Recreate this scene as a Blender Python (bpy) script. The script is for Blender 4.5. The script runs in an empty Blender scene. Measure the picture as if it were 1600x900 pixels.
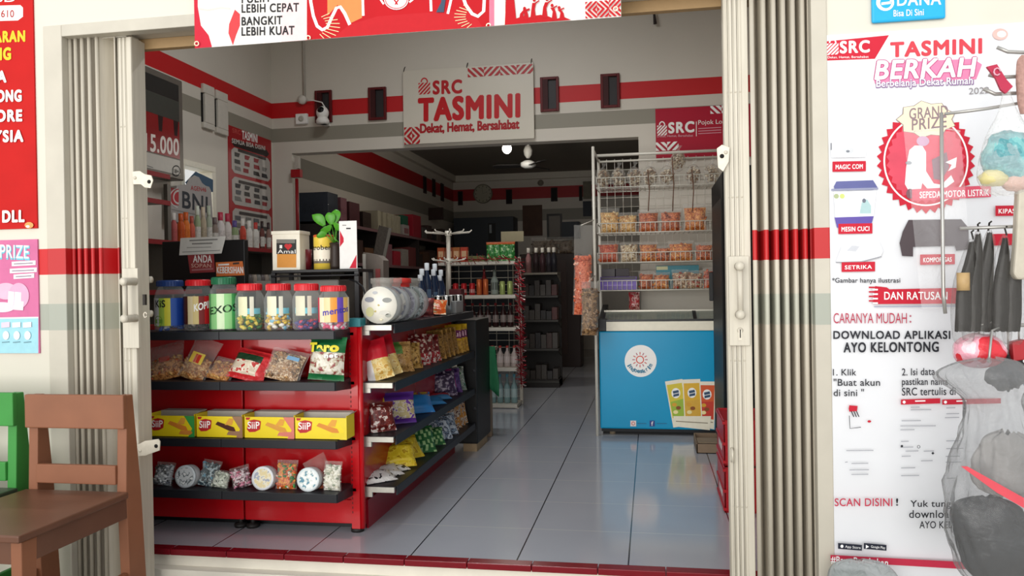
import bpy, bmesh, math, random
from mathutils import Vector, Matrix, noise
random.seed(11)
SC = bpy.context.scene
C = SC.collection
PI = math.pi
# ------------------------------------------------------------------ camera
F_PX = 1235.0                                   # focal length in pixels of the 1600 px wide frame
EYE = Vector((0, 0, 1.28))                      # camera stands at the origin; the shop floor is z = 0
dY = Vector((216, -10, F_PX)).normalized()      # where the shop's depth axis runs, seen by the camera
dX = Vector((7060, -112, -F_PX)); dX = (dX - dY * dX.dot(dY)).normalized()
dZ = dX.cross(dY)
AX_R = Vector((dX.x, dY.x, dZ.x)); AX_D = Vector((dX.y, dY.y, dZ.y)); AX_F = Vector((dX.z, dY.z, dZ.z))
cam_d = bpy.data.cameras.new('camera'); cam = bpy.data.objects.new('camera', cam_d); C.objects.link(cam)
cam_d.sensor_width = 36.0; cam_d.lens = F_PX / 1600 * 36.0; cam_d.clip_start = .05; cam_d.clip_end = 200
mw = Matrix.Identity(4)
for i in range(3):
    mw[i][0] = AX_R[i]; mw[i][1] = -AX_D[i]; mw[i][2] = -AX_F[i]; mw[i][3] = EYE[i]
cam.matrix_world = mw
SC.camera = cam
# ------------------------------------------------------------------ light: shaded daylight from the street
SC.view_settings.view_transform = 'Standard'; SC.view_settings.look = 'None'
SC.view_settings.gamma = 1.0; SC.view_settings.use_curve_mapping = False
SC.view_settings.exposure = 0.0
W = bpy.data.worlds.new('sky'); SC.world = W; W.use_nodes = True
bg = W.node_tree.nodes['Background']; bg.inputs[0].default_value = (.97, .985, 1.0, 1); bg.inputs[1].default_value = 0.95
def sun(name, az, el, energy, angle, col):
    l = bpy.data.lights.new(name, 'SUN'); l.energy = energy; l.angle = math.radians(angle); l.color = col
    o = bpy.data.objects.new(name, l); C.objects.link(o)
    d = Vector((math.sin(math.radians(az)) * math.cos(math.radians(el)), -math.cos(math.radians(az)) * math.cos(math.radians(el)), math.sin(math.radians(el))))
    o.rotation_euler = d.to_track_quat('Z', 'Y').to_euler(); o.location = (0, -3, 5)
    return o
def area(name, loc, rot, sx, sy, energy, col):
    l = bpy.data.lights.new(name, 'AREA'); l.shape = 'RECTANGLE'; l.size = sx; l.size_y = sy; l.energy = energy; l.color = col
    o = bpy.data.objects.new(name, l); C.objects.link(o); o.location = loc; o.rotation_euler = rot; return o
area('street_bounce_fill', (0, -9.5, -.05), (PI, 0, 0), 24, 15, 1500, (1, .97, .92))            # unseen area lamp added as ground bounce, lifts the upper inner walls
sun('street_daylight', -13, 5, 2.3, 46, (1, .975, .93))     # the bright street and low sky facing the shop

def at(px, py, Y=None, X=None, Z=None):
    """a point of the place: the line of sight through a pixel, met with a plane"""
    r = AX_R * (px - 800) + AX_D * (py - 450) + AX_F * F_PX
    if Y is not None: t = (Y - EYE.y) / r.y
    elif X is not None: t = (X - EYE.x) / r.x
    else: t = (Z - EYE.z) / r.z
    return EYE + r * t
# ------------------------------------------------------------------ materials
def lin(h):
    h = h.lstrip('#'); c = [int(h[i:i + 2], 16) / 255 for i in (0, 2, 4)]
    return [((x + .055) / 1.055) ** 2.4 if x > .04045 else x / 12.92 for x in c] + [1]
_m = {}
def nd(nt, t, **k):
    n = nt.nodes.new(t)
    for a, b in k.items(): setattr(n, a, b)
    return n
def mat(hexc, rough=.5, metal=0., var=.06, scale=30., bump=0., coat=0., spec=.35):
    key = (hexc, rough, metal, var, scale, bump, coat, spec)
    if key in _m: return _m[key]
    m = bpy.data.materials.new('surface_' + hexc.lstrip('#')); m.use_nodes = True; nt = m.node_tree
    b = nt.nodes['Principled BSDF']; c = lin(hexc)
    b.inputs['Base Color'].default_value = c
    b.inputs['Roughness'].default_value = rough; b.inputs['Metallic'].default_value = metal
    b.inputs['Coat Weight'].default_value = coat; b.inputs['Specular IOR Level'].default_value = spec
    if var or bump:
        g = nd(nt, 'ShaderNodeNewGeometry'); n = nd(nt, 'ShaderNodeTexNoise'); n.inputs['Scale'].default_value = scale; n.inputs['Detail'].default_value = 3
        nt.links.new(g.outputs['Position'], n.inputs['Vector'])
        if var:
            mx = nd(nt, 'ShaderNodeMix', data_type='RGBA')
            mx.inputs[6].default_value = [max(0, x * (1 - var * 1.6)) for x in c[:3]] + [1]
            mx.inputs[7].default_value = [min(1, x * (1 + var)) for x in c[:3]] + [1]
            nt.links.new(n.outputs['Fac'], mx.inputs[0]); nt.links.new(mx.outputs[2], b.inputs['Base Color'])
        if bump:
            bp = nd(nt, 'ShaderNodeBump'); bp.inputs['Strength'].default_value = bump; bp.inputs['Distance'].default_value = .01
            nt.links.new(n.outputs['Fac'], bp.inputs['Height']); nt.links.new(bp.outputs[0], b.inputs['Normal'])
    _m[key] = m
    return m
def clear(hexc='ffffff', see=.8, rough=.12, bump=.0, scale=40.):
    """thin clear plastic or glass: most light passes, some is mirrored"""
    key = ('clear', hexc, see, rough, bump, scale)
    if key in _m: return _m[key]
    m = bpy.data.materials.new('clear_' + hexc); m.use_nodes = True; nt = m.node_tree; nt.nodes.clear()
    o = nd(nt, 'ShaderNodeOutputMaterial'); t = nd(nt, 'ShaderNodeBsdfTransparent'); g = nd(nt, 'ShaderNodeBsdfPrincipled'); mx = nd(nt, 'ShaderNodeMixShader')
    g.inputs['Base Color'].default_value = lin(hexc); g.inputs['Roughness'].default_value = rough
    lw = nd(nt, 'ShaderNodeLayerWeight'); lw.inputs['Blend'].default_value = .25
    mr = nd(nt, 'ShaderNodeMapRange'); mr.inputs[3].default_value = 1 - see; mr.inputs[4].default_value = min(1, 1 - see + .38)
    nt.links.new(lw.outputs['Facing'], mr.inputs[0]); nt.links.new(mr.outputs[0], mx.inputs[0])
    nt.links.new(t.outputs[0], mx.inputs[1]); nt.links.new(g.outputs[0], mx.inputs[2]); nt.links.new(mx.outputs[0], o.inputs[0])
    if bump:
        ge = nd(nt, 'ShaderNodeNewGeometry'); n = nd(nt, 'ShaderNodeTexNoise'); n.inputs['Scale'].default_value = scale; n.inputs['Detail'].default_value = 4; n.inputs['Distortion'].default_value = 1.5
        bp = nd(nt, 'ShaderNodeBump'); bp.inputs['Strength'].default_value = bump; bp.inputs['Distance'].default_value = .02
        nt.links.new(ge.outputs['Position'], n.inputs['Vector']); nt.links.new(n.outputs['Fac'], bp.inputs['Height'])
        nt.links.new(bp.outputs[0], g.inputs['Normal']); nt.links.new(bp.outputs[0], lw.inputs['Normal'])
    _m[key] = m
    return m
def printed(c1, c2, c3=None, scale=60., rough=.3, bump=.25):
    """crumpled printed foil: blotches of two or three inks"""
    key = ('printed', c1, c2, c3, scale, rough, bump)
    if key in _m: return _m[key]
    m = bpy.data.materials.new('printed_foil'); m.use_nodes = True; nt = m.node_tree; b = nt.nodes['Principled BSDF']
    tc = nd(nt, 'ShaderNodeNewGeometry'); v = nd(nt, 'ShaderNodeTexNoise'); v.inputs['Scale'].default_value = scale; v.inputs['Detail'].default_value = 2.5
    nt.links.new(tc.outputs['Position'], v.inputs['Vector'])
    r = nd(nt, 'ShaderNodeValToRGB'); e = r.color_ramp.elements; r.color_ramp.interpolation = 'CONSTANT' if scale < 90 else 'LINEAR'
    e[0].position = 0; e[0].color = lin(c1); e[1].position = .5; e[1].color = lin(c2)
    if c3: n = e.new(.58); n.color = lin(c3)
    nt.links.new(v.outputs['Fac'], r.inputs[0]); nt.links.new(r.outputs[0], b.inputs['Base Color'])
    b.inputs['Roughness'].default_value = rough
    if bump:
        n2 = nd(nt, 'ShaderNodeTexNoise'); n2.inputs['Scale'].default_value = 45; nt.links.new(tc.outputs['Position'], n2.inputs['Vector'])
        bp = nd(nt, 'ShaderNodeBump'); bp.inputs['Strength'].default_value = bump; bp.inputs['Distance'].default_value = .02
        nt.links.new(n2.outputs['Fac'], bp.inputs['Height']); nt.links.new(bp.outputs[0], b.inputs['Normal'])
    _m[key] = m
    return m
def glow(hexc, s):
    m = bpy.data.materials.new('lamp_glow'); m.use_nodes = True; b = m.node_tree.nodes['Principled BSDF']
    b.inputs['Base Color'].default_value = lin(hexc); b.inputs['Emission Color'].default_value = lin(hexc); b.inputs['Emission Strength'].default_value = s
    return m
def banded(base, bands, rough=.6, dirt=.05, scale=3., bump=.05, streak=False):
    """painted wall: base colour with painted stripes at given heights [(z0, z1, hex)] in metres"""
    m = bpy.data.materials.new('painted_wall'); m.use_nodes = True; nt = m.node_tree; b = nt.nodes['Principled BSDF']
    g = nd(nt, 'ShaderNodeNewGeometry'); s = nd(nt, 'ShaderNodeSeparateXYZ'); nt.links.new(g.outputs['Position'], s.inputs[0])
    n = nd(nt, 'ShaderNodeTexNoise'); n.inputs['Scale'].default_value = scale; n.inputs['Detail'].default_value = 6
    if streak:
        mp = nd(nt, 'ShaderNodeMapping'); mp.inputs['Scale'].default_value = (14, 14, .8); nt.links.new(g.outputs['Position'], mp.inputs[0]); nt.links.new(mp.outputs[0], n.inputs['Vector'])
    else: nt.links.new(g.outputs['Position'], n.inputs['Vector'])
    c = lin(base); mx = nd(nt, 'ShaderNodeMix', data_type='RGBA')
    mx.inputs[6].default_value = [x * (1 - dirt * 2) for x in c[:3]] + [1]; mx.inputs[7].default_value = c
    nt.links.new(n.outputs['Fac'], mx.inputs[0]); cur = mx.outputs[2]
    for z0, z1, h in bands:
        a = nd(nt, 'ShaderNodeMath', operation='GREATER_THAN'); a.inputs[1].default_value = z0
        d = nd(nt, 'ShaderNodeMath', operation='LESS_THAN'); d.inputs[1].default_value = z1
        k = nd(nt, 'ShaderNodeMath', operation='MULTIPLY')
        nt.links.new(s.outputs[2], a.inputs[0]); nt.links.new(s.outputs[2], d.inputs[0]); nt.links.new(a.outputs[0], k.inputs[0]); nt.links.new(d.outputs[0], k.inputs[1])
        x = nd(nt, 'ShaderNodeMix', data_type='RGBA'); x.inputs[7].default_value = lin(h)
        nt.links.new(k.outputs[0], x.inputs[0]); nt.links.new(cur, x.inputs[6]); cur = x.outputs[2]
    nt.links.new(cur, b.inputs['Base Color']); b.inputs['Roughness'].default_value = rough
    bp = nd(nt, 'ShaderNodeBump'); bp.inputs['Strength'].default_value = bump; n2 = nd(nt, 'ShaderNodeTexNoise'); n2.inputs['Scale'].default_value = 90
    nt.links.new(g.outputs['Position'], n2.inputs['Vector']); nt.links.new(n2.outputs['Fac'], bp.inputs['Height']); nt.links.new(bp.outputs[0], b.inputs['Normal'])
    return m
# ------------------------------------------------------------------ mesh building
class MB:
    def __init__(s): s.v = []; s.f = []; s.mi = []; s.sm = []; s.mats = []
    def _m(s, m):
        if m not in s.mats: s.mats.append(m)
        return s.mats.index(m)
    def add(s, vs, fs, m, smooth=False):
        o = len(s.v); s.v += [tuple(v) for v in vs]; k = s._m(m) if m else 0
        for f in fs: s.f.append([i + o for i in f]); s.mi.append(k); s.sm.append(smooth)
        return s
    def box(s, a, b, m, M=None):
        x0, y0, z0 = [min(a[i], b[i]) for i in range(3)]; x1, y1, z1 = [max(a[i], b[i]) for i in range(3)]
        vs = [(x0, y0, z0), (x1, y0, z0), (x1, y1, z0), (x0, y1, z0), (x0, y0, z1), (x1, y0, z1), (x1, y1, z1), (x0, y1, z1)]
        if M is not None: vs = [M @ Vector(v) for v in vs]
        return s.add(vs, [(0, 3, 2, 1), (4, 5, 6, 7), (0, 1, 5, 4), (1, 2, 6, 5), (2, 3, 7, 6), (3, 0, 4, 7)], m)
    def bar(s, p, q, w, h, m):
        """rectangular bar between two points"""
        p = Vector(p); q = Vector(q); d = (q - p); L = d.length; M = Matrix.Translation(p) @ d.to_track_quat('Z', 'Y').to_matrix().to_4x4()
        return s.box((-w / 2, -h / 2, 0), (w / 2, h / 2, L), m, M)
    def prism(s, pts, n, m):
        """closed outline (3-D points) pushed along n"""
        n = Vector(n); k = len(pts); vs = [Vector(p) for p in pts] + [Vector(p) + n for p in pts]
        fs = [tuple(range(k)), tuple(range(2 * k - 1, k - 1, -1))] + [(i, k + i, k + (i + 1) % k, (i + 1) % k) for i in range(k)]
        return s.add(vs, fs, m)
    def tube(s, pts, r, m, seg=8, closed=False, caps=True):
        pts = [Vector(p) for p in pts]; n = len(pts); vs = []; rs = r if isinstance(r, (list, tuple)) else [r] * n
        up = None
        for i, p in enumerate(pts):
            a = pts[(i - 1) % n] if (i or closed) else p; b = pts[(i + 1) % n] if (i < n - 1 or closed) else p
            d = (b - a).normalized()
            if up is None: up = Vector((0, 0, 1)) if abs(d.z) < .9 else Vector((1, 0, 0))
            x = d.cross(up).normalized(); y = x.cross(d).normalized(); up = y
            for k in range(seg): t = 2 * PI * k / seg; vs.append(p + (x * math.cos(t) + y * math.sin(t)) * rs[i])
        fs = []
        for i in range(n if closed else n - 1):
            j = (i + 1) % n
            for k in range(seg): fs.append((i * seg + k, i * seg + (k + 1) % seg, j * seg + (k + 1) % seg, j * seg + k))
        if caps and not closed: fs += [tuple(range(seg))[::-1], tuple(range((n - 1) * seg, n * seg))]
        return s.add(vs, fs, m, True)
    def lathe(s, prof, m, o=(0, 0, 0), seg=20, M=None, a0=0, a1=2 * PI, smooth=True):
        full = abs(a1 - a0 - 2 * PI) < 1e-6; k = seg if full else seg + 1; vs = []; fs = []
        for r, z in prof:
            for i in range(k):
                t = a0 + (a1 - a0) * i / seg; vs.append(Vector((r * math.cos(t), r * math.sin(t), z)))
        for j in range(len(prof) - 1):
            for i in range(seg): i2 = (i + 1) % k; fs.append((j * k + i, j * k + i2, (j + 1) * k + i2, (j + 1) * k + i))
        o = Vector(o); vs = [(M @ v if M is not None else v + o) for v in vs]
        return s.add(vs, fs, m, smooth)
    def ball(s, c, r, m, nu=10, nv=7, M=None, jig=0.):
        rx, ry, rz = r if isinstance(r, (tuple, list)) else (r, r, r); vs = []; fs = []; c = Vector(c)
        for j in range(nv + 1):
            ph = PI * j / nv
            for i in range(nu):
                t = 2 * PI * i / nu; k = 1 + (random.uniform(-jig, jig) if jig else 0)
                v = Vector((rx * math.sin(ph) * math.cos(t) * k, ry * math.sin(ph) * math.sin(t) * k, rz * math.cos(ph) * k))
                vs.append(c + (M @ v if M is not None else v))
        for j in range(nv):
            for i in range(nu): fs.append((j * nu + i, (j + 1) * nu + i, (j + 1) * nu + (i + 1) % nu, j * nu + (i + 1) % nu))
        return s.add(vs, fs, m, True)
    def build(s, name, parent=None, loc=None, bevel=0, seg=2):
        me = bpy.data.meshes.new(name)
        if parent is not None: o0 = BASE[parent.name]
        elif loc is not None: o0 = Vector(loc)
        else: o0 = Vector((0, 0, 0))
        me.from_pydata([Vector(v) - o0 for v in s.v], [], s.f); me.update()
        for m in s.mats: me.materials.append(m)
        me.polygons.foreach_set('material_index', s.mi); me.polygons.foreach_set('use_smooth', s.sm)
        o = bpy.data.objects.new(name, me); C.objects.link(o)
        if parent is not None: o.parent = parent
        else: o.location = o0
        BASE[o.name] = o0
        if bevel:
            b = o.modifiers.new('edge', 'BEVEL'); b.width = bevel; b.segments = seg; b.limit_method = 'ANGLE'; b.angle_limit = .6
        return o
BASE = {}
def tag(o, label=None, cat=None, group=None, kind=None):
    if label: o['label'] = label
    if cat: o['category'] = cat
    if group: o['group'] = group
    if kind: o['kind'] = kind
    return o
def thing(name, label, cat, loc, group=None):
    o = bpy.data.objects.new(name, None); C.objects.link(o); o.location = loc; o.empty_display_size = .05
    BASE[o.name] = Vector(loc)
    return tag(o, label, cat, group)
def struct(name, mb, label=None, **k): return tag(mb.build(name, **k), label, None, None, 'structure')
# ------------------------------------------------------------------ lettering and printed panels
_t = {}
def text_geo(s, bold, off=True):
    key = (s, bold, off)
    if key not in _t:
        cu = bpy.data.curves.new('t', 'FONT'); cu.body = s; cu.size = 1; cu.offset = bold if off else 0; cu.space_character = 1 + bold * 2.2; cu.fill_mode = 'FRONT'; cu.resolution_u = 4
        o = bpy.data.objects.new('t', cu); me = o.to_mesh()
        vs = [v.co.copy() for v in me.vertices]; fs = [tuple(p.vertices) for p in me.polygons]
        o.to_mesh_clear(); bpy.data.objects.remove(o); bpy.data.curves.remove(cu)
        if not vs: vs = [Vector((0, 0, 0))]
        x0 = min(v.x for v in vs); x1 = max(v.x for v in vs); y0 = min(v.y for v in vs); y1 = max(v.y for v in vs)
        _t[key] = (vs, fs, x0, x1, y0, y1)
    return _t[key]
def clip(poly, rect):
    x0, y0, x1, y1 = rect
    for ax, lim, sg in ((0, x0, 1), (0, x1, -1), (1, y0, 1), (1, y1, -1)):
        out = []
        for i in range(len(poly)):
            p, q = poly[i - 1], poly[i]; dp = (p[ax] - lim) * sg; dq = (q[ax] - lim) * sg
            if (dp < 0) != (dq < 0):
                t = dp / (dp - dq); out.append((p[0] + (q[0] - p[0]) * t, p[1] + (q[1] - p[1]) * t))
            if dq >= 0: out.append(q)
        poly = out
        if not poly: return []
    return poly
OWN = {'prize_label', 'price_tag', 'slogan_strip', 'pack_picture', 'form_header', 'eyelet'}
class Panel:
    """a flat printed panel: base board plus ink layers that follow pixels met with its own plane"""
    def __init__(s, name, label, cat, O, U, V, w, h, m, thick=.006, group=None, base='board', parent=None, bevel=0):
        s.O = Vector(O); s.U = Vector(U).normalized(); s.V = Vector(V).normalized(); s.N = s.U.cross(s.V); s.w = w; s.h = h
        s.root = parent if parent is not None else thing(name, label, cat, s.O, group); s.k = 0; s.n = 0; s.parts = {}
        if m is not None:
            b = MB(); b.prism([s.P(0, 0, -thick), s.P(w, 0, -thick), s.P(w, h, -thick), s.P(0, h, -thick)], s.N * thick, m); s.board = b.build(base, s.root, bevel=bevel)
    def P(s, u, v, d=0): return s.O + s.U * u + s.V * v + s.N * d
    def uv(s, px, py):
        r = AX_R * (px - 800) + AX_D * (py - 450) + AX_F * F_PX
        t = (s.O - EYE).dot(s.N) / r.dot(s.N); q = EYE + r * t - s.O
        return q.dot(s.U), q.dot(s.V)
    def px(s, pts): return [s.uv(*p) for p in pts]
    def _b(s, part, own=False):
        if own or part in OWN: s.n += 1; return s.parts.setdefault((part, s.n), MB())
        return s.parts.setdefault((part, 0), MB())
    def up(s): s.k += 1; return .0004 + s.k * .00012
    def poly(s, part, uv, m, d=None, cl=True):
        if cl: uv = clip(list(uv), (0, 0, s.w, s.h))
        if len(uv) < 3: return
        d = d or s.up()
        a = sum(uv[i - 1][0] * uv[i][1] - uv[i][0] * uv[i - 1][1] for i in range(len(uv)))
        if a < 0: uv = uv[::-1]
        s._b(part).add([s.P(u, v, d) for u, v in uv], [tuple(range(len(uv)))], m)
    def rect(s, part, x0, y0, x1, y1, m, d=None):
        """pixel rectangle"""
        s.poly(part, s.px([(x0, y1), (x1, y1), (x1, y0), (x0, y0)]), m, d)
    def quad(s, part, pts, m, d=None): s.poly(part, s.px(pts), m, d)
    def ell(s, part, cx, cy, rx, ry, m, d=None, n=28, a0=0, a1=2 * PI):
        s.poly(part, s.px([(cx + rx * math.cos(a0 + (a1 - a0) * i / n), cy + ry * math.sin(a0 + (a1 - a0) * i / n)) for i in range(n)]), m, d)
    def ring(s, part, cx, cy, rx, ry, t, m, n=28, a0=0, a1=2 * PI):
        s.line(part, [(cx + rx * math.cos(a0 + (a1 - a0) * i / n), cy + ry * math.sin(a0 + (a1 - a0) * i / n)) for i in range(n + 1)], t, m)
    def line(s, part, pts, wpx, m, d=None):
        """stroke through pixel points, width in pixels"""
        d = d or s.up(); q = s.px(pts); x = s.uv(*pts[0]); y = s.uv(pts[0][0], pts[0][1] + 10); w = wpx / 20 * math.hypot(x[0] - y[0], x[1] - y[1])
        L = []; R = []
        for i in range(len(q)):
            a = q[max(0, i - 1)]; b = q[min(len(q) - 1, i + 1)]; dx, dy = b[0] - a[0], b[1] - a[1]; l = math.hypot(dx, dy) or 1
            L.append((q[i][0] - dy / l * w, q[i][1] + dx / l * w)); R.append((q[i][0] + dy / l * w, q[i][1] - dx / l * w))
        for i in range(len(q) - 1): s.poly(part, [L[i], R[i], R[i + 1], L[i + 1]], m, d)   # one stroke
    def text(s, txt, x0, y0, x1, y1, m, bold=.0, part='lettering', slant=0., tilt=0., fat=0.):
        """fits the ink of txt into the pixel box; tilt = px the right end rises"""
        vs, fs, a0, a1, b0, b1 = text_geo(txt, bold, False); d = s.up(); fat += max(0, bold) * (y1 - y0) * .75; nf = 1 if fat < .08 else 5 if fat < .7 else 9
        BL = s.uv(x0, y1); BR = s.uv(x1, y1 - tilt); TL = s.uv(x0, y0); o = []
        eu = (BR[0] - BL[0], BR[1] - BL[1]); ev = (TL[0] - BL[0], TL[1] - BL[1])
        for v in vs:
            u = (v.x - a0) / max(1e-6, a1 - a0); w = (v.y - b0) / max(1e-6, b1 - b0)
            o.append((BL[0] + eu[0] * u + ev[0] * w + slant * w * ev[1], BL[1] + eu[1] * u + ev[1] * w))
        B = s._b(part, True); q = s.uv(x0 + 1, y0); px_ = abs(q[0] - TL[0])
        for k in range(nf):
            t = (k + .5) * 2 * PI / max(1, nf - 1); du = (fat * px_ * math.cos(t), fat * px_ * math.sin(t)) if k else (0, 0)
            B.add([s.P(a + du[0], b + du[1], d + k * .00006) for a, b in o], fs, m)
        if nf > 1: s.k += nf // 2 + 1
    def weave(s, part, x0, y0, x1, y1, m, n=3, rows=1, k=4):
        """woven blocks of slanted stripes inside a pixel box"""
        d = s.up(); (u0, v0), (u1, v1) = s.uv(x0, y1), s.uv(x1, y0); cw = (u1 - u0) / n; ch = (v1 - v0) / rows
        for r in range(rows):
            for c in range(n):
                R = (u0 + c * cw, v0 + r * ch, u0 + (c + 1) * cw, v0 + (r + 1) * ch); sg = 1 if (c + r) % 2 else -1
                step = (cw + ch) / k
                for i in range(-1, k + 1):
                    a = R[0] + (i * step if sg > 0 else i * step) - (ch if sg > 0 else 0)
                    q = [(a, R[1]), (a + step * .55, R[1]), (a + step * .55 + ch * sg, R[3]), (a + ch * sg, R[3])] if sg > 0 else \
                        [(a, R[1]), (a + step * .55, R[1]), (a + step * .55 - ch, R[3]), (a - ch, R[3])]
                    p = clip(q, R); s.poly(part, p, m, d) if len(p) > 2 else None
    def bag_mark(s, part, x0, y0, x1, y1, m):
        """shopping-bag mark of slanted stripes with a round handle"""
        h = y1 - y0; d = s.up(); yb = y0 + h * .25; (u0, v0), (u1, v1) = s.uv(x0, y1), s.uv(x1, yb); R = (u0, v0, u1, v1); ch = v1 - v0
        step = (u1 - u0 + ch) / 6
        for i in range(7):
            a = u0 - ch + i * step; p = clip([(a, v0), (a + step * .6, v0), (a + step * .6 + ch, v1), (a + ch, v1)], R)
            if len(p) > 2: s.poly(part, p, m, d)
        s.ring(part, (x0 + x1) / 2, yb, (x1 - x0) * .27, h * .24, h * .08, m, 10, PI, 2 * PI)
    def done(s):
        for k, b in s.parts.items(): b.build(k[0], s.root)
        return s.root
RED = mat('c8161e', .4); WHITE = mat('f2f0ea', .5); BLACK = mat('121214', .45); INK = mat('16161a', .6, var=0); PRED = mat('c41a22', .5, var=.02); PWHITE = mat('f4f2ee', .5, var=.02)
# ================================================================== THE SETTING
FY = 3.30                                         # street face of the front wall
GR = -.13                                         # porch floor
XL, XR = -3.81, 1.12                              # side walls
YB, YF = 7.6, 15.2                                # partition with the wide opening, far wall
cream = 'd6d1c3'
wall_ext = banded(cream, [(1.36, 1.482, 'c61a1e'), (1.098, 1.222, 'a3a79b')], .6, .03, 2.)
wall_in = banded('d6cfc2', [(3.02, 3.178, 'c00d14'), (2.775, 2.915, '8f8a7c')], .55, .05, 2.)
wall_back = banded('d3ccc0', [(2.93, 3.155, 'a80c14'), (2.50, 2.72, '8b877c')], .55, .05, 2.)
x_l = at(107, 300, Y=FY).x; x_r = at(1270, 300, Y=FY).x; z_t = at(303, 42, Y=FY).z
b = MB(); b.box((-4.6, FY, GR - .05), (x_l - .11, FY + .2, 4.6), wall_ext); struct('wall_front', b)
b = MB(); b.box((x_r + .06, FY, GR - .05), (3.2, FY + .2, 4.6), wall_ext); struct('wall_front_right', b)
b = MB(); b.box((x_l - .11, FY, z_t + .055), (x_r + .06, FY + .2, 4.6), wall_ext); struct('wall_front_top', b)
trimm = banded('cbc5b6', [(1.36, 1.482, 'b8161a'), (1.098, 1.222, 'a3a79b')], .5, .12, 6.)
trimp = banded('cbc5b6', [], .5, .16, 8.)
b = MB(); b.box((x_l - .11, FY - .012, GR), (x_l - .012, FY + .19, z_t + .055), trimm); struct('trim_1', b, bevel=.004)
b = MB(); b.box((x_r, FY - .012, GR), (x_r + .06, FY + .19, z_t + .055), trimm); struct('trim_2', b, bevel=.004)
b = MB(); b.box((x_l - .012, FY - .012, z_t), (x_r, FY + .045, z_t + .055), trimp); b.box((x_l - .012, FY + .045, z_t + .015), (x_r, FY + .2, z_t + .055), trimp)
b.box((x_l - .012, FY + .15, z_t - .035), (x_r, FY + .19, z_t + .015), mat('a88a62', .6)); struct('trim_3', b, bevel=.003)
# the left jamb's dark joint between frame and gate
b = MB(); b.box((x_l - .012, FY + .03, GR), (x_l - .004, FY + .19, z_t), mat('5a1c18', .7)); struct('trim_4', b)
# porch floor, raised shop floor with its dark red tile nosing
conc = mat('a39d92', .7, var=.12, scale=6, bump=.1)
b = MB(); b.box((-9, -1.9, GR - .1), (9, FY + .2, GR), conc); struct('floor_porch', b)
ft = bpy.data.materials.new('shop_floor_tiles'); ft.use_nodes = True; nt = ft.node_tree; pb = nt.nodes['Principled BSDF']
g = nd(nt, 'ShaderNodeNewGeometry'); sp = nd(nt, 'ShaderNodeSeparateXYZ'); nt.links.new(g.outputs['Position'], sp.inputs[0])
def lines(ax, off, per, w):
    a = nd(nt, 'ShaderNodeMath', operation='SUBTRACT'); a.inputs[1].default_value = off - 50 * per
    m_ = nd(nt, 'ShaderNodeMath', operation='MODULO'); m_.inputs[1].default_value = per
    c_ = nd(nt, 'ShaderNodeMath', operation='LESS_THAN'); c_.inputs[1].default_value = w
    nt.links.new(sp.outputs[ax], a.inputs[0]); nt.links.new(a.outputs[0], m_.inputs[0]); nt.links.new(m_.outputs[0], c_.inputs[0]); return c_
lx = lines(0, -.632, .511, .007); ly = lines(1, 4.07, .515, .006)
n = nd(nt, 'ShaderNodeTexNoise'); n.inputs['Scale'].default_value = 1.4; n.inputs['Detail'].default_value = 5; nt.links.new(g.outputs['Position'], n.inputs['Vector'])
m1 = nd(nt, 'ShaderNodeMix', data_type='RGBA'); m1.inputs[6].default_value = lin('a2a5ae'); m1.inputs[7].default_value = lin('b4b7be'); nt.links.new(n.outputs['Fac'], m1.inputs[0])
m2 = nd(nt, 'ShaderNodeMix', data_type='RGBA'); m2.inputs[7].default_value = lin('c5c3c0'); nt.links.new(ly.outputs[0], m2.inputs[0]); nt.links.new(m1.outputs[2], m2.inputs[6])
m3 = nd(nt, 'ShaderNodeMix', data_type='RGBA'); m3.inputs[7].default_value = lin('2b2d33'); nt.links.new(lx.outputs[0], m3.inputs[0]); nt.links.new(m2.outputs[2], m3.inputs[6])
nt.links.new(m3.outputs[2], pb.inputs['Base Color']); pb.inputs['Roughness'].default_value = .12
n9 = nd(nt, 'ShaderNodeTexNoise'); n9.inputs['Scale'].default_value = 3; bp = nd(nt, 'ShaderNodeBump'); bp.inputs['Strength'].default_value = .03
nt.links.new(g.outputs['Position'], n9.inputs['Vector']); nt.links.new(n9.outputs['Fac'], bp.inputs['Height']); nt.links.new(bp.outputs[0], pb.inputs['Normal'])
b = MB(); b.box((XL, 3.575, -.08), (XR, YF, 0), ft); struct('floor', b)
b = MB(); b.box((-4.4, 3.5, GR - .06), (XR + .2, 3.66, -.085), mat('e9e4d6', .7, var=.08, scale=9)); b.box((-4.4, 3.56, -.085), (XR + .2, 3.574, -.03), mat('e9e4d6', .7, var=.08, scale=9)); struct('trim_5', b)
b = MB()
for i in range(12):
    x0 = -2.95 + i * .3; b.box((x0, 3.535, -.028), (x0 + .297, 3.6, .0015), mat('7a1420', .25, var=.1))
struct('trim_6', b, bevel=.003)
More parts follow.
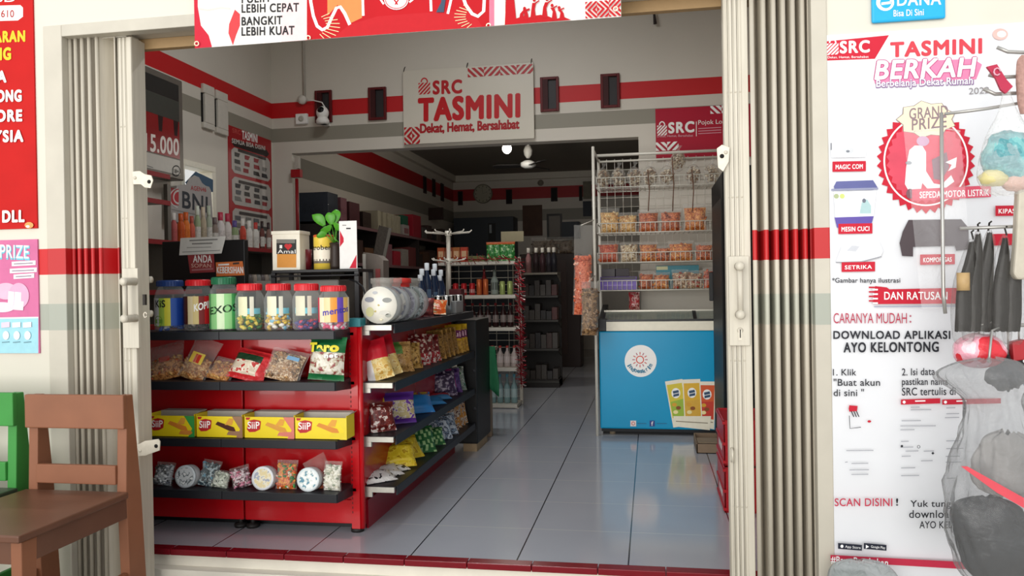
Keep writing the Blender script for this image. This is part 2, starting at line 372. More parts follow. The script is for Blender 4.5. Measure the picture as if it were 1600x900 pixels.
# side walls, partition with its wide opening, far wall, ceilings
wz0, wz1 = at(343, 350, X=XL).z - .1, at(300, 252, X=XL).z; wy0, wy1 = at(282, 300, X=XL).y, at(336, 300, X=XL).y
b = MB(); b.box((XL - .15, 3.5, -.1), (XL, wy0, 4.4), wall_in); b.box((XL - .15, wy1, -.1), (XL, YB + .15, 4.4), wall_in)
b.box((XL - .15, wy0, -.1), (XL, wy1, wz0), wall_in); b.box((XL - .15, wy0, wz1), (XL, wy1, 4.4), wall_in); struct('wall_left', b)
b = MB(); b.box((XL - .15, YB + .15, -.1), (XL, YF + .15, 3.6), wall_back); struct('wall_left_back_room', b)
b = MB(); b.box((XR, 3.5, -.1), (XR + .15, YF + .15, 4.4), wall_in); struct('wall_right', b)
ox0 = at(456, 238, Y=YB).x; ox1 = at(998, 240, Y=YB).x; oz = 2.655
b = MB(); b.box((XL, YB, oz), (XR, YB + .15, 4.4), wall_in); b.box((XL, YB, 0), (ox0, YB + .15, oz), wall_in); b.box((ox1, YB, 0), (XR, YB + .15, oz), wall_in)
struct('wall_back', b)
b = MB(); b.box((XL, YF, 0), (XR, YF + .15, 3.6), wall_back); struct('wall_back_far', b)
b = MB(); b.box((XL - .15, 3.3, 4.4), (XR + .15, YB + .15, 4.5), mat('c9c4ba', .8)); struct('ceiling', b)
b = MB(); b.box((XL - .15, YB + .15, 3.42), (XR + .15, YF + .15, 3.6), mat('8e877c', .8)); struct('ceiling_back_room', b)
b = MB()
b.box((XL, YF - .1, 3.30), (XR, YF, 3.42), mat('d8d2c4', .6)); b.box((XL, YB + .15, 3.30), (XL + .08, YF, 3.42), mat('d8d2c4', .6)); struct('trim_7', b)
# window with a white frame in the left wall
b = MB(); fr = mat('e8e2cf', .4)
for (a0, a1, c0, c1) in ((wy0, wy1, wz1 - .05, wz1), (wy0, wy1, wz0, wz0 + .05), (wy0, wy0 + .05, wz0 + .05, wz1 - .05), (wy1 - .06, wy1, wz0 + .05, wz1 - .05)): b.box((XL - .12, a0, c0), (XL + .012, a1, c1), fr)
w1 = struct('window_1', b, bevel=.003)
b = MB(); b.box((XL - .10, wy0 + .04, wz0 + .04), (XL - .094, wy1 - .05, wz1 - .04), clear('fff6e0', .93, .4)); b.build('glass_pane', w1)
# vents: plastered slits in the left wall, red framed ones in the partition and dark ones in the back room
for i, (p0, p1, q0, q1) in enumerate(((314, 331, 134, 200), (334, 352, 144, 208))):
    ya, yb = at(p0, 170, X=XL).y, at(p1, 170, X=XL).y; zt, zb = at((p0 + p1) / 2, q0, X=XL).z, at((p0 + p1) / 2, q1 + 2, X=XL).z
    r = thing('wall_vent', 'pale plastered wall vent slit nearer the %s, high on the left wall' % ('light box sign', 'red poster')[i], 'vent', (XL, ya, zb), 'vents on the left wall')
    b = MB(); pm = mat('cfc9bd', .6); b.box((XL, ya, zb), (XL + .03, yb, zb + .05), pm); b.box((XL, ya, zt - .08), (XL + .03, yb, zt), pm); b.box((XL, ya + (yb - ya) * .14, zb + .05), (XL + .03, yb, zt - .08), pm); b.build('frame', r, bevel=.006)
    b = MB(); b.box((XL, ya, zb + .05), (XL + .006, ya + (yb - ya) * .14, zt - .08), mat('0c0a09', .8)); b.build('slit', r)
vr = mat('5c0d10', .5)
names = ['red framed vent hole behind the security camera', 'red framed vent hole just left of the hanging shop name sign', 'red framed vent hole just right of the hanging shop name sign', 'red framed vent hole farthest right along the stripe']
for i, (a, c, e, f) in enumerate(((494, 519, 142, 192), (577, 604, 137, 188), (845, 873, 121, 175), (939, 968, 116, 169))):
    p0 = at(a, f, Y=YB); p1 = at(c, e, Y=YB); z0 = at((a + c) / 2, f, Y=YB).z; z1 = at((a + c) / 2, e, Y=YB).z
    r = thing('wall_vent', names[i], 'vent', (p0.x, YB, z0), 'vent holes in the back wall'); t = .025; b = MB()
    b.box((p0.x, YB - .03, z0), (p0.x + t, YB, z1), vr); b.box((p1.x - t, YB - .03, z0), (p1.x, YB, z1), vr); b.box((p0.x + t, YB - .03, z0), (p1.x - t, YB, z0 + t), vr); b.box((p0.x + t, YB - .03, z1 - t), (p1.x - t, YB, z1), vr); b.build('frame', r, bevel=.003)
    b = MB(); b.box((p0.x + t, YB - .006, z0 + t), (p1.x - t, YB, z1 - t), mat('2f2c2d', .5)); b.box((p0.x + t, YB - .03, z0 + t), (p0.x + t + .05, YB - .004, z1 - t), mat('3a090b', .6)); b.build('slit', r)
for i, (px, q0, q1) in enumerate(((665 - 2, 276, 302), (677, 280, 307), (690, 287, 314))):
    ya = at(px - 2, 290, X=XL).y; yb = at(px + 2, 290, X=XL).y; z1 = at(px, q0, X=XL).z; z0 = at(px, q1, X=XL).z
    b = MB(); b.box((XL, ya, z0), (XL + .02, yb, z1), mat('2a1512', .6)); b.box((XL + .02, ya + .03, z0 + .03), (XL + .024, yb - .03, z1 - .03), mat('0d0b0b', .7)); tag(b.build('wall_vent', loc=(XL, ya, z0)), 'narrow dark vent high on the left wall of the back room, %s from the doorway' % ('first', 'second', 'third')[i], 'vent', 'vents in the back room')
vl = ['left of the round clock', 'right of the round clock above the brown notice', 'between clock and wire snack rack', 'at the right end of the red stripe']
for i, (a, c, q0, q1) in enumerate(((716, 723, 299, 321), (791, 800, 296, 319), (861, 871, 293, 315), (905, 910, 291, 314))):
    p0 = at(a, q1, Y=YF); p1 = at(c, q0, Y=YF)
    b = MB(); b.box((p0.x, YF - .02, p0.z), (p1.x, YF, p1.z), mat('241210', .6)); b.box((p0.x + .02, YF - .024, p0.z + .02), (p1.x - .02, YF - .02, p1.z - .02), mat('0d0b0b', .7)); tag(b.build('wall_vent', loc=(p0.x, YF, p0.z)), 'dark vent on the far wall, ' + vl[i], 'vent', 'vents in the back room')
# hairline crack and wall conduit with socket, security camera
p = at(475, 70, Y=YB)
b = MB(); b.tube([(p.x, YB - .012, 4.3), (p.x, YB - .012, at(475, 152, Y=YB).z)], .014, mat('b5aea2', .6), 8); q = at(474, 157, Y=YB); b.lathe([(0, 0), (.045, 0), (.045, .05), (0, .05)], mat('d9d4c9', .5), (0, 0, 0), 12, Matrix.Translation((q.x, YB, q.z)) @ Matrix.Rotation(PI / 2, 4, 'X'))
tag(b.build('cable_conduit', loc=(p.x, YB, q.z)), 'pale vertical cable conduit running up the back wall above the socket', 'conduit')
q0 = at(464, 195, Y=YB); q1 = at(482, 178, Y=YB); r = thing('wall_socket', 'white wall socket left of the security camera', 'socket', (q0.x, YB, q0.z)); b = MB(); b.box((q0.x, YB - .035, q0.z), (q1.x, YB, q1.z), WHITE); b.build('plate', r, bevel=.006)
b = MB(); b.lathe([(.03, 0), (.03, .004), (.018, .006), (.0, .002)], mat('bdb8ac', .5), (0, 0, 0), 14, Matrix.Translation(((q0.x + q1.x) / 2, YB - .035, (q0.z + q1.z) / 2)) @ Matrix.Rotation(PI / 2, 4, 'X')); b.build('outlet', r)
c = at(504, 178, Y=YB - .12); r = thing('security_camera', 'white round security camera with a black lens on the back wall', 'camera', (c.x, YB, c.z))
b = MB(); b.ball((c.x, c.y, c.z + .01), (.062, .06, .066), WHITE, 18, 12); b.build('head', r)
b = MB(); b.lathe([(.0, .066), (.026, .06), (.034, .05)], mat('0a0a0c', .1), (0, 0, 0), 16, Matrix.Translation((c.x, c.y, c.z + .02)) @ Matrix.Rotation(PI / 2 - .25, 4, 'X')); b.build('lens', r)
b = MB(); b.lathe([(.0, -.1), (.062, -.1), (.066, -.07), (.045, -.03), (0, -.03)], WHITE, c, 18); b.box((c.x - .03, c.y, c.z - .1), (c.x + .03, YB, c.z - .07), WHITE); b.build('base', r)
b = MB(); b.tube([at(476, 157, Y=YB - .03), at(490, 157, Y=YB - .05), at(503, 160, Y=YB - .06), at(508, 168, Y=YB - .08)], .006, WHITE, 6); b.build('cable', r)

# tube light added out of view under the ceiling to brighten the front room
r = thing('ceiling_fill', 'added white fill tube on the front room ceiling, out of view', 'lamp', (-1.4, 5.3, 4.4)); b = MB(); b.box((-2.0, 5.26, 4.34), (-.8, 5.34, 4.4), WHITE); b.build('housing', r, bevel=.005); b = MB(); b.tube([(-1.97, 5.3, 4.315), (-.83, 5.3, 4.315)], .014, glow('f4f8ff', 3), 10); b.build('tube', r)
area('tube_fill', (-1.4, 5.3, 4.29), (0, 0, 0), 1.2, .08, 46, (.96, .98, 1))
# ================================================================== FRONT: GATES, SIGNS, CHAIRS
gate_m = banded('d2cab9', [(1.36, 1.482, 'b71418'), (1.098, 1.222, 'b3b3a4')], .45, .14, 5., .05, True)
gate_p = banded('d6cfbe', [], .45, .16, 5., .05, True)
gate_d = banded('c6bdae', [(1.36, 1.482, 'b0181c'), (1.098, 1.222, '94968a')], .5, .14, 5., .05, True)
stl = mat('cfc8b8', .4, .2, var=.12, scale=50)
def gate(label, xs, lead_x0, lead_x1, post_x1, zt, wide=None):
    """folded steel gate: zig-zag slats with rolled edges, a ribbed lead stack and its post. xs are the rolled edges seen from the street"""
    r = thing('folding_gate', label, 'gate', (xs[0], FY + .1, GR), 'steel folding gates')
    z0 = GR + .012
    for i in range(len(xs)):
        x = xs[i]; xn = xs[i + 1] if i + 1 < len(xs) else (wide if wide is not None else x + .03); b = MB()
        yf, yb = FY + .035, FY + .15
        b.prism([(x, yf, z0), (x + .006, yf - .001, z0), (xn - (xn - x) * .35 + .006, yb, z0), (xn - (xn - x) * .35, yb, z0)], (0, 0, zt - z0), gate_d if wide is None or i + 1 < len(xs) else gate_m)
        b.prism([(xn - (xn - x) * .35, yb, z0), (xn - (xn - x) * .35 + .005, yb, z0), (xn - .004, yf + .01, z0), (xn - .009, yf + .01, z0)], (0, 0, zt - z0), gate_m)
        b.tube([(x, yf, z0), (x, yf, zt)], .0095, gate_m, 10)
        b.build('slat', r)
    b = MB(); n = 4; w = (lead_x1 - lead_x0) / n
    for i in range(n):
        x = lead_x0 + i * w
        b.box((x + .003, FY + .05, z0), (x + w - .003, FY + .12, zt - .015), gate_p); b.tube([(x + .002, FY + .052, z0), (x + .002, FY + .052, zt - .015)], .004, gate_p, 6)
    for zz in (.35, .95, 1.62, 2.05):
        for i in range(n):
            b.ball((lead_x0 + (i + .5) * w, FY + .05, zz), (.004, .003, .004), stl, 6, 4)
    b.build('lead_stack', r)
    b = MB(); b.box((lead_x1 - .004, FY + .045, z0), (post_x1, FY + .15, zt - .015), gate_p); b.build('lead_post', r, bevel=.003)
    b = MB(); b.box((xs[0], FY + .05, zt - .012), (post_x1, FY + .14, zt + .008), gate_p); b.build('top_runner', r)
    return r
X = lambda px, y=300: at(px, y, Y=FY + .04).x
gl = gate('left folded white steel gate behind the brown chair, red stripe across its slats', [X(p) for p in (115, 124, 134, 145, 157)], X(186), X(209), at(223, 300, Y=FY + .15).x, z_t + .01, X(184))
lxs = sorted([X(1178), X(1196), X(1212), X(1227), X(1242), X(1257), X(1268)])
gr = gate('right folded white steel gate beside the big white poster, red stripe across its slats', lxs[:-1], X(1134), X(1163), X(1172), z_t + .01)
b = MB(); x0 = at(1131, 300, Y=FY + .15).x; b.box((x0, FY + .045, GR + .012), (X(1138), FY + .15, z_t), gate_p); b.build('closing_post', gr, bevel=.003)
def gate_lock(r, px0, px1, py0, py1, hx, hy0, hy1, side, key):
    a = at(px0, py1, Y=FY + .035); c = at(px1, py0, Y=FY + .035); yp = FY + .035
    b = MB(); b.box((a.x, yp - .006, a.z), (c.x, yp + .012, c.z), gate_p); o = b.build('lock_plate', r, bevel=.002)
    if key:
        k = at(px0 + (px1 - px0) * .55, py0 + (py1 - py0) * .83, Y=yp - .008); b = MB(); b.lathe([(0, 0), (.012, 0), (.012, .003), (0, .004)], stl, (0, 0, 0), 12, Matrix.Translation((k.x, yp - .006, k.z)) @ Matrix.Rotation(PI / 2, 4, 'X')); b.box((k.x - .007, yp - .01, k.z - .04), (k.x + .007, yp - .006, k.z), stl); b.box((k.x - .002, yp - .012, k.z - .03), (k.x + .002, yp - .009, k.z + .004), mat('1a1512', .6)); b.build('keyhole', o)
    h0 = at(hx, hy0, Y=yp - .055); h1 = at(hx + 2, hy1, Y=yp - .055); b = MB()
    b.tube([(h0.x, h0.y, h0.z), (h0.x, h0.y, h1.z)], .011, gate_p, 12); hb = None
    hb = b.build('pull_handle', r)
    for z in (h0.z, h1.z):
        b = MB(); b.tube([(h0.x, h0.y - .014, z), (h0.x, h0.y, z), (h0.x + .02 * side, yp - .006, z)], [.019, .018, .018], gate_p, 14); b.ball((h0.x, h0.y - .013, z), (.017, .008, .017), gate_p, 12, 6); b.build('standoff', hb)
gate_lock(gl, 194, 216, 419, 544, 195, 440, 498, 1, False)
gate_lock(gr, 1140, 1170, 400, 540, 1156, 416, 492, 0, True)
# back knobs of the left gate's inner handle, seen past its post
pz = [at(235, 437, Y=FY + .17), at(235, 490, Y=FY + .17)]
b = MB(); px_ = at(223, 300, Y=FY + .15).x
for p in pz: b.tube([(px_ - .01, FY + .13, p.z), (p.x - .012, FY + .17, p.z), (p.x + .006, FY + .17, p.z)], .016, gate_p, 12)
b.build('inner_handle_ends', gl)
b = MB(); q = at(228, 470, Y=FY + .044); b.box((q.x - .008, FY + .03, q.z - .02), (q.x + .004, FY + .046, q.z + .03), mat('2a2420', .6)); q = at(229, 492, Y=FY + .044); b.tube([(q.x + .008 * math.cos(t * .6), FY + .035, q.z + .012 * math.sin(t * .6)) for t in range(11)], .0035, stl, 6); b.build('latch_catch', gl)
def hasp(r, pts, hole, n, post=None):
    y = FY + .03; P3 = [at(a, c, Y=y) for a, c in pts]; b = MB(); b.prism(P3, (0, .006, 0), stl); o = b.build('hasp', r, bevel=.001)
    h = at(hole[0], hole[1], Y=y); b = MB(); b.lathe([(0, .0), (.009, 0), (.009, .0015), (0, .0015)], mat('120f0d', .7), (0, 0, 0), 14, Matrix.Translation((h.x, y - .0003, h.z)) @ Matrix.Rotation(PI / 2, 4, 'X')); b.build('hasp_hole', o)
    h = at(n[0], n[1], Y=y); b = MB(); b.ball((h.x, y - .001, h.z), (.008, .005, .008), gate_p, 10, 6); b.build('rivet', o)
hasp(gl, [(206, 268), (218, 267), (226, 272), (236, 274), (239, 282), (235, 294), (226, 293), (220, 288), (208, 288)], (233, 284), (211, 278))
hasp(gl, [(213, 696), (226, 689), (247, 686), (250, 690), (249, 704), (232, 710), (228, 712), (215, 713)], (244, 697), (219, 704))
hasp(gr, [(1120, 232), (1128, 226), (1140, 230), (1139, 252), (1130, 268), (1122, 262)], (1128, 244), (1134, 238))
p = at(1144, 712, Y=FY + .03); b = MB(); b.tube([(p.x, FY + .05, p.z + .028), (p.x, FY + .015, p.z + .022), (p.x, FY + .015, p.z - .022), (p.x, FY + .05, p.z - .028)], .005, stl, 8); b.build('padlock_eye', gr)

# ---- red service sign at the left edge
def facade_panel(name, label, cat, x0, y0, x1, y1, m, d=.008, thick=.0085, group=None, base='board', Y=None, bevel=0):
    Yp = (FY if Y is None else Y) - d; ym = (y0 + y1) / 2; xm = (x0 + x1) / 2
    xa = at(x0, ym, Y=Yp).x; xb = at(x1, ym, Y=Yp).x; za = at(xm, y1, Y=Yp).z; zb = at(xm, y0, Y=Yp).z
    return Panel(name, label, cat, (xa, Yp, za), (1, 0, 0), (0, 0, 1), xb - xa, zb - za, m, thick, group, base, bevel=bevel)
sr = mat('bd211f', .6, var=.08, scale=8, spec=.1)
P = facade_panel('service_sign', 'tall red sign with white lettering at the left edge, above the pink poster', 'sign', -150, -60, 54, 360, sr)
P.quad('number_label', [(-120, 12), (32, 8), (36, 12), (36, 26), (28, 32), (-120, 36)], PWHITE)
P.text('610', 2, 16, 22, 27, mat('a52a28', .6), .03); P.text('SD', -6, -8, 24, 3, PWHITE, .03)
P.text('ARAN', -8, 50, 39, 66, mat('f2c21a', .5), .08, tilt=1.5); P.text('NG', -8, 76, 17, 94, mat('f2c21a', .5), .08, tilt=1)
for t, x0, x1, y in (('A', -3, 10, 112), ('ONG', -4, 34, 142), ('ORE', -5, 35, 173), ('YSIA', -8, 37, 205), ('DLL', 6, 39, 330)): P.text(t, x0, y, x1, y + 17, PWHITE, .08, tilt=.8)
P.ell('candy_emblem', 47, 352, 7, 5, mat('e39a55', .5), n=10); P.ell('candy_emblem', 45, 354, 3, 2, PWHITE, n=8); P.done()
# ---- pink prize poster
pk = mat('cf6d9a', .6, var=.12, scale=12)
P = facade_panel('prize_poster', 'pink and pale blue prize poster at the left edge, below the red sign', 'poster', -100, 376, 60, 552, pk)
P.quad('price_strip', [(-100, 500), (60, 497), (60, 552), (-100, 552)], mat('9ed3e0', .45, var=.08)); P.line('price_strip', [(-100, 499), (60, 496)], 2, PWHITE)
P.text('LPRIZE', -8, 383, 46, 404, mat('6fc1d3', .5), .06, tilt=-2, part='title_lettering'); P.text('LPRIZE', -8, 382, 45, 402, PWHITE, .01, tilt=-2, part='title_lettering')
for k, (x0, y0, x1) in enumerate(((19, 410, 56), (16, 421, 58), (22, 430, 54))):
    P.quad('slogan_strip', [(x0, y0 - 1), (x1, y0 - 3), (x1, y0 + 4), (x0, y0 + 6)], PWHITE); P.line('slogan_strip', [(x0 + 3, y0 + 2.5), (x1 - 4, y0 + 1)], 2, mat('9a8a9a', .6))
for (cx, cy, rx, ry, h) in ((10, 455, 18, 13, 'e9b6cd'), (30, 462, 16, 20, 'e6a9c6'), (4, 480, 20, 8, 'f1d5e2')): P.ell('pale_blot', cx, cy, rx, ry, mat(h, .5))
for (x0, y0, x1, y1, h) in ((13, 455, 22, 475, 'f3eef0'), (23, 456, 33, 477, 'dff0f2'), (22, 470, 37, 484, 'f4dbe4')): P.quad('pack_picture', [(x0, y1), (x1, y1 + 1), (x1 + 1, y0 + 1), (x0 + 1, y0)], mat(h, .5))
for k in range(3):
    x = 3 + k * 17; P.quad('price_tag', [(x, 504), (x + 13, 503), (x + 13, 511), (x, 512)], mat(('f0ccdb', 'dfeef2', 'f4e2ea')[k], .5)); P.ell('price_picture', x + 7, 524, 5, 7, mat('e6f3f6', .5), n=12); P.line('price_tag', [(x + 1, 535), (x + 12, 534)], 1.4, mat('6b8f9a', .6))
P.done()
# ---- blue payment sign
P = facade_panel('payment_sign', 'rounded blue payment sign above the big white poster', 'sign', 1362, -40, 1478, 32, mat('1ea7dc', .35), .02, .016, bevel=.01)
P.ell('round_mark', 1383, 4, 14, 13, PWHITE); P.ell('round_mark', 1384, 4, 9, 9, mat('1ea7dc', .35), n=20); P.quad('round_mark', [(1377, 4), (1392, 2), (1392, 6), (1377, 8)], PWHITE); P.ring('round_mark', 1383, 2, 9, 7, 2.6, PWHITE, 12, PI * 1.0, PI * 2)
P.text('DANA', 1402, -9, 1470, 9, PWHITE, .04, tilt=2); P.text('Bisa Di Sini', 1396, 16, 1443, 26, PWHITE, .02, tilt=2); P.done()
# ---- the big white campaign poster
pw = mat('e2e4e8', .35, var=.03, scale=5, bump=.03)
P = facade_panel('campaign_poster', 'big white shop campaign poster with red lettering on the right front wall', 'poster', 1290, 42, 1690, 1000, pw)
rd = mat('c42a3c', .6, var=.05, spec=.12); pkr = mat('d9526a', .5, var=.06); wt = mat('f6f6f6', .4, var=0); ink = mat('23242c', .6, var=0)
P.quad('red_corner', [(1287, 95), (1287, 65), (1389, 55), (1367, 92)], rd); P.bag_mark('red_corner', 1292, 61, 1310, 86, wt); P.text('SRC', 1313, 65, 1358, 83, wt, .07, tilt=1.5); P.text('Dekat, Hemat, Bersahabat', 1293, 88, 1357, 92, wt, .01, tilt=1)
P.text('TASMINI', 1392, 67, 1533, 89, mat('cc3a48', .5), .06, fat=.4, tilt=6, part='title_lettering')
P.quad('title_shadow', [(1365, 124), (1372, 99), (1520, 92), (1534, 101), (1525, 124), (1410, 133), (1367, 131)], mat('dd7fa6', .5)); P.text('BERKAH', 1367, 96, 1520, 124, mat('b44a7e', .5), .03, fat=2, tilt=5, part='title_lettering', slant=.15); P.text('BERKAH', 1367, 96, 1520, 124, wt, .03, fat=.5, tilt=5, part='title_lettering', slant=.15)
P.text('Berbelanja Dekat Rumah', 1369, 126, 1520, 141, mat('8a6c98', .5), .0, fat=1, tilt=5, part='title_lettering'); P.text('Berbelanja Dekat Rumah', 1369, 125.5, 1519, 140, wt, .01, tilt=5, part='title_lettering')
P.text('2022', 1513, 138, 1545, 148, mat('8a8688', .6), .0, tilt=2)
P.ell('corner_mark', 1562, 54, 12, 9, mat('e8b5ae', .5)); P.ell('corner_mark', 1564, 54, 7, 5, wt)
star = lambda cx, cy, r1, r2, n, sy=1.: [(cx + (r1 if k % 2 else r2) * math.cos(PI * k / n), cy + sy * (r1 if k % 2 else r2) * math.sin(PI * k / n)) for k in range(2 * n)]
P.quad('prize_seal', star(1446, 252, 77, 70, 34, 1.07), rd); P.ring('prize_seal', 1446, 252, 65, 69, 2.4, wt, 60); P.quad('prize_seal', star(1446, 252, 62, 57, 30, 1.07), mat('d84a60', .5, var=.15, scale=14))
P.quad('prize_burst', star(1447, 187, 48, 40, 9, .62), mat('8c7f78', .5)); P.quad('prize_burst', star(1447, 187, 46.5, 38.5, 9, .62), mat('f5e3c0', .5))
P.text('GRAND', 1420, 170, 1480, 187, mat('8d7a80', .5), .03, tilt=5); P.text('PRIZE', 1424, 187, 1478, 204, mat('8d7a80', .5), .03, tilt=5)
# scooter picture on the seal: shield, leg guard, seat, tail
P.quad('scooter_picture', [(1413, 288), (1415, 262), (1420, 235), (1428, 228), (1440, 228), (1446, 238), (1446, 268), (1458, 287), (1470, 289), (1485, 274), (1490, 284), (1474, 296), (1448, 295), (1440, 286), (1438, 296), (1418, 297)], wt)
P.quad('scooter_picture', [(1455, 250), (1478, 238), (1482, 262), (1470, 282), (1458, 280)], mat('8a6b76', .5)); P.quad('scooter_picture', [(1476, 254), (1494, 246), (1492, 262), (1480, 268), (1486, 258)], wt); P.ell('scooter_picture', 1419, 255, 5, 3, mat('9aa0a6', .4), n=12); P.ell('scooter_picture', 1421, 303, 6, 8, mat('7c5660', .5), n=14); P.ell('scooter_picture', 1441, 221, 10, 8, mat('c59bb8', .5), n=14)
P.quad('prize_label', [(1424, 314), (1424, 296), (1547, 290), (1547, 308)], pkr); P.text('SEPEDA MOTOR LISTRIK', 1436, 300, 1544, 310, wt, .035, tilt=4)
def prize(label, x0, y0, x1, y1):
    P.quad('prize_label', [(x0, y1), (x0, y0), (x1, y0 - 1), (x1, y1 - 1)], rd); label and P.text(label, x0 + 5, y0 + 5, x1 - 5, y1 - 4, wt, .04, tilt=1)
P.quad('rice_cooker_picture', [(1298, 247), (1297, 225), (1303, 218), (1345, 216), (1353, 222), (1352, 246)], mat('e3e5e8', .5)); P.ell('rice_cooker_picture', 1324, 236, 9, 6, mat('cfd2d6', .5), n=16); P.ell('rice_cooker_picture', 1324, 237, 3, 2, mat('7a7f88', .5), n=10); P.line('rice_cooker_picture', [(1298, 235), (1298, 224)], 2, mat('85888f', .5))
prize('MAGIC COM', 1300, 253, 1352, 269)
P.quad('washing_machine_picture', [(1302, 292), (1306, 284), (1363, 282), (1370, 293), (1364, 297), (1304, 298)], mat('5a5f96', .4)); P.line('washing_machine_picture', [(1298, 297), (1371, 295)], 3, mat('8f93ae', .5)); P.quad('washing_machine_picture', [(1304, 340), (1302, 300), (1368, 298), (1364, 338)], mat('eef1f5', .4)); P.quad('washing_machine_picture', [(1307, 356), (1303, 340), (1364, 338), (1360, 353)], mat('5b4aa0', .4)); P.ell('washing_machine_picture', 1306, 307, 4, 4, mat('a8b48a', .5), n=12); P.ell('washing_machine_picture', 1315, 307, 4, 4, mat('c8d27a', .5), n=12)
P.quad('washing_machine_picture', [(1342, 334), (1345, 318), (1349, 312), (1354, 312), (1360, 322), (1360, 334)], mat('a9c7c9', .5)); P.ell('washing_machine_picture', 1349, 314, 3, 3.5, mat('6a6f7c', .5), n=10)
prize('MESIN CUCI', 1309, 350, 1362, 366)
P.quad('iron_picture', [(1305, 409), (1314, 385), (1330, 377), (1340, 381), (1350, 377), (1372, 376), (1379, 393), (1374, 402), (1340, 409)], mat('dfe1e6', .5)); P.line('iron_picture', [(1305, 410), (1345, 409), (1376, 401)], 1.6, mat('96989e', .5)); P.quad('iron_picture', [(1322, 392), (1330, 384), (1342, 385), (1336, 393)], mat('c8cbd2', .5))
prize('SETRIKA', 1314, 410, 1366, 425)
P.text('*Gambar hanya ilustrasi', 1299, 434, 1405, 444, ink, .02, tilt=0)
P.quad('stove_picture', [(1404, 380), (1409, 362), (1418, 344), (1500, 343), (1511, 356), (1512, 390), (1492, 392), (1490, 384), (1425, 386), (1425, 401), (1408, 400)], mat('4b4044', .45)); prize('KOMPOR GAS', 1436, 398, 1490, 414); prize('KIPAS ANGIN', 1553, 322, 1625, 338); prize('', 1548, 366, 1600, 384)
P.quad('ribbon', [(1362, 475), (1366, 447), (1384, 449), (1388, 452), (1530, 449), (1530, 474)], rd)
for k in range(4): P.line('ribbon', [(1356, 449 + k * 7), (1368, 449 + k * 7)], 2.4, rd); P.line('ribbon', [(1362, 452.5 + k * 7), (1370, 452.5 + k * 7)], 2.4, wt)
P.text('DAN RATUSAN', 1380, 456, 1478, 468, wt, .03); P.line('ribbon', [(1364, 479), (1530, 478)], 1.5, mat('9aa2b8', .5))
P.text('CARANYA MUDAH', 1301, 489, 1415, 505, mat('b32748', .5), .0, tilt=0); P.text(':', 1419, 492, 1422, 504, mat('b36070', .5), .0)
P.text('DOWNLOAD APLIKASI', 1301, 517, 1482, 529, ink, .06); P.text('AYO KELONTONG', 1317, 535, 1464, 550, ink, .06, tilt=1)
P.text('1. Klik', 1300, 576, 1336, 586, ink, .02); P.text('"Buat akun', 1301, 591, 1373, 602, ink, .02); P.text('di sini "', 1301, 607, 1348, 618, ink, .02)
P.text('2. Isi data', 1407, 575, 1458, 586, ink, .02, tilt=1); P.text('pastikan nama', 1407, 590, 1478, 604, ink, .02); P.text('SRC tertulis di', 1407, 605, 1490, 617, ink, .02, tilt=1)
P.text('na', 1590, 576, 1602, 584, ink, .02); P.text('RAL', 1582, 592, 1604, 602, mat('1d4a6a', .5), .02)
# small app pictures
P.quad('app_picture', [(1324, 637), (1325, 632), (1338, 633), (1337, 641), (1325, 642)], rd)
for k in range(3): P.line('app_picture', [(1328 + k * 4, 641), (1332 + k * 4, 650)], 1.4, ink)
P.line('app_picture', [(1325, 648), (1326, 668), (1343, 666)], 1, ink); P.ell('app_picture', 1356, 657, 3, 2, rd, n=8)
for x0, x1 in ((1405, 1466), (1469, 1560)):
    P.quad('form_header', [(x0, 631), (x0, 623), (x1, 621), (x1, 629)], rd); P.ell('form_header', x0 + 5, 627, 2.4, 2.4, wt, n=10); P.line('form_header', [(x0 + 22, 625.5), (x0 + 38, 625)], 2, wt)
gtx = mat('a6a8b0', .6)
for (x0, y0, l) in ((1420, 635, 14), (1420, 639, 32), (1406, 656, 30), (1404, 664, 55), (1404, 670, 22), (1405, 688, 12), (1404, 697, 20), (1412, 703, 20), (1440, 703, 16), (1406, 711, 14), (1436, 718, 18), (1405, 729, 22), (1405, 741, 28), (1475, 636, 14), (1475, 645, 20), (1473, 651, 22), (1475, 687, 24), (1475, 699, 26), (1474, 711, 22), (1474, 720, 24), (1475, 745, 14), (1320, 702, 42), (1328, 722, 26), (1325, 732, 30), (1328, 739, 26), (1318, 720, 4)): P.line('form_lines', [(x0, y0), (x0 + l, y0 - .4)], 1.3, gtx)
P.ell('form_lines', 1406, 695, 2, 2, ink, n=8); P.ell('form_lines', 1454, 706, 2.4, 2.2, ink, n=4); P.ring('form_lines', 1432, 696, 2.2, 2.2, .7, ink, 10)
P.text('SCAN DISINI', 1302, 776, 1391, 788, mat('c2324e', .5), .03); P.text('!', 1397, 776, 1400, 787, ink, .03)
for x0, x1, t in ((1307, 1344, 'App Store'), (1347, 1382, 'Google Play')):
    P.quad('store_button', [(x0, 854), (x0, 845), (x1, 848), (x1, 857)], mat('1b2030', .4)); P.text(t, x0 + 11, 848.5, x1 - 2, 853.5, wt, .01, tilt=-2)
P.ell('store_button', 1313, 850, 2.4, 2.6, wt, n=10); P.quad('store_button', [(1350, 847.5), (1350, 853.5), (1355, 850.8)], wt)
P.text('Yuk tunggu', 1419, 779, 1497, 792, ink, .02); P.text('download', 1417, 794, 1487, 806, ink, .02); P.text('AYO KELONTONG', 1433, 811, 1540, 822, ink, .02)
P.quad('red_footer', [(1292, 873), (1292, 863), (1690, 884), (1690, 896)], mat('bf2644', .5)); P.text('#BawaPerubahan', 1296, 865, 1384, 877, wt, .03, tilt=-5)
P.done()
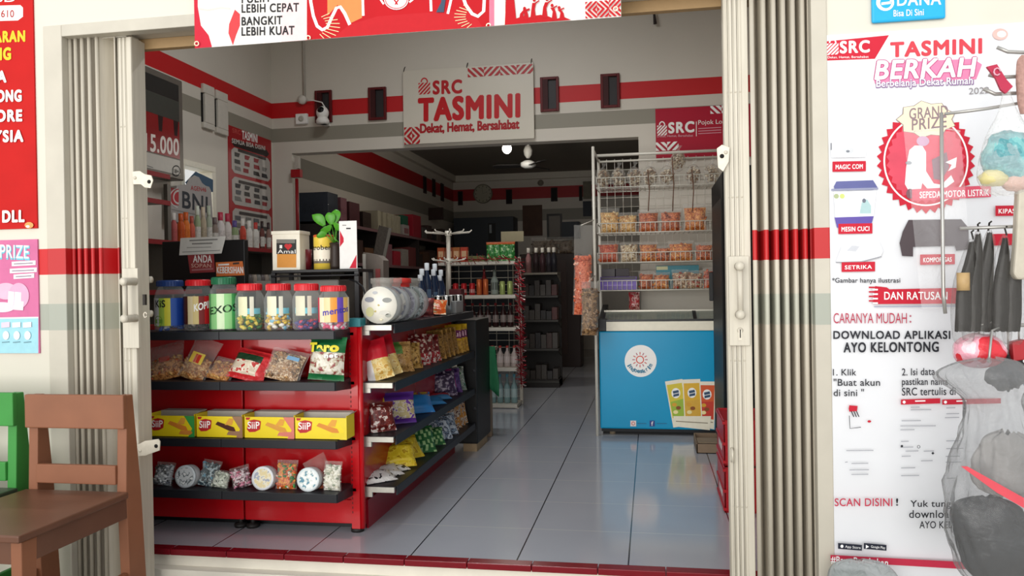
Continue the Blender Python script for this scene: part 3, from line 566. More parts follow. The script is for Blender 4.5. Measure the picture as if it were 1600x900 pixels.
# ---- banner hanging above the entrance
BY = FY - .06
bm = mat('e6e2dc', .4, var=.04, scale=4, bump=.04)
P = facade_panel('hanging_banner', 'long red and white banner hanging across the top of the entrance', 'banner', 303, -70, 970, 51, bm, .06, .004, base='cloth')
bz = at(303, 77, Y=BY).z
P.quad('red_curve', [(303, 78), (303, -60), (309, -60), (309, 10), (314, 40), (326, 55), (331, 72), (330, 77)], rd)
P.quad('red_leaf', [(364, 71), (357, 52), (358, 38), (367, 15), (375, 22), (375, 40), (369, 55)], mat('c8242c', .4))
P.line('grey_wave', [(312, 14), (325, 16), (345, 12), (360, 14)], 3, mat('cfcac4', .5))
P.quad('pink_wash', [(440, 69), (440, -60), (480, -60), (480, 63)], mat('eccaca', .5))
for t, y, x1 in (('PULIH', -8, 420), ('LEBIH CEPAT', 7, 467), ('BANGKIT', 27, 441), ('LEBIH KUAT', 43, 460)): P.text(t, 378, y, x1, y + 13, INK, .05, tilt=2)
rb = mat('b91a22', .6, var=.08, scale=6, spec=.12)
P.quad('red_field', [(480, 64), (480, -60), (765, -60), (765, 45)], rb)
P.quad('orange_block', [(512, 25), (512, -60), (566, -60), (566, 28), (545, 38), (528, 8)], mat('d9823e', .5))
P.quad('red_swell', [(520, 60), (548, 38), (590, 26), (640, 22), (700, 18), (740, 20), (756, 46)], mat('bd242b', .6, spec=.12))
wav = lambda x0, y0, s: [(x0 + s * a, y0 + c) for a, c in ((0, -40), (2, 0), (6, 22), (12, 38), (20, 44), (28, 40), (35, 24), (42, 10), (48, 8), (55, 18), (63, 36))]
P.line('white_wave', wav(484, 3, 1), 5, wt); P.line('white_wave', [(566, -40), (568, 25)], 4, wt)
P.line('white_wave', [(672, -40), (674, 18)], 4, wt); P.line('white_wave', [(700, 22), (712, -30)], 4, wt)
P.line('white_wave', [(715, -30), (728, 8), (738, 22), (747, 26), (756, 18), (758, -20)], 5, wt)
P.line('white_wave', [(582, -20), (600, 7)], 3, wt); P.line('white_wave', [(650, -4), (640, 4)], 3, wt)
for k in range(9):
    a = PI * (.02 + .08 * k) - 1.0
    P.line('ray', [(492 + 18 * math.cos(a), 40 + 16 * math.sin(a)), (492 + 40 * math.cos(a), 42 + 26 * math.sin(a))], 1.2, mat('e8cf9e', .5)); P.line('ray', [(746 - 18 * math.cos(a), 26 + 14 * math.sin(a)), (746 - 36 * math.cos(a), 26 + 22 * math.sin(a))], 1.2, mat('e8cf9e', .5))
P.ell('round_emblem', 620, 0, 19, 16, wt); P.ring('round_emblem', 620, 0, 17, 14, 2, mat('d66a6a', .4)); [P.line('round_emblem', [(620 - 10 * s_, -9), (620 + 2 * s_, 8)], 2.2, rb) for s_ in (1, -1)]; P.line('round_emblem', [(613, 0), (627, -1)], 2, rb)
P.quad('blue_cloth', [(682, 20), (690, 4), (690, -20), (700, -20), (694, 20)], mat('2c4058', .5))
P.quad('pink_strip', [(765, 46), (765, -60), (773, -60), (773, 46)], mat('dd6a86', .4)); P.quad('pale_strip', [(773, 45), (773, -60), (790, -60), (790, 43)], mat('ecdcd2', .4))
P.quad('red_tower', [(789, 42), (793, -40), (800, -40), (808, 42)], rb)
P.quad('hill_silhouette', [(805, 40), (806, 30), (812, 28), (820, 31), (832, 26), (845, 24), (856, 26), (868, 31), (880, 27), (893, 32), (900, 38)], rb)
for (x, y, h, lean) in ((815, 29, 15, 5), (822, 27, 14, -2), (833, 25, 26, 2), (851, 24, 26, 4), (866, 28, 20, -3), (878, 28, 16, -4)):
    P.quad('people_silhouette', [(x - 4, y + 5), (x - 2, y - h * .45), (x - 3 + lean, y - h * .75), (x + 3 + lean, y - h * .75), (x + 3, y - h * .4), (x + 5, y + 5)], rb); P.ell('people_silhouette', x + lean, y - h * .92, 2.4, 2.8, rb, n=10)
    P.line('people_silhouette', [(x + lean, y - h * .66), (x + lean + 8, y - h * .9)], 2, rb)
P.weave('woven_stripes', 915, 0, 970, 30, rb, 3, 2, 4)
for (x, y) in ((309, 69), (483, 60), (764, 41), (962, 15)): P.ring('eyelet', x, y, 3.2, 3.2, 1.6, mat('b8a890', .3, .8), 14)
P.done()
zt_ = at(303, -70, Y=BY).z
for px in (320, 640, 950):
    b = MB(); p = at(px, 0, Y=FY); b.tube([(p.x, BY - .004, zt_ - .02), (p.x, BY - .01, zt_ + .06), (p.x, FY + .001, zt_ + .09)], .004, mat('8a8478', .6), 6); b.build('tie_cord', P.root)
# ---- chairs
def chair(name, label, col, dark, xl, xr, yb, zs, zt, depth):
    r = thing(name, label, 'chair', ((xl + xr) / 2, yb - depth / 2, GR), 'painted wooden chairs'); pw_ = .045; W_ = xr - xl
    mt = mat(col, .5, var=.14, scale=7, bump=.06); md = mat(dark, .38, var=.14, scale=6, bump=.06)
    for x in (xl, xr - pw_):
        b = MB()   # rear leg: upright back post above, splayed and thicker towards the floor
        b.prism([(x, yb + .005, zt), (x, yb - .035, zt), (x, yb - .05, zs), (x, yb - .03, GR), (x, yb + .085, GR), (x, yb + .05, zs)], (pw_, 0, 0), mt); b.build('leg', r, bevel=.004)
        b = MB(); b.prism([(x, yb - depth + .01, GR), (x, yb - depth + .01, zs - .03), (x, yb - depth + .085, zs - .03), (x, yb - depth + .065, GR)], (pw_, 0, 0), mt); b.build('leg', r, bevel=.004)
    hh = zt - zs
    b = MB(); b.box((xl - .002, yb - .062, zt - hh * .345), (xr + .002, yb - .036, zt + .004), mt); b.build('top_rail', r, bevel=.005)
    b = MB(); b.box((xl + pw_, yb - .058, zs + hh * .07), (xr - pw_, yb - .034, zs + hh * .27), mt); b.build('lower_rail', r, bevel=.004)
    b = MB(); b.box((xl - .012, yb - depth - .015, zs - .028), (xr + .012, yb - .05, zs), md); b.build('seat', r, bevel=.006)
    for a, c in (((xl + .002, yb - depth + .02, zs - .115), (xl + .03, yb - .03, zs - .028)), ((xr - .03, yb - depth + .02, zs - .115), (xr - .002, yb - .03, zs - .028)), ((xl + .03, yb - depth + .018, zs - .115), (xr - .03, yb - depth + .04, zs - .028)), ((xl + .03, yb - .06, zs - .115), (xr - .03, yb - .04, zs - .028))):
        b = MB(); b.box(a, c, md); b.build('apron', r, bevel=.003)
    for x in (xl + .008, xr - pw_ + .012):
        b = MB(); b.box((x, yb - depth + .05, GR + .16), (x + .022, yb + .02, GR + .2), mt); b.build('stretcher', r, bevel=.003)
    return r
yb = 3.08; xa, xb = at(43, 700, Y=yb - .05).x, at(196, 700, Y=yb - .05).x; zs = at(120, 766, Y=yb - .05).z; zt = at(120, 618, Y=yb - .05).z
sf = at(34, 836, Z=zs)
chair('wooden_chair', 'brown painted wooden chair with a ladder back in front of the left gate', '8f5c41', '6a4736', xa, xb, yb, zs, zt, max(.4, yb - sf.y))
xg = at(21, 700, Y=yb - .05).x
chair('wooden_chair', 'green painted wooden chair cut off by the left edge, beside the brown chair', '3d9440', '3c4a38', xg - (xb - xa), xg, yb + .01, zs, zt + .005, .45)
# ================================================================== RED GONDOLAS AND WHAT STANDS ON THEM
gr_red = mat('c20d18', .22, var=.05, scale=6, coat=.3); gr_red2 = mat('b10c16', .25, var=.06, scale=6, coat=.3); shelf_m = mat('1c1e24', .42, var=.1, scale=12); steel = mat('b9b7ae', .35, .5, var=.12, scale=40)
GY = 3.93; GX0, GX1 = -2.81, -1.545; LIP = 3.70
r = thing('gondola_shelf', 'red gondola shelf with black shelves facing the street, jars of sweets on top', 'shelf', (-2.16, 3.82, 0), 'red gondola shelves')
for x0, x1 in ((GX0, -2.168), (-2.158, GX1 + .01)):
    b = MB(); b.box((x0, GY, .045), (x1, GY + .03, 1.09), gr_red); b.build('back_panel', r, bevel=.004)
    b = MB(); b.box((x0, GY - .012, .04), (x1, GY + .002, .165), gr_red); b.build('kick_panel', r, bevel=.003)
b = MB(); b.box((GX0, GY - .02, .03), (GX0 + .05, GY + .04, 1.11), gr_red2); b.build('post', r, bevel=.004)
b = MB(); x0, x1 = at(548, 650, Y=GY - .02).x, at(566, 650, Y=GY - .02).x; b.box((x0, GY - .03, .02), (x1 - .018, GY + .04, 1.085), gr_red); b.tube([(x1 - .012, GY - .01, .02), (x1 - .012, GY - .01, 1.085)], .016, gr_red, 12)
for k in range(40): b.box((x0 + .004, GY - .031, .1 + k * .024), (x0 + .009, GY - .0298, .112 + k * .024), mat('5a0a10', .6))
o = b.build('post', r); b = MB(); b.box((x0 - .004, GY - .034, 1.07), (x1 + .004, GY + .044, 1.115), mat('2d7d86', .4)); b.build('post_cap', o, bevel=.003)
SZ = [1.062, .806, .516, .25]
for z in SZ:
    for xa_, xb_ in ((GX0, -2.164), (-2.162, GX1)):
        b = MB(); b.box((xa_, LIP, z - .012), (xb_, GY, z), shelf_m); b.box((xa_, LIP - .004, z - .042), (xb_, LIP + .006, z + .001), shelf_m)
        if xb_ == GX1:
            b.prism([(xb_, LIP, z - .042), (xb_, GY, z - .06), (xb_, GY, z), (xb_, LIP, z)], (.004, 0, 0), shelf_m)
        b.build('shelf', r, bevel=.002)
    b = MB(); b.box((GX1 + .004, GY - .03, z - .035), (GX1 + .022, GY - .005, z - .02), steel); b.build('bracket', r)
for x in (GX0 + .04, -2.19, -2.12, -1.53):
    b = MB(); b.lathe([(0, 0), (.034, 0), (.034, .018), (.012, .022), (.012, .05)], mat('23201f', .5), (x, GY + .0, 0), 14); b.build('foot', r)
SX0, SX1, SY0, SY1 = -1.5, -1.33, 3.96, 5.86
r = thing('gondola_shelf', 'red gondola shelf along the aisle with packets of snacks, behind the corner post', 'shelf', (-1.42, 4.9, 0), 'red gondola shelves')
for a, c in ((3.97, 4.9), (4.905, 5.86)):
    b = MB(); b.box((SX0 - .03, a, .02), (SX0, c, 1.04), gr_red2); b.build('back_panel', r, bevel=.003)
SS = [1.078, .775, .492, .228]
for z in SS:
    b = MB(); b.box((SX0, SY0, z - .012), (SX1, SY1, z), shelf_m); b.box((SX1 - .005, SY0 + .02, z - .048), (SX1 + .005, SY1, z + .001), shelf_m); b.build('shelf', r, bevel=.002)
    b = MB(); b.box((SX0 + .005, SY0 - .008, z - .03), (SX1 - .004, SY0 + .006, z - .002), steel); b.box((SX0 + .002, SY0 - .008, z - .055), (SX0 + .045, SY0 + .006, z - .03), steel); b.build('bracket', r, bevel=.001)
b = MB(); b.box((SX0, 3.98, .0), (SX0 + .012, SY1, .15), mat('8e0f22', .3, var=.05)); b.build('kick_panel', r)
# black speaker-like cabinet closing the aisle gondola
r = thing('end_cabinet', 'tall black cabinet closing the far end of the aisle gondola', 'cabinet', (-1.41, 6.1, 0)); b = MB(); x0 = at(714, 600, Y=5.9).x; x1 = at(745, 600, Y=5.9).x; z1 = at(740, 500, Y=5.9).z
b.box((x0, 5.9, .06), (x1, 6.4, z1), mat('0b0b0d', .4)); b.build('body', r, bevel=.008)
b = MB(); b.box((x0 + .04, 5.91, 0), (x1 - .01, 6.3, .06), mat('b39a78', .6, var=.2, scale=20)); b.build('base_block', r)
b = MB()
for z in (.62, .33): b.lathe([(0, 0), (.012, 0), (.012, .004), (0, .005)], mat('3a3a3e', .3), (0, 0, 0), 10, Matrix.Translation((x1 - .02, 5.9, z)) @ Matrix.Rotation(PI / 2, 4, 'X'))
b.build('knobs', r)
# ---- sweet jars
glass = clear('e8f0ee', .93, .04)
def sweets(b, c, rad, h, n, mats, sz=.013):
    for k in range(n):
        a = random.uniform(0, 2 * PI); q = rad * math.sqrt(random.random()) * .92; R = Matrix.Rotation(random.uniform(0, 3), 3, Vector((random.random(), random.random(), random.random())).normalized())
        if k % 2 == 0: q = rad * random.uniform(.78, .94)
        b.ball((c[0] + q * math.cos(a), c[1] + q * math.sin(a), c[2] + random.uniform(.01, h)), (sz * 1.4, sz * .8, sz * .8), random.choice(mats), 6, 4, R)
def jar(label, px, w, ytop, lidh, lid, fill, fillmats, band=None, words=(), bandz=(.12, .72)):
    Yj = 3.815; c = at(px, 514, Y=Yj); z0 = SZ[0] + .0005; top = at(px, ytop, Y=Yj).z; rad = abs(at(px + w / 2, 480, Y=Yj).x - at(px - w / 2, 480, Y=Yj).x) / 2; H_ = top - z0; lh = lidh
    r = thing('candy_jar', label, 'jar', (c.x, Yj, z0), 'candy jars on the top shelf'); hb = H_ - lh; o = (c.x, Yj, z0)
    b = MB(); b.lathe([(0, .001), (rad * .9, .001), (rad, .012), (rad, hb * .74), (rad * .94, hb * .84), (rad * .78, hb * .94), (rad * .76, hb)], glass, o, 28); b.build('body', r)
    b = MB(); k = rad * .84; b.lathe([(k, hb - .006), (k, H_ - .006), (k * .95, H_), (0, H_)], mat(lid, .35, var=.03), o, 28)
    for i in range(28):
        a = 2 * PI * i / 28; b.box((-.0015, -.0015, hb - .004), (.0015, .0015, H_ - .006), mat(lid, .35, var=.03), Matrix.Translation((c.x + k * math.cos(a), Yj + k * math.sin(a), z0)))
    b.build('lid', r)
    b = MB(); sweets(b, o, rad - .016, hb * fill, int(60 + 90 * fill), fillmats); tag(b.build('sweets', r), kind='stuff')
    if band:
        lb = MB(); za, zb = hb * bandz[0], hb * bandz[1]; n = len(band); ac = math.atan2(-Yj, -c.x); A0, A1 = ac - PI * .5, ac + PI * .5
        for i, h in enumerate(band): lb.lathe([(rad + .0012, za), (rad + .0012, zb)], mat(h, .4, var=.04), o, 6, None, A0 + (A1 - A0) * i / n, A0 + (A1 - A0) * (i + 1) / n)
        lo = lb.build('label_band', r)
        for (s, mm, u0, v0, u1, v1, bold, sl) in words:       # lettering wrapped round the jar
            vs, fs, a0, a1, b0, b1 = text_geo(s, bold); w_ = MB(); out = []
            for v in vs:
                u = u0 + (u1 - u0) * (v.x - a0) / (a1 - a0); q = v0 + (v1 - v0) * (v.y - b0) / (b1 - b0) + sl * (u - .5)
                t = A0 + PI * u; out.append((c.x + (rad + .0024) * math.cos(t), Yj + (rad + .0024) * math.sin(t), z0 + hb * q))
            w_.add(out, fs, mm); w_.build('lettering', lo)
    return r
M_ = lambda *hs: [mat(h, .35, var=.05) for h in hs]
sg = mat('e9e6c4', .4)
jar('candy jar with a blue lid and blue label, nearest the left gate', 267, 42, 438, .026, '23407c', .55, M_('1f49b0', '2b5bc4', 'dfe6ee'), ['c4cacc', 'c9cfd2', '9fc04e', 'd6d23c', '2657b2', '2048a4', '1d3f98', '2048a4'], (('KiS', INK, .16, .52, .4, .68, .02, 0), ('o', mat('6f9e3a', .4), .12, .1, .34, .34, .06, 0)))
jar('candy jar with a red lid full of dark brown coffee sweets', 311, 40, 437, .026, 'd2222a', .72, M_('3a1712', '5a1f18', 'd8c8b8', '2a0f0d'), ['3a1512', '4a1a14', 'd8c9a0', 'cdb97a', '7a1c1c', 'b81c22', '4a1a14', '3a1512'], (('KOPIKO', PWHITE, .4, .44, .92, .6, .03, .22),), (.15, .75))
jar('candy jar with a green lid and pale green label', 351, 40, 433, .032, '1f6a46', .6, M_('5aa860', '3f8f4c', 'cfe8c0'), ['4c9c5c', '8ecb86', 'd8efc4', '9ad890', '4fae62', '2f8f4c'], (('EXOS', mat('16381f', .5), .14, .38, .8, .54, .02, .12),), (.04, .78))
jar('red lidded candy jar half empty with yellow and green sweets', 391, 41, 443, .03, 'd4202a', .36, M_('e0c63a', '3f7a34', '2f6a2c', 'e8d45a'), None)
jar('red lidded candy jar with yellow and white sweets, in the middle', 436, 41, 443, .03, 'd4202a', .42, M_('e8c83a', 'd9b04a', 'e9e6dc', '7fb8d0'), None)
jar('red lidded candy jar with dark purple sweets', 480, 41, 443, .03, 'd4202a', .22, M_('3b2f7c', '54307c', '2c2a66', 'c8405a'), None)
jar('candy jar with pink sweets and a striped label, nearest the red post', 522, 44, 446, .024, 'd4202a', .2, M_('d8306a', 'e86a90', 'e8e0e4'), ['d8405a', 'f0e6c8', 'f2d2a0', 'e89a3c', '6a4ab0', 'efc36a', 'f3e2c0'], (('mentos', mat('3c3aa8', .4), .26, .4, .86, .54, .02, .16),), (.2, .82))
# strips of white and blue paper inside the three middle jars
for px, hs in ((391, ('ece8c0', 'e8e4d0')), (436, ('ece8c8', 'e6e2d0')), (480, ('e2dcc0', 'dcd4c0'))):
    c = at(px, 480, Y=3.815); b = MB(); b.lathe([(.0612, .075), (.0612, .175)], mat(hs[0], .5), (c.x, 3.815, SZ[0]), 6, None, -PI * .75, -PI * .42); b.lathe([(.0612, .075), (.0612, .175)], mat(hs[1], .5), (c.x, 3.815, SZ[0]), 4, None, -PI * .36, -PI * .25)
    b.lathe([(.0608, .085), (.0608, .115)], mat('6cc0d0', .4), (c.x, 3.815, SZ[0]), 10, None, -PI * .95, -PI * .05)
    jr = [o for o in C.objects if o.get('category') == 'jar' and abs(o.location.x - c.x) < .02][0]; b.build('paper_label', jr)

# ---- bags
def pillow(b, M, w, h, d, fn, seed=0, nu=11, nv=14, crimp=.07, wr=.10):
    """sealed bag: front is -Y, u in -1..1, v in 0..1; fn(u, v, side) gives the material"""
    for side in (-1, 1):
        vs = []; fs = {}
        for j in range(nv + 1):
            v = j / nv
            for i in range(nu + 1):
                u = -1 + 2 * i / nu; inn = min(1, max(0, (v - crimp) / .12)) * min(1, max(0, (1 - crimp - v) / .12)); inn = inn * inn * (3 - 2 * inn)
                t = (max(0, 1 - abs(u) ** 2.6)) ** .55 * inn * d / 2
                nz = noise.noise(Vector((u * 2.2 + seed * 3.1, v * 3.3, seed * 1.7 + side * .3))); ed = math.sin(PI * min(1, max(0, v)))
                x = u * w / 2 * (1 - .07 * ed) ; y = side * (t * (1 + wr * 4 * nz) + .0006) + nz * wr * d * .25
                z = v * h + (.004 * h if (i % 2 and v in (0, 1)) else 0)
                vs.append(M @ Vector((x, y, z)))
        for j in range(nv):
            for i in range(nu):
                a = j * (nu + 1) + i; f = (a, a + 1, a + nu + 2, a + nu + 1); f = f if side < 0 else f[::-1]
                fs.setdefault(fn(-1 + 2 * (i + .5) / nu, (j + .5) / nv, side), []).append(f)
        base = len(b.v); b.v += [tuple(v) for v in vs]
        for m, L in fs.items():
            k = b._m(m)
            for f in L: b.f.append([q + base for q in f]); b.mi.append(k); b.sm.append(True)
def lie(c, yaw=0, pitch=0, roll=0):
    return Matrix.Translation(c) @ Matrix.Rotation(yaw, 4, 'Z') @ Matrix.Rotation(pitch, 4, 'X') @ Matrix.Rotation(roll, 4, 'Y')
def CORE(mats):
    hx = [tuple(round(255 * (12.92 * x if x <= .0031308 else 1.055 * x ** (1 / 2.4) - .055)) for x in m.node_tree.nodes['Principled BSDF'].inputs['Base Color'].default_value[:3]) for m in mats[:3]]
    return printed(*['%02x%02x%02x' % h for h in hx], 95, .5, .5)
def bits(b, M, w, h, d, n, mats, sz):
    """loose pieces of snack inside a bag, packed against its front"""
    pillow(b, M, w * .93, h * .97, d * .62, lambda u, v, s: CORE(mats), random.random() * 9, 8, 9, .03, .25)
    for k in range(n):
        u = random.uniform(-.86, .86); v = random.uniform(.06, .96); t = (1 - abs(u) ** 2.4) * d * .34
        y = -t * random.uniform(.55, 1.0) if k % 3 else random.uniform(-t, t)
        s = sz * random.uniform(.7, 1.3); R = (M.to_3x3() @ Matrix.Rotation(random.uniform(0, 3), 3, Vector((random.random(), random.random(), random.random() + .01)).normalized()))
        b.ball(M @ Vector((u * w / 2, y, v * h)), (s, s * .62, s * .38), random.choice(mats), 6, 4, R, .15)
film = clear('f4f1ea', .93, .12, .5, 60.)
def snack_bag(label, group, M, w, h, d, fill, mats, sz=.014, n=60, tag_=None, name='snack_bag', cat='snack bag', gather=False, filmm=None):
    r = thing(name, label, cat, M.translation, group)
    b = MB(); bits(b, M, w * .94, h * fill, d, n, mats, sz); tag(b.build('snack_pieces', r), kind='stuff')
    b = MB(); F = filmm or film; pillow(b, M, w, h, d, lambda u, v, s: F, random.random() * 9, 9, 12, .05, .12); b.build('clear_wrapper', r)
    if tag_:
        for (u0, v0, u1, v1, mm) in tag_:
            b = MB(); b.add([M @ Vector((u * w / 2, -(max(0, 1 - abs(u) ** 2.6) ** .55) * d / 2 - .003, v * h)) for u, v in ((u0, v0), ((u0 + u1) / 2, v0), (u1, v0), (u1, v1), ((u0 + u1) / 2, v1), (u0, v1))], [(0, 1, 4, 5), (1, 2, 3, 4)], mm); b.build('printed_tag', r)
    return r
def foil_bag(label, group, M, w, h, d, fn, words=(), name='snack_packet', cat='packet', seed=None):
    r = thing(name, label, cat, M.translation, group)
    b = MB(); sd = random.random() * 9 if seed is None else seed; pillow(b, M, w, h, d, fn, sd, 11, 14); b.build('wrapper', r)
    for (s, mm, u0, v0, u1, v1, bold, sl) in words:
        vs, fs, a0, a1, b0, b1 = text_geo(s, bold); w_ = MB(); out = []
        for v in vs:
            u = u0 + (u1 - u0) * (v.x - a0) / (a1 - a0); q = v0 + (v1 - v0) * (v.y - b0) / (b1 - b0) + sl * (u - u0); y = -(max(0, 1 - abs(u) ** 2.6) ** .55) * d / 2 * 1.22 - .004
            out.append(M @ Vector((u * w / 2, y, q * h)))
        w_.add(out, fs, mm); w_.build('lettering', r)
    return r
def on(px, py, z, Y): p = at(px, py, Y=Y); return Vector((p.x, Y, z + .002))
g2 = 'snack bags on the second shelf'; z = SZ[1]
crisp = M_('b5763c', 'c98b4a', '8f5528', 'd6a561', 'a8501f')
snack_bag('clear bag of brown spicy crisps leaning at the left end of the second shelf', g2, lie(on(262, 597, z, 3.79), .1, -.5, -.25), .19, .21, .07, .6, crisp, .016, 90, [(-.3, .42, .3, .56, mat('b0301e', .5))])
snack_bag('clear bag of brown crisps with a red and yellow label, second from the left gate', g2, lie(on(297, 597, z, 3.78), 0, -.4, .3), .17, .23, .07, .55, M_('c29058', 'a86c38', 'd8b078', '8f5528'), .016, 80, [(-.4, .36, .5, .62, mat('e3c24a', .5)), (-.1, .38, .3, .58, mat('c4321e', .5))])
snack_bag('low clear bag of brown crackers lying beside the red packet', g2, lie(on(337, 597, z, 3.78), 0, -.75, .25), .17, .14, .06, .8, crisp, .014, 70)
foil_bag('red snack packet with a dark top and white dish picture', g2, lie(on(381, 598, z, 3.77), 0, -.55, .22), .22, .17, .07, lambda u, v, s: printed('c2262a', 'd23034', None, 30) if (v > .8 or u > .55 or v < .12) else (printed('1e3a24', '24402a', None, 30) if v > .55 else printed('d8c8b0', 'e8dcc8', 'b83028', 40)))
snack_bag('clear bag of mixed brown nuts with a small blue label', g2, lie(on(437, 598, z, 3.77), 0, -.5, .2), .22, .17, .07, .9, M_('c8a070', '8f6a48', 'd8c0a0', '6a5038', 'b08050'), .013, 120, [(.1, .62, .7, .74, mat('7aa6c8', .5))])
tg = mat('1f6a3c', .3, var=.1); foil_bag('green and white snack packet with yellow lettering at the right end', g2, lie(on(509, 598, z, 3.77), -.05, -.12, .05), .20, .222, .09,
    lambda u, v, s: tg if v > .62 or v < .16 else printed('d8d2c4', 'b4a890', '8a3a3a', 36), (('Taro', mat('e6d83c', .35), -.85, .62, .78, .84, .06, .02), ('net', PWHITE, .1, .5, .75, .6, .04, .05)), seed=2)
# ---- biscuit boxes
g3 = 'wafer boxes on the third shelf'
def wafer_box(label, px0, px1, tint, dark, yaw=0):
    Yb = 3.73; a = at(px0, 684, Y=Yb).x; c = at(px1, 684, Y=Yb).x; z0 = SZ[2] + .001; w = c - a; h = .118; dp = .105
    r = thing('wafer_box', label, 'box', ((a + c) / 2, Yb + dp / 2, z0), g3); ye = mat('ecd21e', .35, var=.02); gi = mat('b8b2a8', .7); bk = Matrix.Translation(((a + c) / 2, Yb, z0)) @ Matrix.Rotation(yaw, 4, 'Z')
    b = MB(); t = .002
    b.box((-w / 2, 0, 0), (w / 2, dp, t), gi, bk); b.box((-w / 2, 0, 0), (-w / 2 + t, dp, h), ye, bk); b.box((w / 2 - t, 0, 0), (w / 2, dp, h), ye, bk); b.box((-w / 2, dp - t, 0), (w / 2, dp, h), gi, bk); b.box((-w / 2, 0, 0), (w / 2, t, h * .92), ye, bk); b.build('carton', r)
    b = MB(); b.prism([bk @ Vector(v) for v in ((-w / 2, dp, h), (w / 2, dp, h), (w / 2 - .02, dp + .04, h + .004), (-w / 2 + .02, dp + .04, h + .004))], (0, 0, .0015), gi); b.prism([bk @ Vector(v) for v in ((w / 2, .02, h), (w / 2, dp, h), (w / 2 + .018, dp - .01, h + .012), (w / 2 + .012, .04, h + .01))], (0, 0, .0015), gi)
    b.build('lid_flaps', r)
    b = MB()
    for k in range(7): x = -w / 2 + .02 + k * (w - .05) / 7; b.box((x, .02, .004), (x + .022, dp - .015, h * .8), mat('d8c078', .5), bk)
    b.build('wafer_packs', r)
    P = Panel('', '', '', bk @ Vector((-w / 2, 0, 0)), bk.to_3x3() @ Vector((1, 0, 0)), (0, 0, 1), w, h * .92, None, parent=r)
    f = lambda pts: [(u * w, v * h * .92) for u, v in pts]
    P.poly('flavour_corner', f([(.78, 1), (1, 1), (1, 0), (.86, 0), (.95, .4)]), mat(tint, .4))
    P.poly('red_mark', f([(.05, .42), (.1, .82), (.2, .88), (.3, .84), (.34, .8), (.32, .42), (.22, .3), (.1, .28)]), mat('b81e24', .4)); P.poly('red_mark', f([(.03, .97), (.13, .97), (.1, .86), (.04, .86)]), mat('b81e24', .4))
    vs, fs, a0, a1, b0, b1 = text_geo('SiiP', .015); d = P.up(); P._b('lettering').add([P.P(w * (.07 + .24 * (v.x - a0) / (a1 - a0)), h * .92 * (.44 + .34 * (v.y - b0) / (b1 - b0)), d) for v in vs], fs, PWHITE)
    P.poly('wafer_picture', f([(.42, .62), (.47, .76), (.82, .5), (.86, .3), (.72, .32)]), mat(dark, .5)); P.poly('wafer_picture', f([(.62, .6), (.72, .92), (.82, .9), (.78, .6)]), mat('e0a03c', .5)); P.poly('wafer_picture', f([(.66, .14), (.7, .3), (.92, .32), (.96, .2), (.9, .1)]), mat(tint if tint != '3a9a4a' else 'd88a38', .5))
    P.done(); return r
wafer_box('yellow wafer box with a green corner, at the left gate', 233, 304, '3a9a4a', 'd8822e')
wafer_box('yellow wafer box with a brown corner and dark chocolate wafer picture', 307, 379, '9a7358', '4a1c10')
wafer_box('yellow wafer box with a pink corner, third from the left gate', 382, 460, 'd87a6a', 'd99a3e')
r = wafer_box('yellow wafer box at the right end of the row, showing its yellow end panel', 461, 542, 'e6cf2e', 'd88a34')
# ---- lowest shelf: bags and tubs of sweets
g4 = 'sweet packs on the lowest shelf'; z = SZ[3]; dk = lambda *h: M_(*h)
def sweet_pack(label, px, w, h, yaw, pitch, roll, mats, Y=3.77, fill=.9): snack_bag(label, g4, lie(on(px, 768, z, Y), yaw, pitch, roll), w, h, .07, fill, mats, .013, 90, name='sweet_pack', cat='sweet bag')
sweet_pack('bag of black and silver wrapped sweets at the left end of the lowest shelf', 254, .11, .12, 0, -.3, .05, dk('2a2c30', 'c8ccd0', '6a7078', 'e8eaec'))
def tub(label, px, rad, rim, face, kind, Y=3.74):
    p = on(px, 768, z, Y); c = Vector((p.x, Y, z + rad + .001)); r = thing('sweet_tub', label, 'tub', (c.x, Y, z), g4); M = Matrix.Translation(c) @ Matrix.Rotation(PI / 2 - .12, 4, 'X')
    b = MB(); b.lathe([(0, 0), (rad, 0), (rad, -.05), (rad * .92, -.06), (0, -.06)], clear('e8ecee', .6, .1), (0, 0, 0), 28, M); b.build('tub_body', r)
    b = MB(); b.lathe([(rad * .8, .003), (rad, .004), (rad, -.006), (rad * .8, -.003)], mat(rim, .35), (0, 0, 0), 28, M); b.build('rim', r)
    b = MB(); b.lathe([(0, .002), (rad * .86, .002)], printed(*face, 45, .3, .1), (0, 0, 0), 28, M); b.build('lid_picture', r)
tub('round white tub with silver foil sweets, second from the left gate', 290, .058, 'cfd6da', ('d8dcde', '6a7478', 'f0f2f2'), 0)
sweet_pack('pale blue topped bag of sweets leaning on the silver tub', 322, .1, .135, .2, -.35, .2, dk('7ab0c8', '2a3a40', 'c8d8dc', '4a6068'), 3.78)
sweet_pack('bag of pale mint sweets to the right of the blue topped bag', 342, .1, .09, 0, -.5, .1, dk('d8dccc', 'b8c0b0', 'e8ece0', '6a7468'), 3.76)
sweet_pack('bag of pink and white wrapped sweets leaning left of the round tub', 380, .1, .11, .3, -.35, -.25, dk('d890a8', 'e8d8dc', '5a2030', 'c05070'), 3.78)
tub('tub with a white rim and pale yellow picture, left of the green orange bag', 411, .06, 'e8eaee', ('e8d8a8', 'f0e8d0', 'a8b0c0'), 0)
sweet_pack('tall bag of green and orange sweets between the two round tubs', 447, .115, .145, 0, -.2, 0, dk('3f9a4a', 'd8582a', 'e8a040', '2f7a3c', 'e8d8c8'))
tub('round tub with a teal lower half, right of the green and orange bag', 482, .06, 'e0e8ea', ('f0f4f2', 'd8e0dc', '4f8aa0'), 0)
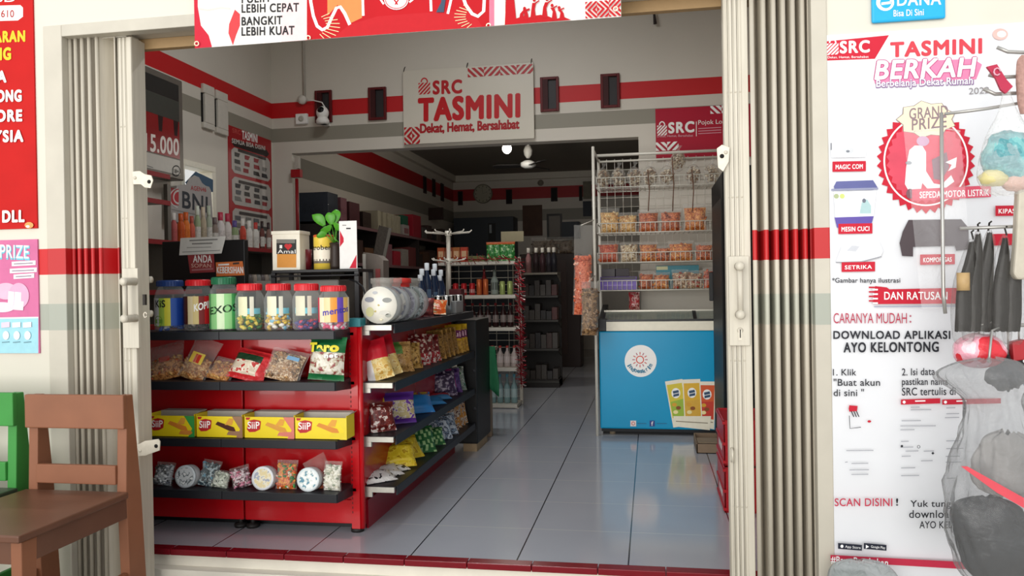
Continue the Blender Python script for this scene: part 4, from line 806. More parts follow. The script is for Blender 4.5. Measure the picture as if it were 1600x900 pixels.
sweet_pack('tall bag of cream coloured sweets nearest the red post', 519, .1, .145, -.1, -.15, 0, dk('e8e4d0', 'f2f0e4', 'c8c8b4', '9aa890'))
sweet_pack('small brown topped bag behind the cream sweets', 512, .12, .17, .2, -.3, -.5, dk('9a4a2a', 'b8603a', 'd8a0a0', 'c83a3a'), 3.83, .5)

# ---- aisle gondola: round flat jars lying on their rims
def aisle(px, py, zs, X=-1.42): p = at(px, py, X=X); return Vector((p.x, p.y, zs + .002))
flat = clear('dfe6e6', .68, .08)
jl = ['nearest the red post, white face with grey patches', 'second of the row on the aisle gondola', 'third of the row on the aisle gondola', 'last of the row, beside the orange packet']
for i, (Yj, cm) in enumerate(((4.02, ('eeeada', '8a8c90', 'd0cfa8')), (4.17, ('c8c6c0', 'a8a8a4', '7a7c88')), (4.34, ('8a8a94', 'a8a8b4', '6a6c78')), (4.52, ('8a9490', 'b0bcc0', '5a6264')))):
    rad = .1; c = Vector((-1.405, Yj, SS[0] + rad + .002)); M = Matrix.Translation(c) @ Matrix.Rotation(PI / 2, 4, 'X')
    r = thing('round_jar', 'flat jar standing on its rim, ' + jl[i], 'jar', (c.x, Yj, SS[0]), 'round jars on the aisle gondola')
    b = MB(); b.lathe([(0, .05), (rad * .9, .05), (rad, .04), (rad, -.04), (rad * .9, -.05), (0, -.05)], flat, (0, 0, 0), 30, M); b.build('body', r)
    b = MB(); b.lathe([(0, .054), (rad * .97, .052), (rad * .97, .046)], mat('efece0', .4, var=.03) if i == 0 else printed(*cm, 30, .3, .1), (0, 0, 0), 30, M); fo = b.build('face_disc', r)
    if i == 0:
        b = MB(); 
        for (u, v, a, e, h) in ((-.052, .03, .026, .014, '8b8e98'), (.045, .026, .026, .013, '8f918e'), (-.05, -.035, .022, .026, 'c9c690'), (.03, -.04, .03, .012, 'd2d0c6'), (.05, -.055, .016, .01, '9b9d94'), (-.02, .066, .014, .008, 'b9bcc0')): b.lathe([(0, 0), (1, 0)], mat(h, .5), (0, 0, 0), 14, Matrix.Translation((c.x + u, Yj - .0552, c.z + v)) @ Matrix.Rotation(PI / 2, 4, 'X') @ Matrix.Diagonal((a, e, 1, 1)))
        b.build('printed_patches', fo)
    b = MB(); b.lathe([(.052, rad * .93), (.052, rad + .012), (.06, rad + .014), (.06, rad + .042), (0, rad + .046)], clear('b8b4ac', .7, .15) if i != 2 else mat('c8342e', .4), c, 20); b.build('cap', r)
    b = MB(); sweets(b, (c.x, Yj, c.z - .09), .055, .11, 50, M_(*(('e8e2c8', 'c8b878', 'd8d0b0') if i == 0 else ('5a5c70', 'a8a8b8', '3a3c50'))), .012); tag(b.build('sweets', r), kind='stuff')
gt = 'goods at the back of the aisle gondola top'
def packet_box(name, label, cat, group, c, w, d, h, m, yaw=0, stripes=()):
    M = Matrix.Translation(c) @ Matrix.Rotation(yaw, 4, 'Z'); b = MB(); b.box((-w / 2, -d / 2, 0), (w / 2, d / 2, h), m, M)
    if not stripes: return tag(b.build(name, loc=c, bevel=.002), label, cat, group)
    r = thing(name, label, cat, c, group); b.build('carton', r, bevel=.002); b = MB()
    for (u0, v0, u1, v1, mm) in stripes: b.box((u0 * w / 2, -d / 2 - .001, v0 * h), (u1 * w / 2, -d / 2 + .001, v1 * h), mm, M); b.box((w / 2 - .001, -d / 2 + .1 * d, v0 * h), (w / 2 + .001, d / 2 - .1 * d, v1 * h), mm, M)
    b.build('print', r); return r
c = aisle(678, 498, SS[0], -1.40); org = printed('d9591c', 'e8762a', 'd8c8a0', 40); foil_bag('orange packet lying behind the round jars', gt, lie(c + Vector((0, 0, .01)), .3, -1.0, .1), .16, .17, .05, lambda u, v, s: org)
foil_bag('brown red packet standing between the round jars and the orange packet', gt, lie(aisle(662, 500, SS[0], -1.43), .4, -.35, .1), .13, .13, .05, lambda u, v, s: printed('6a2c30', '8a3a38', None, 30))
gtn = 'silver striped tins on the aisle gondola'
for i, (px, Yt) in enumerate(((681, 5.2), (690, 5.3), (699, 5.55), (706, 5.65))):
    p = at(px, 480, Y=Yt); r = thing('striped_tin', 'small tin with black and silver stripes on the aisle gondola, %s from the street' % ('nearest', 'second', 'third', 'farthest')[i], 'tin', (p.x, Yt, SS[0]), gtn); b = MB()
    b.lathe([(0, .001), (.035, .001), (.035, .12), (.03, .13), (0, .13)], mat('c8c8c4', .3, .6), (-1.42 + .03 * (i % 2), Yt, SS[0]), 16); b.build('can', r); b = MB()
    for k in range(6): b.lathe([(.0356, .06), (.0356, .125)], mat('141416', .5), (-1.42 + .03 * (i % 2), Yt, SS[0]), 2, None, k * PI / 3, k * PI / 3 + .5)
    b.build('stripes', r)
packet_box('carton', 'grey white carton at the far end of the aisle gondola top', 'box', gt, Vector((-1.40, 5.52, SS[0] + .001)), .1, .2, .085, mat('9fa0a0', .5))
packet_box('carton', 'dark red carton stacked at the far end of the aisle gondola top', 'box', gt, Vector((-1.43, 5.77, SS[0] + .001)), .09, .12, .17, mat('5a1a20', .5))
# dark cluster: blue and white sachet bottles in a wire stand
bl = ['nearest', 'second', 'third', 'fourth', 'fifth', 'sixth', 'seventh', 'eighth']
for i in range(8):
    px = 650 + i * 7; Yt = 4.95 + .08 * i; X_ = -1.47; c = Vector((X_ - .012 * (i % 2), Yt, SS[0] + .001))
    r = thing('blue_bottle', 'white capped dark blue bottle on the aisle gondola, %s from the street' % bl[i], 'bottle', c, 'blue bottles on the aisle gondola')
    h = .27 + .04 * (i % 3); b = MB(); b.lathe([(0, 0), (.03, 0), (.032, .02), (.032, h * .6), (.014, h * .8), (.013, h * .88)], mat('1b2f4e', .25), c, 14); b.build('bottle_body', r)
    b = MB(); b.lathe([(.016, h * .86), (.016, h), (0, h + .002)], mat('d5dbe0', .4), c, 12); b.build('cap', r); b = MB(); b.lathe([(.0326, .03), (.0326, h * .5)], mat('a8b8c8' if i % 2 else '5a7898', .4), c, 8, None, -2.6, -.4); b.build('label', r)
# snack packets on the aisle shelves
ga, gb_, gc = 'packets on the upper aisle shelf', 'packets on the middle aisle shelf', 'packets on the lowest aisle shelf'
yel = M_('d8b060', 'e8cc88', 'c89848', 'f0dca0')
rdm = mat('c81c2c', .3, var=.06); wh_ = mat('e6e2e0', .3, var=.04)
# view direction of the aisle packets: tilted back, facing the aisle and the street
def apack(label, grp, Yp, w, h, d, fn, words=(), zs=SS[1], pitch=-.3, yaw=.75, roll=0, X_=-1.425):
    return foil_bag(label, grp, lie(Vector((X_, Yp, zs + .004)), yaw, pitch, roll), w * 1.14, h * 1.06, d * 1.1, fn, words)
fry = lambda u, v, s: rdm if v > .52 else (wh_ if u < -.45 else printed('e8c470', 'f2dc9a', 'd0a048', 38))
apack('red and white packet with a picture of chips, nearest the red post', ga, 4.05, .125, .21, .055, fry, yaw=.35, roll=-.25)
apack('red and white packet with a picture of chips, second from the red post', ga, 4.20, .125, .22, .055, fry, yaw=.35, roll=-.28)
apack('clear packet of golden noodles with a green patch', ga, 4.40, .14, .17, .06, lambda u, v, s: printed('5a8a3a', '6a9a48', None, 30) if (v > .6 and u < .1) else printed('c09050', 'd8b070', '8a5a2a', 60))
apack('clear packet of golden crackers beside the dark red packets', ga, 4.58, .14, .15, .06, lambda u, v, s: printed('d0a860', 'b88840', '6a4a20', 60))
for i, Yp in enumerate((4.76, 4.90, 5.03)):
    apack('dark red packet with white spots, %s of three on the upper aisle shelf' % ('first', 'second', 'third')[i], ga, Yp, .135, .19 - .01 * i, .055, lambda u, v, s: printed('6a1418', '8a1c20', 'd8c8b8', 45) if v > .35 else printed('a82028', 'e0d8d0', 'c03030', 40))
for i, Yp in enumerate((5.16, 5.28, 5.40, 5.52)):
    apack('clear packet of brown snack rings, %s of four towards the black cabinet' % ('first', 'second', 'third', 'fourth')[i], ga, Yp, .135, .19, .055, lambda u, v, s: printed('8a6430', 'b88c48', '5a3c1c', 60) if abs(u) < .8 else mat('c89a50', .3))
yl = mat('dfb52a', .3, var=.08)
for i, Yp in enumerate((5.63, 5.73, 5.81)):
    apack('yellow packet with pink lettering, %s of three beside the black cabinet' % ('first', 'second', 'third')[i], ga, Yp, .13, .2, .05, lambda u, v, s: (printed('b88430', 'd8a848', None, 50) if v < .42 else mat('7a3064', .3) if (.5 < v < .78 and u > -.5) else yl), (('Sui', mat('f4c8dc', .4), -.4, .54, .75, .74, .03, 0),), yaw=.5)
z = SS[2]
apack('brown and white packet at the near end of the middle aisle shelf', gb_, 4.07, .13, .15, .05, lambda u, v, s: printed('5a1c1a', '7a2a24', 'd8ccc4', 42), zs=z)
apack('purple packet with a yellow edge and silver picture', gb_, 4.30, .2, .17, .06, lambda u, v, s: mat('dfbe3a', .3) if u < -.55 else (mat('562a86', .3) if v > .7 or v < .15 else printed('b8a878', 'cfc4b0', '6a3a9a', 40)), zs=z, yaw=.6)
bl_ = mat('2f7fc4', .3, var=.08)
apack('bright blue packet leaning back on the middle aisle shelf', gb_, 4.66, .22, .15, .05, lambda u, v, s: bl_ if v < .8 else printed('c8a83a', 'a83a4a', '2f7fc4', 40), zs=z, pitch=-.8, yaw=.6)
apack('flat blue packet lying behind the bright blue one', gb_, 5.0, .2, .1, .03, lambda u, v, s: mat('3f8fd0', .3), zs=z, pitch=-1.25, yaw=.7)
apack('blue and white packet lying flat before the purple group', gb_, 5.24, .16, .08, .03, lambda u, v, s: mat('4a8ac0', .3) if v < .5 else mat('b0343c', .3), zs=z, pitch=-1.2, yaw=.7)
for i, (Yp, t) in enumerate(((5.40, 'dark purple packet with silver stripes before the pink one'), (5.55, 'purple packet with a pink band on the middle aisle shelf'), (5.68, 'silver and green packet nearest the black cabinet, middle aisle shelf'))):
    apack(t, gb_, Yp, .16, .17, .06, (lambda u, v, s: printed('3a2a4a', '6a5a7a', 'b8b0c0', 42), lambda u, v, s: mat('c8408a', .3) if abs(u) < .35 else printed('4a2a6a', '6a4a8a', None, 40), lambda u, v, s: printed('8a9a90', 'c8ccc8', '3a6a4a', 40))[i], zs=z)
z = SS[3]
for i, Yp in enumerate((4.04, 4.16, 4.27)):
    apack('flat white and black packet, %s at the near end of the lowest aisle shelf' % ('first', 'second', 'third')[i], gc, Yp, .16, .13, .022, lambda u, v, s: printed('e8e6e2', 'f2f0ee', '2a2a2c', 30), zs=z, pitch=-1.3, yaw=.8)
for i, (Yp, y_) in enumerate(((4.34, .5), (4.56, .9))):
    apack('bright yellow packet on the lowest aisle shelf, %s' % ('nearer the white packets', 'beside the green packets')[i], gc, Yp, .17, .15, .06, lambda u, v, s: printed('ddc02a', 'e8d040', 'c09a1c', 30), zs=z + .01, pitch=-.75, yaw=y_)
for i, Yp in enumerate((4.76, 4.98)):
    apack('green striped packet on the lowest aisle shelf, %s' % ('upright beside the yellow one', 'lower, beside the blue and white ones')[i], gc, Yp, .18, (.17, .12)[i], .06, lambda u, v, s: mat('2c6a3a', .3) if int((u + v) * 7) % 3 else mat('a8cc90', .3), zs=z, pitch=-.6, yaw=.6)
for i, Yp in enumerate((5.18, 5.34)):
    apack('blue and white patterned packet, %s of two on the lowest aisle shelf' % ('first', 'second')[i], gc, Yp, .18, .16, .06, lambda u, v, s: printed('c8d4e0', '3a4a64', '8aa0b8', 44), zs=z, pitch=-.6, yaw=.6)
for i, Yp in enumerate((5.50, 5.60, 5.70, 5.79)):
    apack('upright orange brown packet, %s of four beside the black cabinet, lowest aisle shelf' % ('first', 'second', 'third', 'fourth')[i], gc, Yp, .12, .19, .045, lambda u, v, s: printed('c88a3a', 'd8d0c4', '6a3420', 42), zs=z)
# ================================================================== COUNTER AREA
cb = mat('17171a', .45, var=.1)
r = thing('cash_counter', 'dark cash counter behind the jars of sweets', 'counter', (-2.2, 4.3, 0)); CX0, CX1 = -2.86, -1.536; CT = 1.04
b = MB(); b.box((CX0, 3.99, .0), (CX1, 4.02, CT - .03), cb); b.box((CX0, 3.99, 0), (CX0 + .03, 4.75, CT - .03), cb); b.box((CX1 - .03, 3.99, 0), (CX1, 4.75, CT - .03), cb); b.build('body', r)
b = MB(); b.box((CX0, 3.985, CT - .03), (CX1, 4.78, CT), mat('232326', .35)); b.build('counter_top', r, bevel=.004)
# monitor seen from behind with notes stuck on it
Ym = 4.22; a = at(254, 447, Y=Ym); c = at(382, 374, Y=Ym); zc = c.z
r = thing('monitor', 'black cash desk monitor seen from behind, with paper notes stuck on it', 'monitor', ((a.x + c.x) / 2, Ym + .05, CT))
b = MB(); zb_ = at(300, 452, Y=Ym).z; b.box((a.x, Ym, zb_), (c.x, Ym + .045, zc), mat('0d0d0f', .4)); b.build('screen_housing', r, bevel=.006)
b = MB(); b.box(((a.x + c.x) / 2 - .04, Ym + .046, CT), ((a.x + c.x) / 2 + .04, Ym + .07, zc - .12), mat('101012', .4)); b.box(((a.x + c.x) / 2 - .13, Ym - .04, CT), ((a.x + c.x) / 2 + .13, Ym + .12, CT + .015), mat('101012', .4)); b.build('stand', r, bevel=.004)
def note(label, pts, m, texts, Y):
    xs = [at(p[0], p[1], Y=Y) for p in pts]; x0 = min(p.x for p in xs); x1 = max(p.x for p in xs); z0 = min(p.z for p in xs); z1 = max(p.z for p in xs)
    P = Panel('paper_note', label, 'note', (x0, Y, z0), (1, 0, 0), (0, 0, 1), x1 - x0, z1 - z0, None, group='notes on the cash desk monitor')
    b = MB(); b.prism([Vector((p.x, Y + .0012, p.z)) for p in xs], (0, -.0012, 0), m); b.build('paper', P.root)
    for t in texts:
        if isinstance(t[0], str): P.text(t[0], *t[1:5], t[5], t[6])
        else: P.line('printed_lines', t[0], t[1], t[2])
    P.done()
gyi = mat('8a8a86', .6)
note('white receipt with faint print on the monitor', [(282, 372), (353, 369), (346, 396), (280, 399)], mat('dcdcd6', .6), [([(296, 376), (340, 374)], 2.2, gyi), ([(300, 381), (332, 380)], 2.2, gyi), ([(292, 387), (330, 386)], 1, gyi), ([(285, 394), (344, 391)], 1, gyi)], Ym - .008)
note('dark red note with white capitals on the monitor', [(293, 398), (334, 396), (336, 425), (297, 427)], mat('9a3a3c', .6), [('ANDA', 302, 399, 331, 410, PWHITE, .04), ('SOPAN', 299, 412, 330, 418, mat('e0b8a8', .6), .02), ([(300, 422), (333, 420)], 2.5, mat('b87a7c', .6))], Ym - .004)
note('orange note with white capitals on the monitor', [(337, 410), (379, 408), (382, 430), (338, 432)], mat('d9763a', .6), [([(341, 414), (358, 413)], 2.5, PWHITE), ('KEBERSIHAN', 339, 417, 380, 427, PWHITE, .05), ([(364, 412), (374, 411)], 3, mat('4a3a34', .6))], Ym - .004)
# black riser shelf with the donation box, tin, plant and payment stand; grey machine below it
Yr = 4.12; a = at(424, 432, Y=Yr); c = at(560, 421, Y=Yr); rz = at(490, 421, Y=Yr).z
r = thing('counter_riser', 'black wire riser shelf on the counter carrying the donation box', 'shelf', ((a.x + c.x) / 2, Yr + .12, CT)); b = MB()
b.box((a.x, Yr, rz - .016), (c.x, Yr + .24, rz), cb); b.tube([(a.x, Yr - .004, rz - .035), (c.x, Yr - .004, rz - .035)], .006, cb, 8); b.build('top', r, bevel=.003)
for x, y in ((a.x + .008, Yr + .01), (c.x - .014, Yr + .01), (a.x + .008, Yr + .23), (c.x - .014, Yr + .23)): b = MB(); b.box((x - .01, y - .01, CT), (x + .014, y + .01, rz - .016), cb); b.build('leg', r)
xg0, xg1 = at(402, 480, Y=4.2).x, at(548, 480, Y=4.2).x
r = thing('receipt_printer', 'grey boxed machine under the black riser shelf', 'printer', ((xg0 + xg1) / 2, 4.3, CT)); b = MB(); b.box((xg0, 4.18, CT), (xg1 - .06, 4.42, at(470, 432, Y=4.2).z - .02), mat('6f6c66', .5)); b.build('case', r, bevel=.008)
b = MB(); b.box((xg0 + .06, 4.172, CT + .05), (xg0 + .062, 4.181, CT + .2), mat('2a2a2c', .5)); b.box((xg1 - .16, 4.172, CT + .02), (xg1 - .15, 4.181, CT + .22), mat('2a2a2c', .5)); b.build('seams', r)
b = MB(); p0 = at(556, 436, Y=4.1); b.tube([at(545, 436, Y=4.14), at(556, 440, Y=4.12), at(566, 447, Y=4.1), at(570, 458, Y=4.08), at(571, 490, Y=4.06)], .005, cb, 6); tag(b.build('power_cable', loc=p0), 'thin black cable looping down from the riser shelf', 'cable')
Yt = 4.2
def x_(px): return at(px, 400, Y=Yt).x
a = at(426, 421, Y=Yt); c = at(468, 360, Y=Yt); wb = mat('f0ead8', .45)
r = thing('donation_box', 'white donation box with an orange and black label', 'donation box', ((a.x + c.x) / 2, Yt + .06, rz)); b = MB(); b.box((a.x, Yt, rz + .001), (c.x, Yt + .13, c.z - .01), wb); b.build('body', r, bevel=.002)
b = MB(); b.box((a.x - .004, Yt - .004, c.z - .02), (c.x + .003, Yt + .134, c.z), wb); b.build('lid', r, bevel=.002)
P = Panel('', '', '', (a.x, Yt - .0005, rz), (1, 0, 0), (0, 0, 1), c.x - a.x, c.z - rz, None, parent=r)
P.rect('black_label', 432, 374, 463, 397, mat('1c1c1c', .5)); P.rect('photo_strip', 432, 374, 461, 380, mat('77756e', .5)); P.rect('orange_label', 433, 397, 463, 418, mat('d9923a', .5)); P.text('I', 437, 383, 441, 388, PWHITE, .03); P.ell('heart', 448, 384, 3.4, 3, PRED, n=12); P.ell('heart', 453, 384, 3.4, 3, PRED, n=12); P.quad('heart', [(445, 385.5), (456, 385.5), (450.5, 391)], PRED); P.text('Amal', 434, 390, 462, 396, PWHITE, .02); P.done()
a = at(486, 420, Y=Yt); c = at(515, 366, Y=Yt); rad = (c.x - a.x) / 2; cc = Vector(((a.x + c.x) / 2, Yt + .05, rz))
r = thing('yellow_tin', 'yellow and white printed tin with an orange lid beside the plant', 'tin', cc); b = MB(); hh = c.z - rz; b.lathe([(0, .002), (rad, .002), (rad, hh - .012)], mat('e8c94e', .35), cc, 22); b.build('can', r)
b = MB(); b.lathe([(rad, hh - .014), (rad * 1.02, hh - .004), (rad * .95, hh), (0, hh)], mat('d8602a', .35), cc, 22); b.build('lid', r); b = MB(); b.lathe([(rad * 1.01, hh * .25), (rad * 1.01, hh * .62)], mat('efe6d2', .4), cc, 12, None, -PI, 0); b.lathe([(rad * 1.012, hh * .18), (rad * 1.012, hh * .3)], mat('6a6258', .5), cc, 8, None, -PI * .9, -PI * .1); lo = b.build('label_band', r)
for s_, v0, v1, mm, bo in (('Stroberi', .56, .7, INK, .02), ('SUSU', .34, .46, mat('c06a60', .5), .03)):
    vs, fs, a0, a1, b0, b1 = text_geo(s_, bo); w_ = MB(); w_.add([(cc.x + rad * 1.016 * math.cos(-PI * .9 + PI * .8 * (v.x - a0) / (a1 - a0)), cc.y + rad * 1.016 * math.sin(-PI * .9 + PI * .8 * (v.x - a0) / (a1 - a0)), rz + hh * (v0 + (v1 - v0) * (v.y - b0) / (b1 - b0))) for v in vs], fs, mm)
    if s_ == 'Stroberi': w_.build('lettering', lo)
a = at(477, 420, Y=Yt + .1); cc = Vector((a.x + .012, Yt + .1, rz)); b = MB(); b.lathe([(0, .001), (.026, .001), (.028, .12), (.025, .12), (.024, .01)], mat('6a1a22', .4), cc, 14); r = thing('pen_cup', 'dark red pen cup between donation box and yellow tin', 'cup', cc); b.build('cup', r)
b = MB(); b.tube([cc + Vector((0, 0, .02)), cc + Vector((-.02, 0, .2))], .004, mat('5a8aa8', .4), 6); b.build('pen', r)
cc = Vector((at(525, 418, Y=Yt + .03).x, Yt + .03, rz)); r = thing('potted_plant', 'small plant with bright green leaves in a dark brown pot', 'plant', cc); b = MB(); b.lathe([(0, .001), (.03, .001), (.034, .02), (.03, .12), (.034, .15), (.028, .15), (.024, .03)], mat('2f241e', .5), cc, 18); b.build('pot', r)
lm = mat('4f9a2a', .4, var=.2, scale=40)
for i, (dx_, dz_, y_, l, wd) in enumerate(((-.12, .21, -.03, .1, .03), (.0, .24, .02, .1, .03), (.05, .15, -.05, .09, .034), (-.05, .13, -.06, .11, .034), (.03, .06, -.07, .1, .036), (-.09, .09, -.05, .09, .03), (-.03, .22, -.02, .09, .03))):
    base = cc + Vector((0, 0, .14)); tip = cc + Vector((dx_, y_, .1 + dz_)); b = MB(); d = tip - base; mid = base + d * .45 + Vector((0, -.01, .03)); b.tube([base, mid], .0025, lm, 5)
    side = Vector((d.z, 0, -d.x)).normalized() * wd; up = Vector((0, -.012, 0)); pts = []
    for k in range(7):
        t = k / 6; q = mid + (tip - mid) * t + Vector((0, 0, .012 * math.sin(PI * t))); w_ = math.sin(PI * (t * .92 + .06)) ** .8; pts += [q - side * w_, q + up, q + side * w_]
    fs = []
    for k in range(6): o_ = k * 3; fs += [(o_, o_ + 1, o_ + 4, o_ + 3), (o_ + 1, o_ + 2, o_ + 5, o_ + 4)]
    b.add(pts, fs, lm, True); b.build('leaf', r)
a = at(531, 419, Y=Yt - .03); c = at(557, 345, Y=Yt - .03)
r = thing('payment_stand', 'white upright payment card stand with red corners beside the plant', 'sign', ((a.x + c.x) / 2, Yt, rz)); P = Panel('', '', '', (a.x, Yt - .03, rz + .001), (1, 0, 0), (0, 0, 1), c.x - a.x, c.z - rz, mat('dddbd8', .3), .004, parent=r, base='card')
P.quad('red_corner', [(531, 360), (537, 372), (537, 378), (531, 386)], rd); P.quad('red_corner', [(546, 419), (557, 398), (557, 419)], rd); P.line('printed_lines', [(535, 352), (541, 352)], 1.4, gyi); P.line('printed_lines', [(541, 357), (548, 357)], 2, INK); P.done()
b = MB(); b.box((a.x, Yt - .025, rz + .001), (c.x, Yt + .03, rz + .006), mat('dddbd8', .3)); b.build('base', r)
# ---- the left wall: light box sign, cabinet with bottles, bank sign, red poster
frm = mat('6d675f', .4, .3)
lx_ = XL + .14; a = at(222, 270, X=lx_); c = at(288, 283, X=lx_); zt_ = at(288, 128, X=lx_).z; zb_ = c.z; ya = 4.75; yb_ = c.y
r = thing('light_box_sign', 'dark framed light box sign with a white price on red', 'sign', (XL, (ya + yb_) / 2, zb_)); b = MB(); b.box((XL, ya, zb_), (lx_, yb_, zt_), frm); b.build('housing', r, bevel=.01)
P = Panel('', '', '', (lx_ + .001, ya, zb_), (0, 1, 0), (0, 0, 1), yb_ - ya, zt_ - zb_, None, parent=r)
i0 = P.uv(226, 250)[0]; i1 = P.uv(281, 250)[0]; W2 = i1 - .02; zz = lambda y: P.uv(270, y)[1]
def lb(part, u0, v0, u1, v1, m): P.poly(part, [(u0, v0), (u1, v0), (u1, v1), (u0, v1)], m)
Hh = P.h; v18 = P.uv(281, 249)[1]; vr0 = v18; vr1 = P.uv(281, 187)[1]
lb('picture', .03, v18, i1, Hh - .05, mat('1b1b1c', .25)); lb('red_field', .03, vr0, i1, vr1, mat('8a1418', .3)); lb('white_footer', .03, .04, i1, v18 - .01, mat('b9b4aa', .35))
for k, u in enumerate((.25, .5, .72, .92)): P.poly('picture', [(u * i1, vr1), (u * i1 + .07, vr1), (u * i1 + .05, vr1 - .14), (u * i1 + .01, vr1 - .14)], mat('2a1416', .4))
lb('grey_band', .03, P.uv(281, 160)[1] - .16, i1, P.uv(281, 160)[1], mat('3c3f3a', .3))
P.text('15.000', 227, 208, 279, 235, mat('e6dcd4', .4), .03, tilt=-8)
P.ring('age_mark', 275, 267, 6, 8, 1.6, INK, 20); P.text('18+', 271, 264, 279, 270, INK, .02, tilt=-1); P.line('printed_lines', [(228, 258), (239, 262)], 1.4, gyi); P.done()
# cabinet along the left wall with red shelf edges
cx = -3.46; rs = [at(400, 388, X=cx).z, at(245, 345, X=cx).z + .02, 1.05, .6]
r = thing('wall_cabinet', 'low cabinet with red edged shelves along the left wall, full of toiletries', 'cabinet', (-3.62, 5.8, 0)); y0_, y1_ = 4.3, 7.3
wood = mat('8a8378', .5); redge = mat('8a1a20', .45)
for z in (.08, .6, rs[0] - .36, rs[0]):
    b = MB(); b.box((XL + .005, y0_, z - .02), (cx, y1_, z), wood); b.box((cx, y0_, z - .03), (cx + .012, y1_, z + .004), redge); b.build('shelf', r)
for y in (y0_, 5.3, 6.3, y1_): b = MB(); b.box((XL + .005, y - .012, 0), (cx, y + .012, rs[0] + (.0 if y > 5 else .7)), wood); b.build('upright', r)
b = MB(); b.box((XL + .005, y0_, 0), (XL + .02, y1_, rs[0] + .01), mat('5a554e', .6)); b.build('back_panel', r)
b = MB(); q = at(264, 300, X=cx); b.box((cx - .03, q.y - .02, rs[0]), (cx, q.y + .02, at(264, 288, X=cx).z), frm); b.build('post', r)
for zz_ in (at(245, 312, X=cx).z, at(245, 270, X=cx).z):
    b = MB(); b.box((XL + .005, y0_, zz_ - .02), (cx, q.y, zz_), wood); b.box((cx, y0_, zz_ - .03), (cx + .012, q.y, zz_ + .004), redge); b.build('shelf', r)
# toiletry bottles: (px, base y, top y, width, body, cap, words)
tl = [(272, 372, 333, 9, 'b85a58', 'd8d0c8', 'slim pink bottle with a pale cap at the left end'), (283, 372, 334, 11, 'c2521c', 'c2521c', 'stout orange bottle at the left end'), (291, 374, 332, 11, 'd8742a', 'c85a20', 'bright orange bottle beside the stout one'), (300, 375, 338, 9, 'c8604a', 'a84a3a', 'salmon bottle behind the receipt'), (309, 376, 322, 9, '9aa884', 'd0d4c4', 'tall pale green bottle'), (318, 377, 324, 9, 'b8a890', 'c8b8a0', 'tall beige bottle beside the pale green one'), (327, 378, 322, 9, 'a8b09c', 'b8c0ac', 'tall grey green bottle'), (336, 378, 340, 10, '8a7a70', '6a5a58', 'short brown bottle'), (345, 379, 332, 12, 'd8d0cc', 'b8344c', 'white bottle with a dark pink cap'), (356, 380, 334, 11, 'd6cec8', 'b8344c', 'white bottle with a red cap, second of two'), (367, 381, 345, 11, '8a9a70', '5a4a8a', 'green bottle with a purple cap'), (380, 384, 342, 9, 'c84a38', 'd8d0c8', 'red and white bottle'), (390, 385, 345, 9, 'd8d4cc', 'd8d4cc', 'plain white bottle'), (400, 386, 348, 9, 'd4d0c8', 'b83a34', 'white bottle with a red label'), (410, 387, 346, 7, '6a3a34', '2a1a1a', 'dark bottle beside the hanging strips'), (420, 388, 348, 7, '8a6a60', '3a2a2a', 'brown bottle at the right end')]
for (px, yb0, yt, w, bc, cc_, t) in tl:
    p = at(px, yb0, X=cx - .12); y = p.y; k = at(px, yt, Y=y); c = Vector((cx - .12, y, rs[0] + .001)); h = max(.1, at(px, yt, X=cx - .12).z - rs[0]); rad = abs(at(px + w / 2, 360, Y=y).x - at(px - w / 2, 360, Y=y).x) / 2
    r = thing('toiletry_bottle', t + ' on the left wall cabinet', 'bottle', c, 'toiletries on the left wall cabinet'); S = Matrix.Translation(c) @ Matrix.Diagonal((1, 1, 1, 1))
    b = MB(); b.lathe([(0, 0), (rad * .9, 0), (rad, .012), (rad, h * .62), (rad * .5, h * .76), (rad * .45, h * .8)], mat(bc, .35), c, 14); b.build('bottle_body', r)
    b = MB(); b.lathe([(rad * .6, h * .76), (rad * .6, h), (0, h)], mat(cc_, .4), c, 12); b.build('cap', r); b = MB(); b.lathe([(rad * 1.01, h * .12), (rad * 1.01, h * .46)], mat('d8d4cc' if bc < 'b' else bc, .4, var=.3, scale=80), c, 8, None, -1.9, 1.0); b.build('label', r)
for i in range(9):
    y = 6.55 + i * .075; c = Vector((cx - .1, y, rs[0] - .36)); b = MB(); b.lathe([(0, 0), (.028, 0), (.028, .1), (.02, .13), (0, .13)], mat(('8a8a86', '6a6260', 'a89a8c')[i % 3], .4), c, 10); tag(b.build('small_jar', loc=c), 'small dull jar on the shelf under the toiletries, %s from the donation box' % ('ninth', 'eighth', 'seventh', 'sixth', 'fifth', 'fourth', 'third', 'second', 'first')[i], 'jar', 'small jars under the toiletries')
# bank agent sign, cloud shaped, in front of the window
bx = XL + .06; P0 = [at(x, y, X=bx) for x, y in ((262, 345), (262, 292), (292, 288), (296, 279), (304, 274), (311, 277), (316, 286), (321, 290), (327, 292), (330, 298), (332, 330), (333, 352))]
y0_ = min(p.y for p in P0); y1_ = max(p.y for p in P0); z0_ = min(p.z for p in P0); z1_ = max(p.z for p in P0); P0[0].z = P0[-1].z = z0_
P = Panel('bank_sign', 'cloud shaped white bank agent sign with dark lettering before the window', 'sign', (bx, y0_, z0_), (0, 1, 0), (0, 0, 1), y1_ - y0_, at(320, 262, X=bx).z - z0_, None)
b = MB(); Q = [at(x, y, X=bx - .008) for x, y in ((290, 285), (306, 268), (333, 281), (333, 300), (300, 300))]; b.prism(Q, (-.004, 0, 0), mat('1f4a68', .5)); b.build('blue_backing', P.root)
b = MB(); b.prism(P0, (-.006, 0, 0), mat('a49f9c', .5)); b.build('cloud_board', P.root)
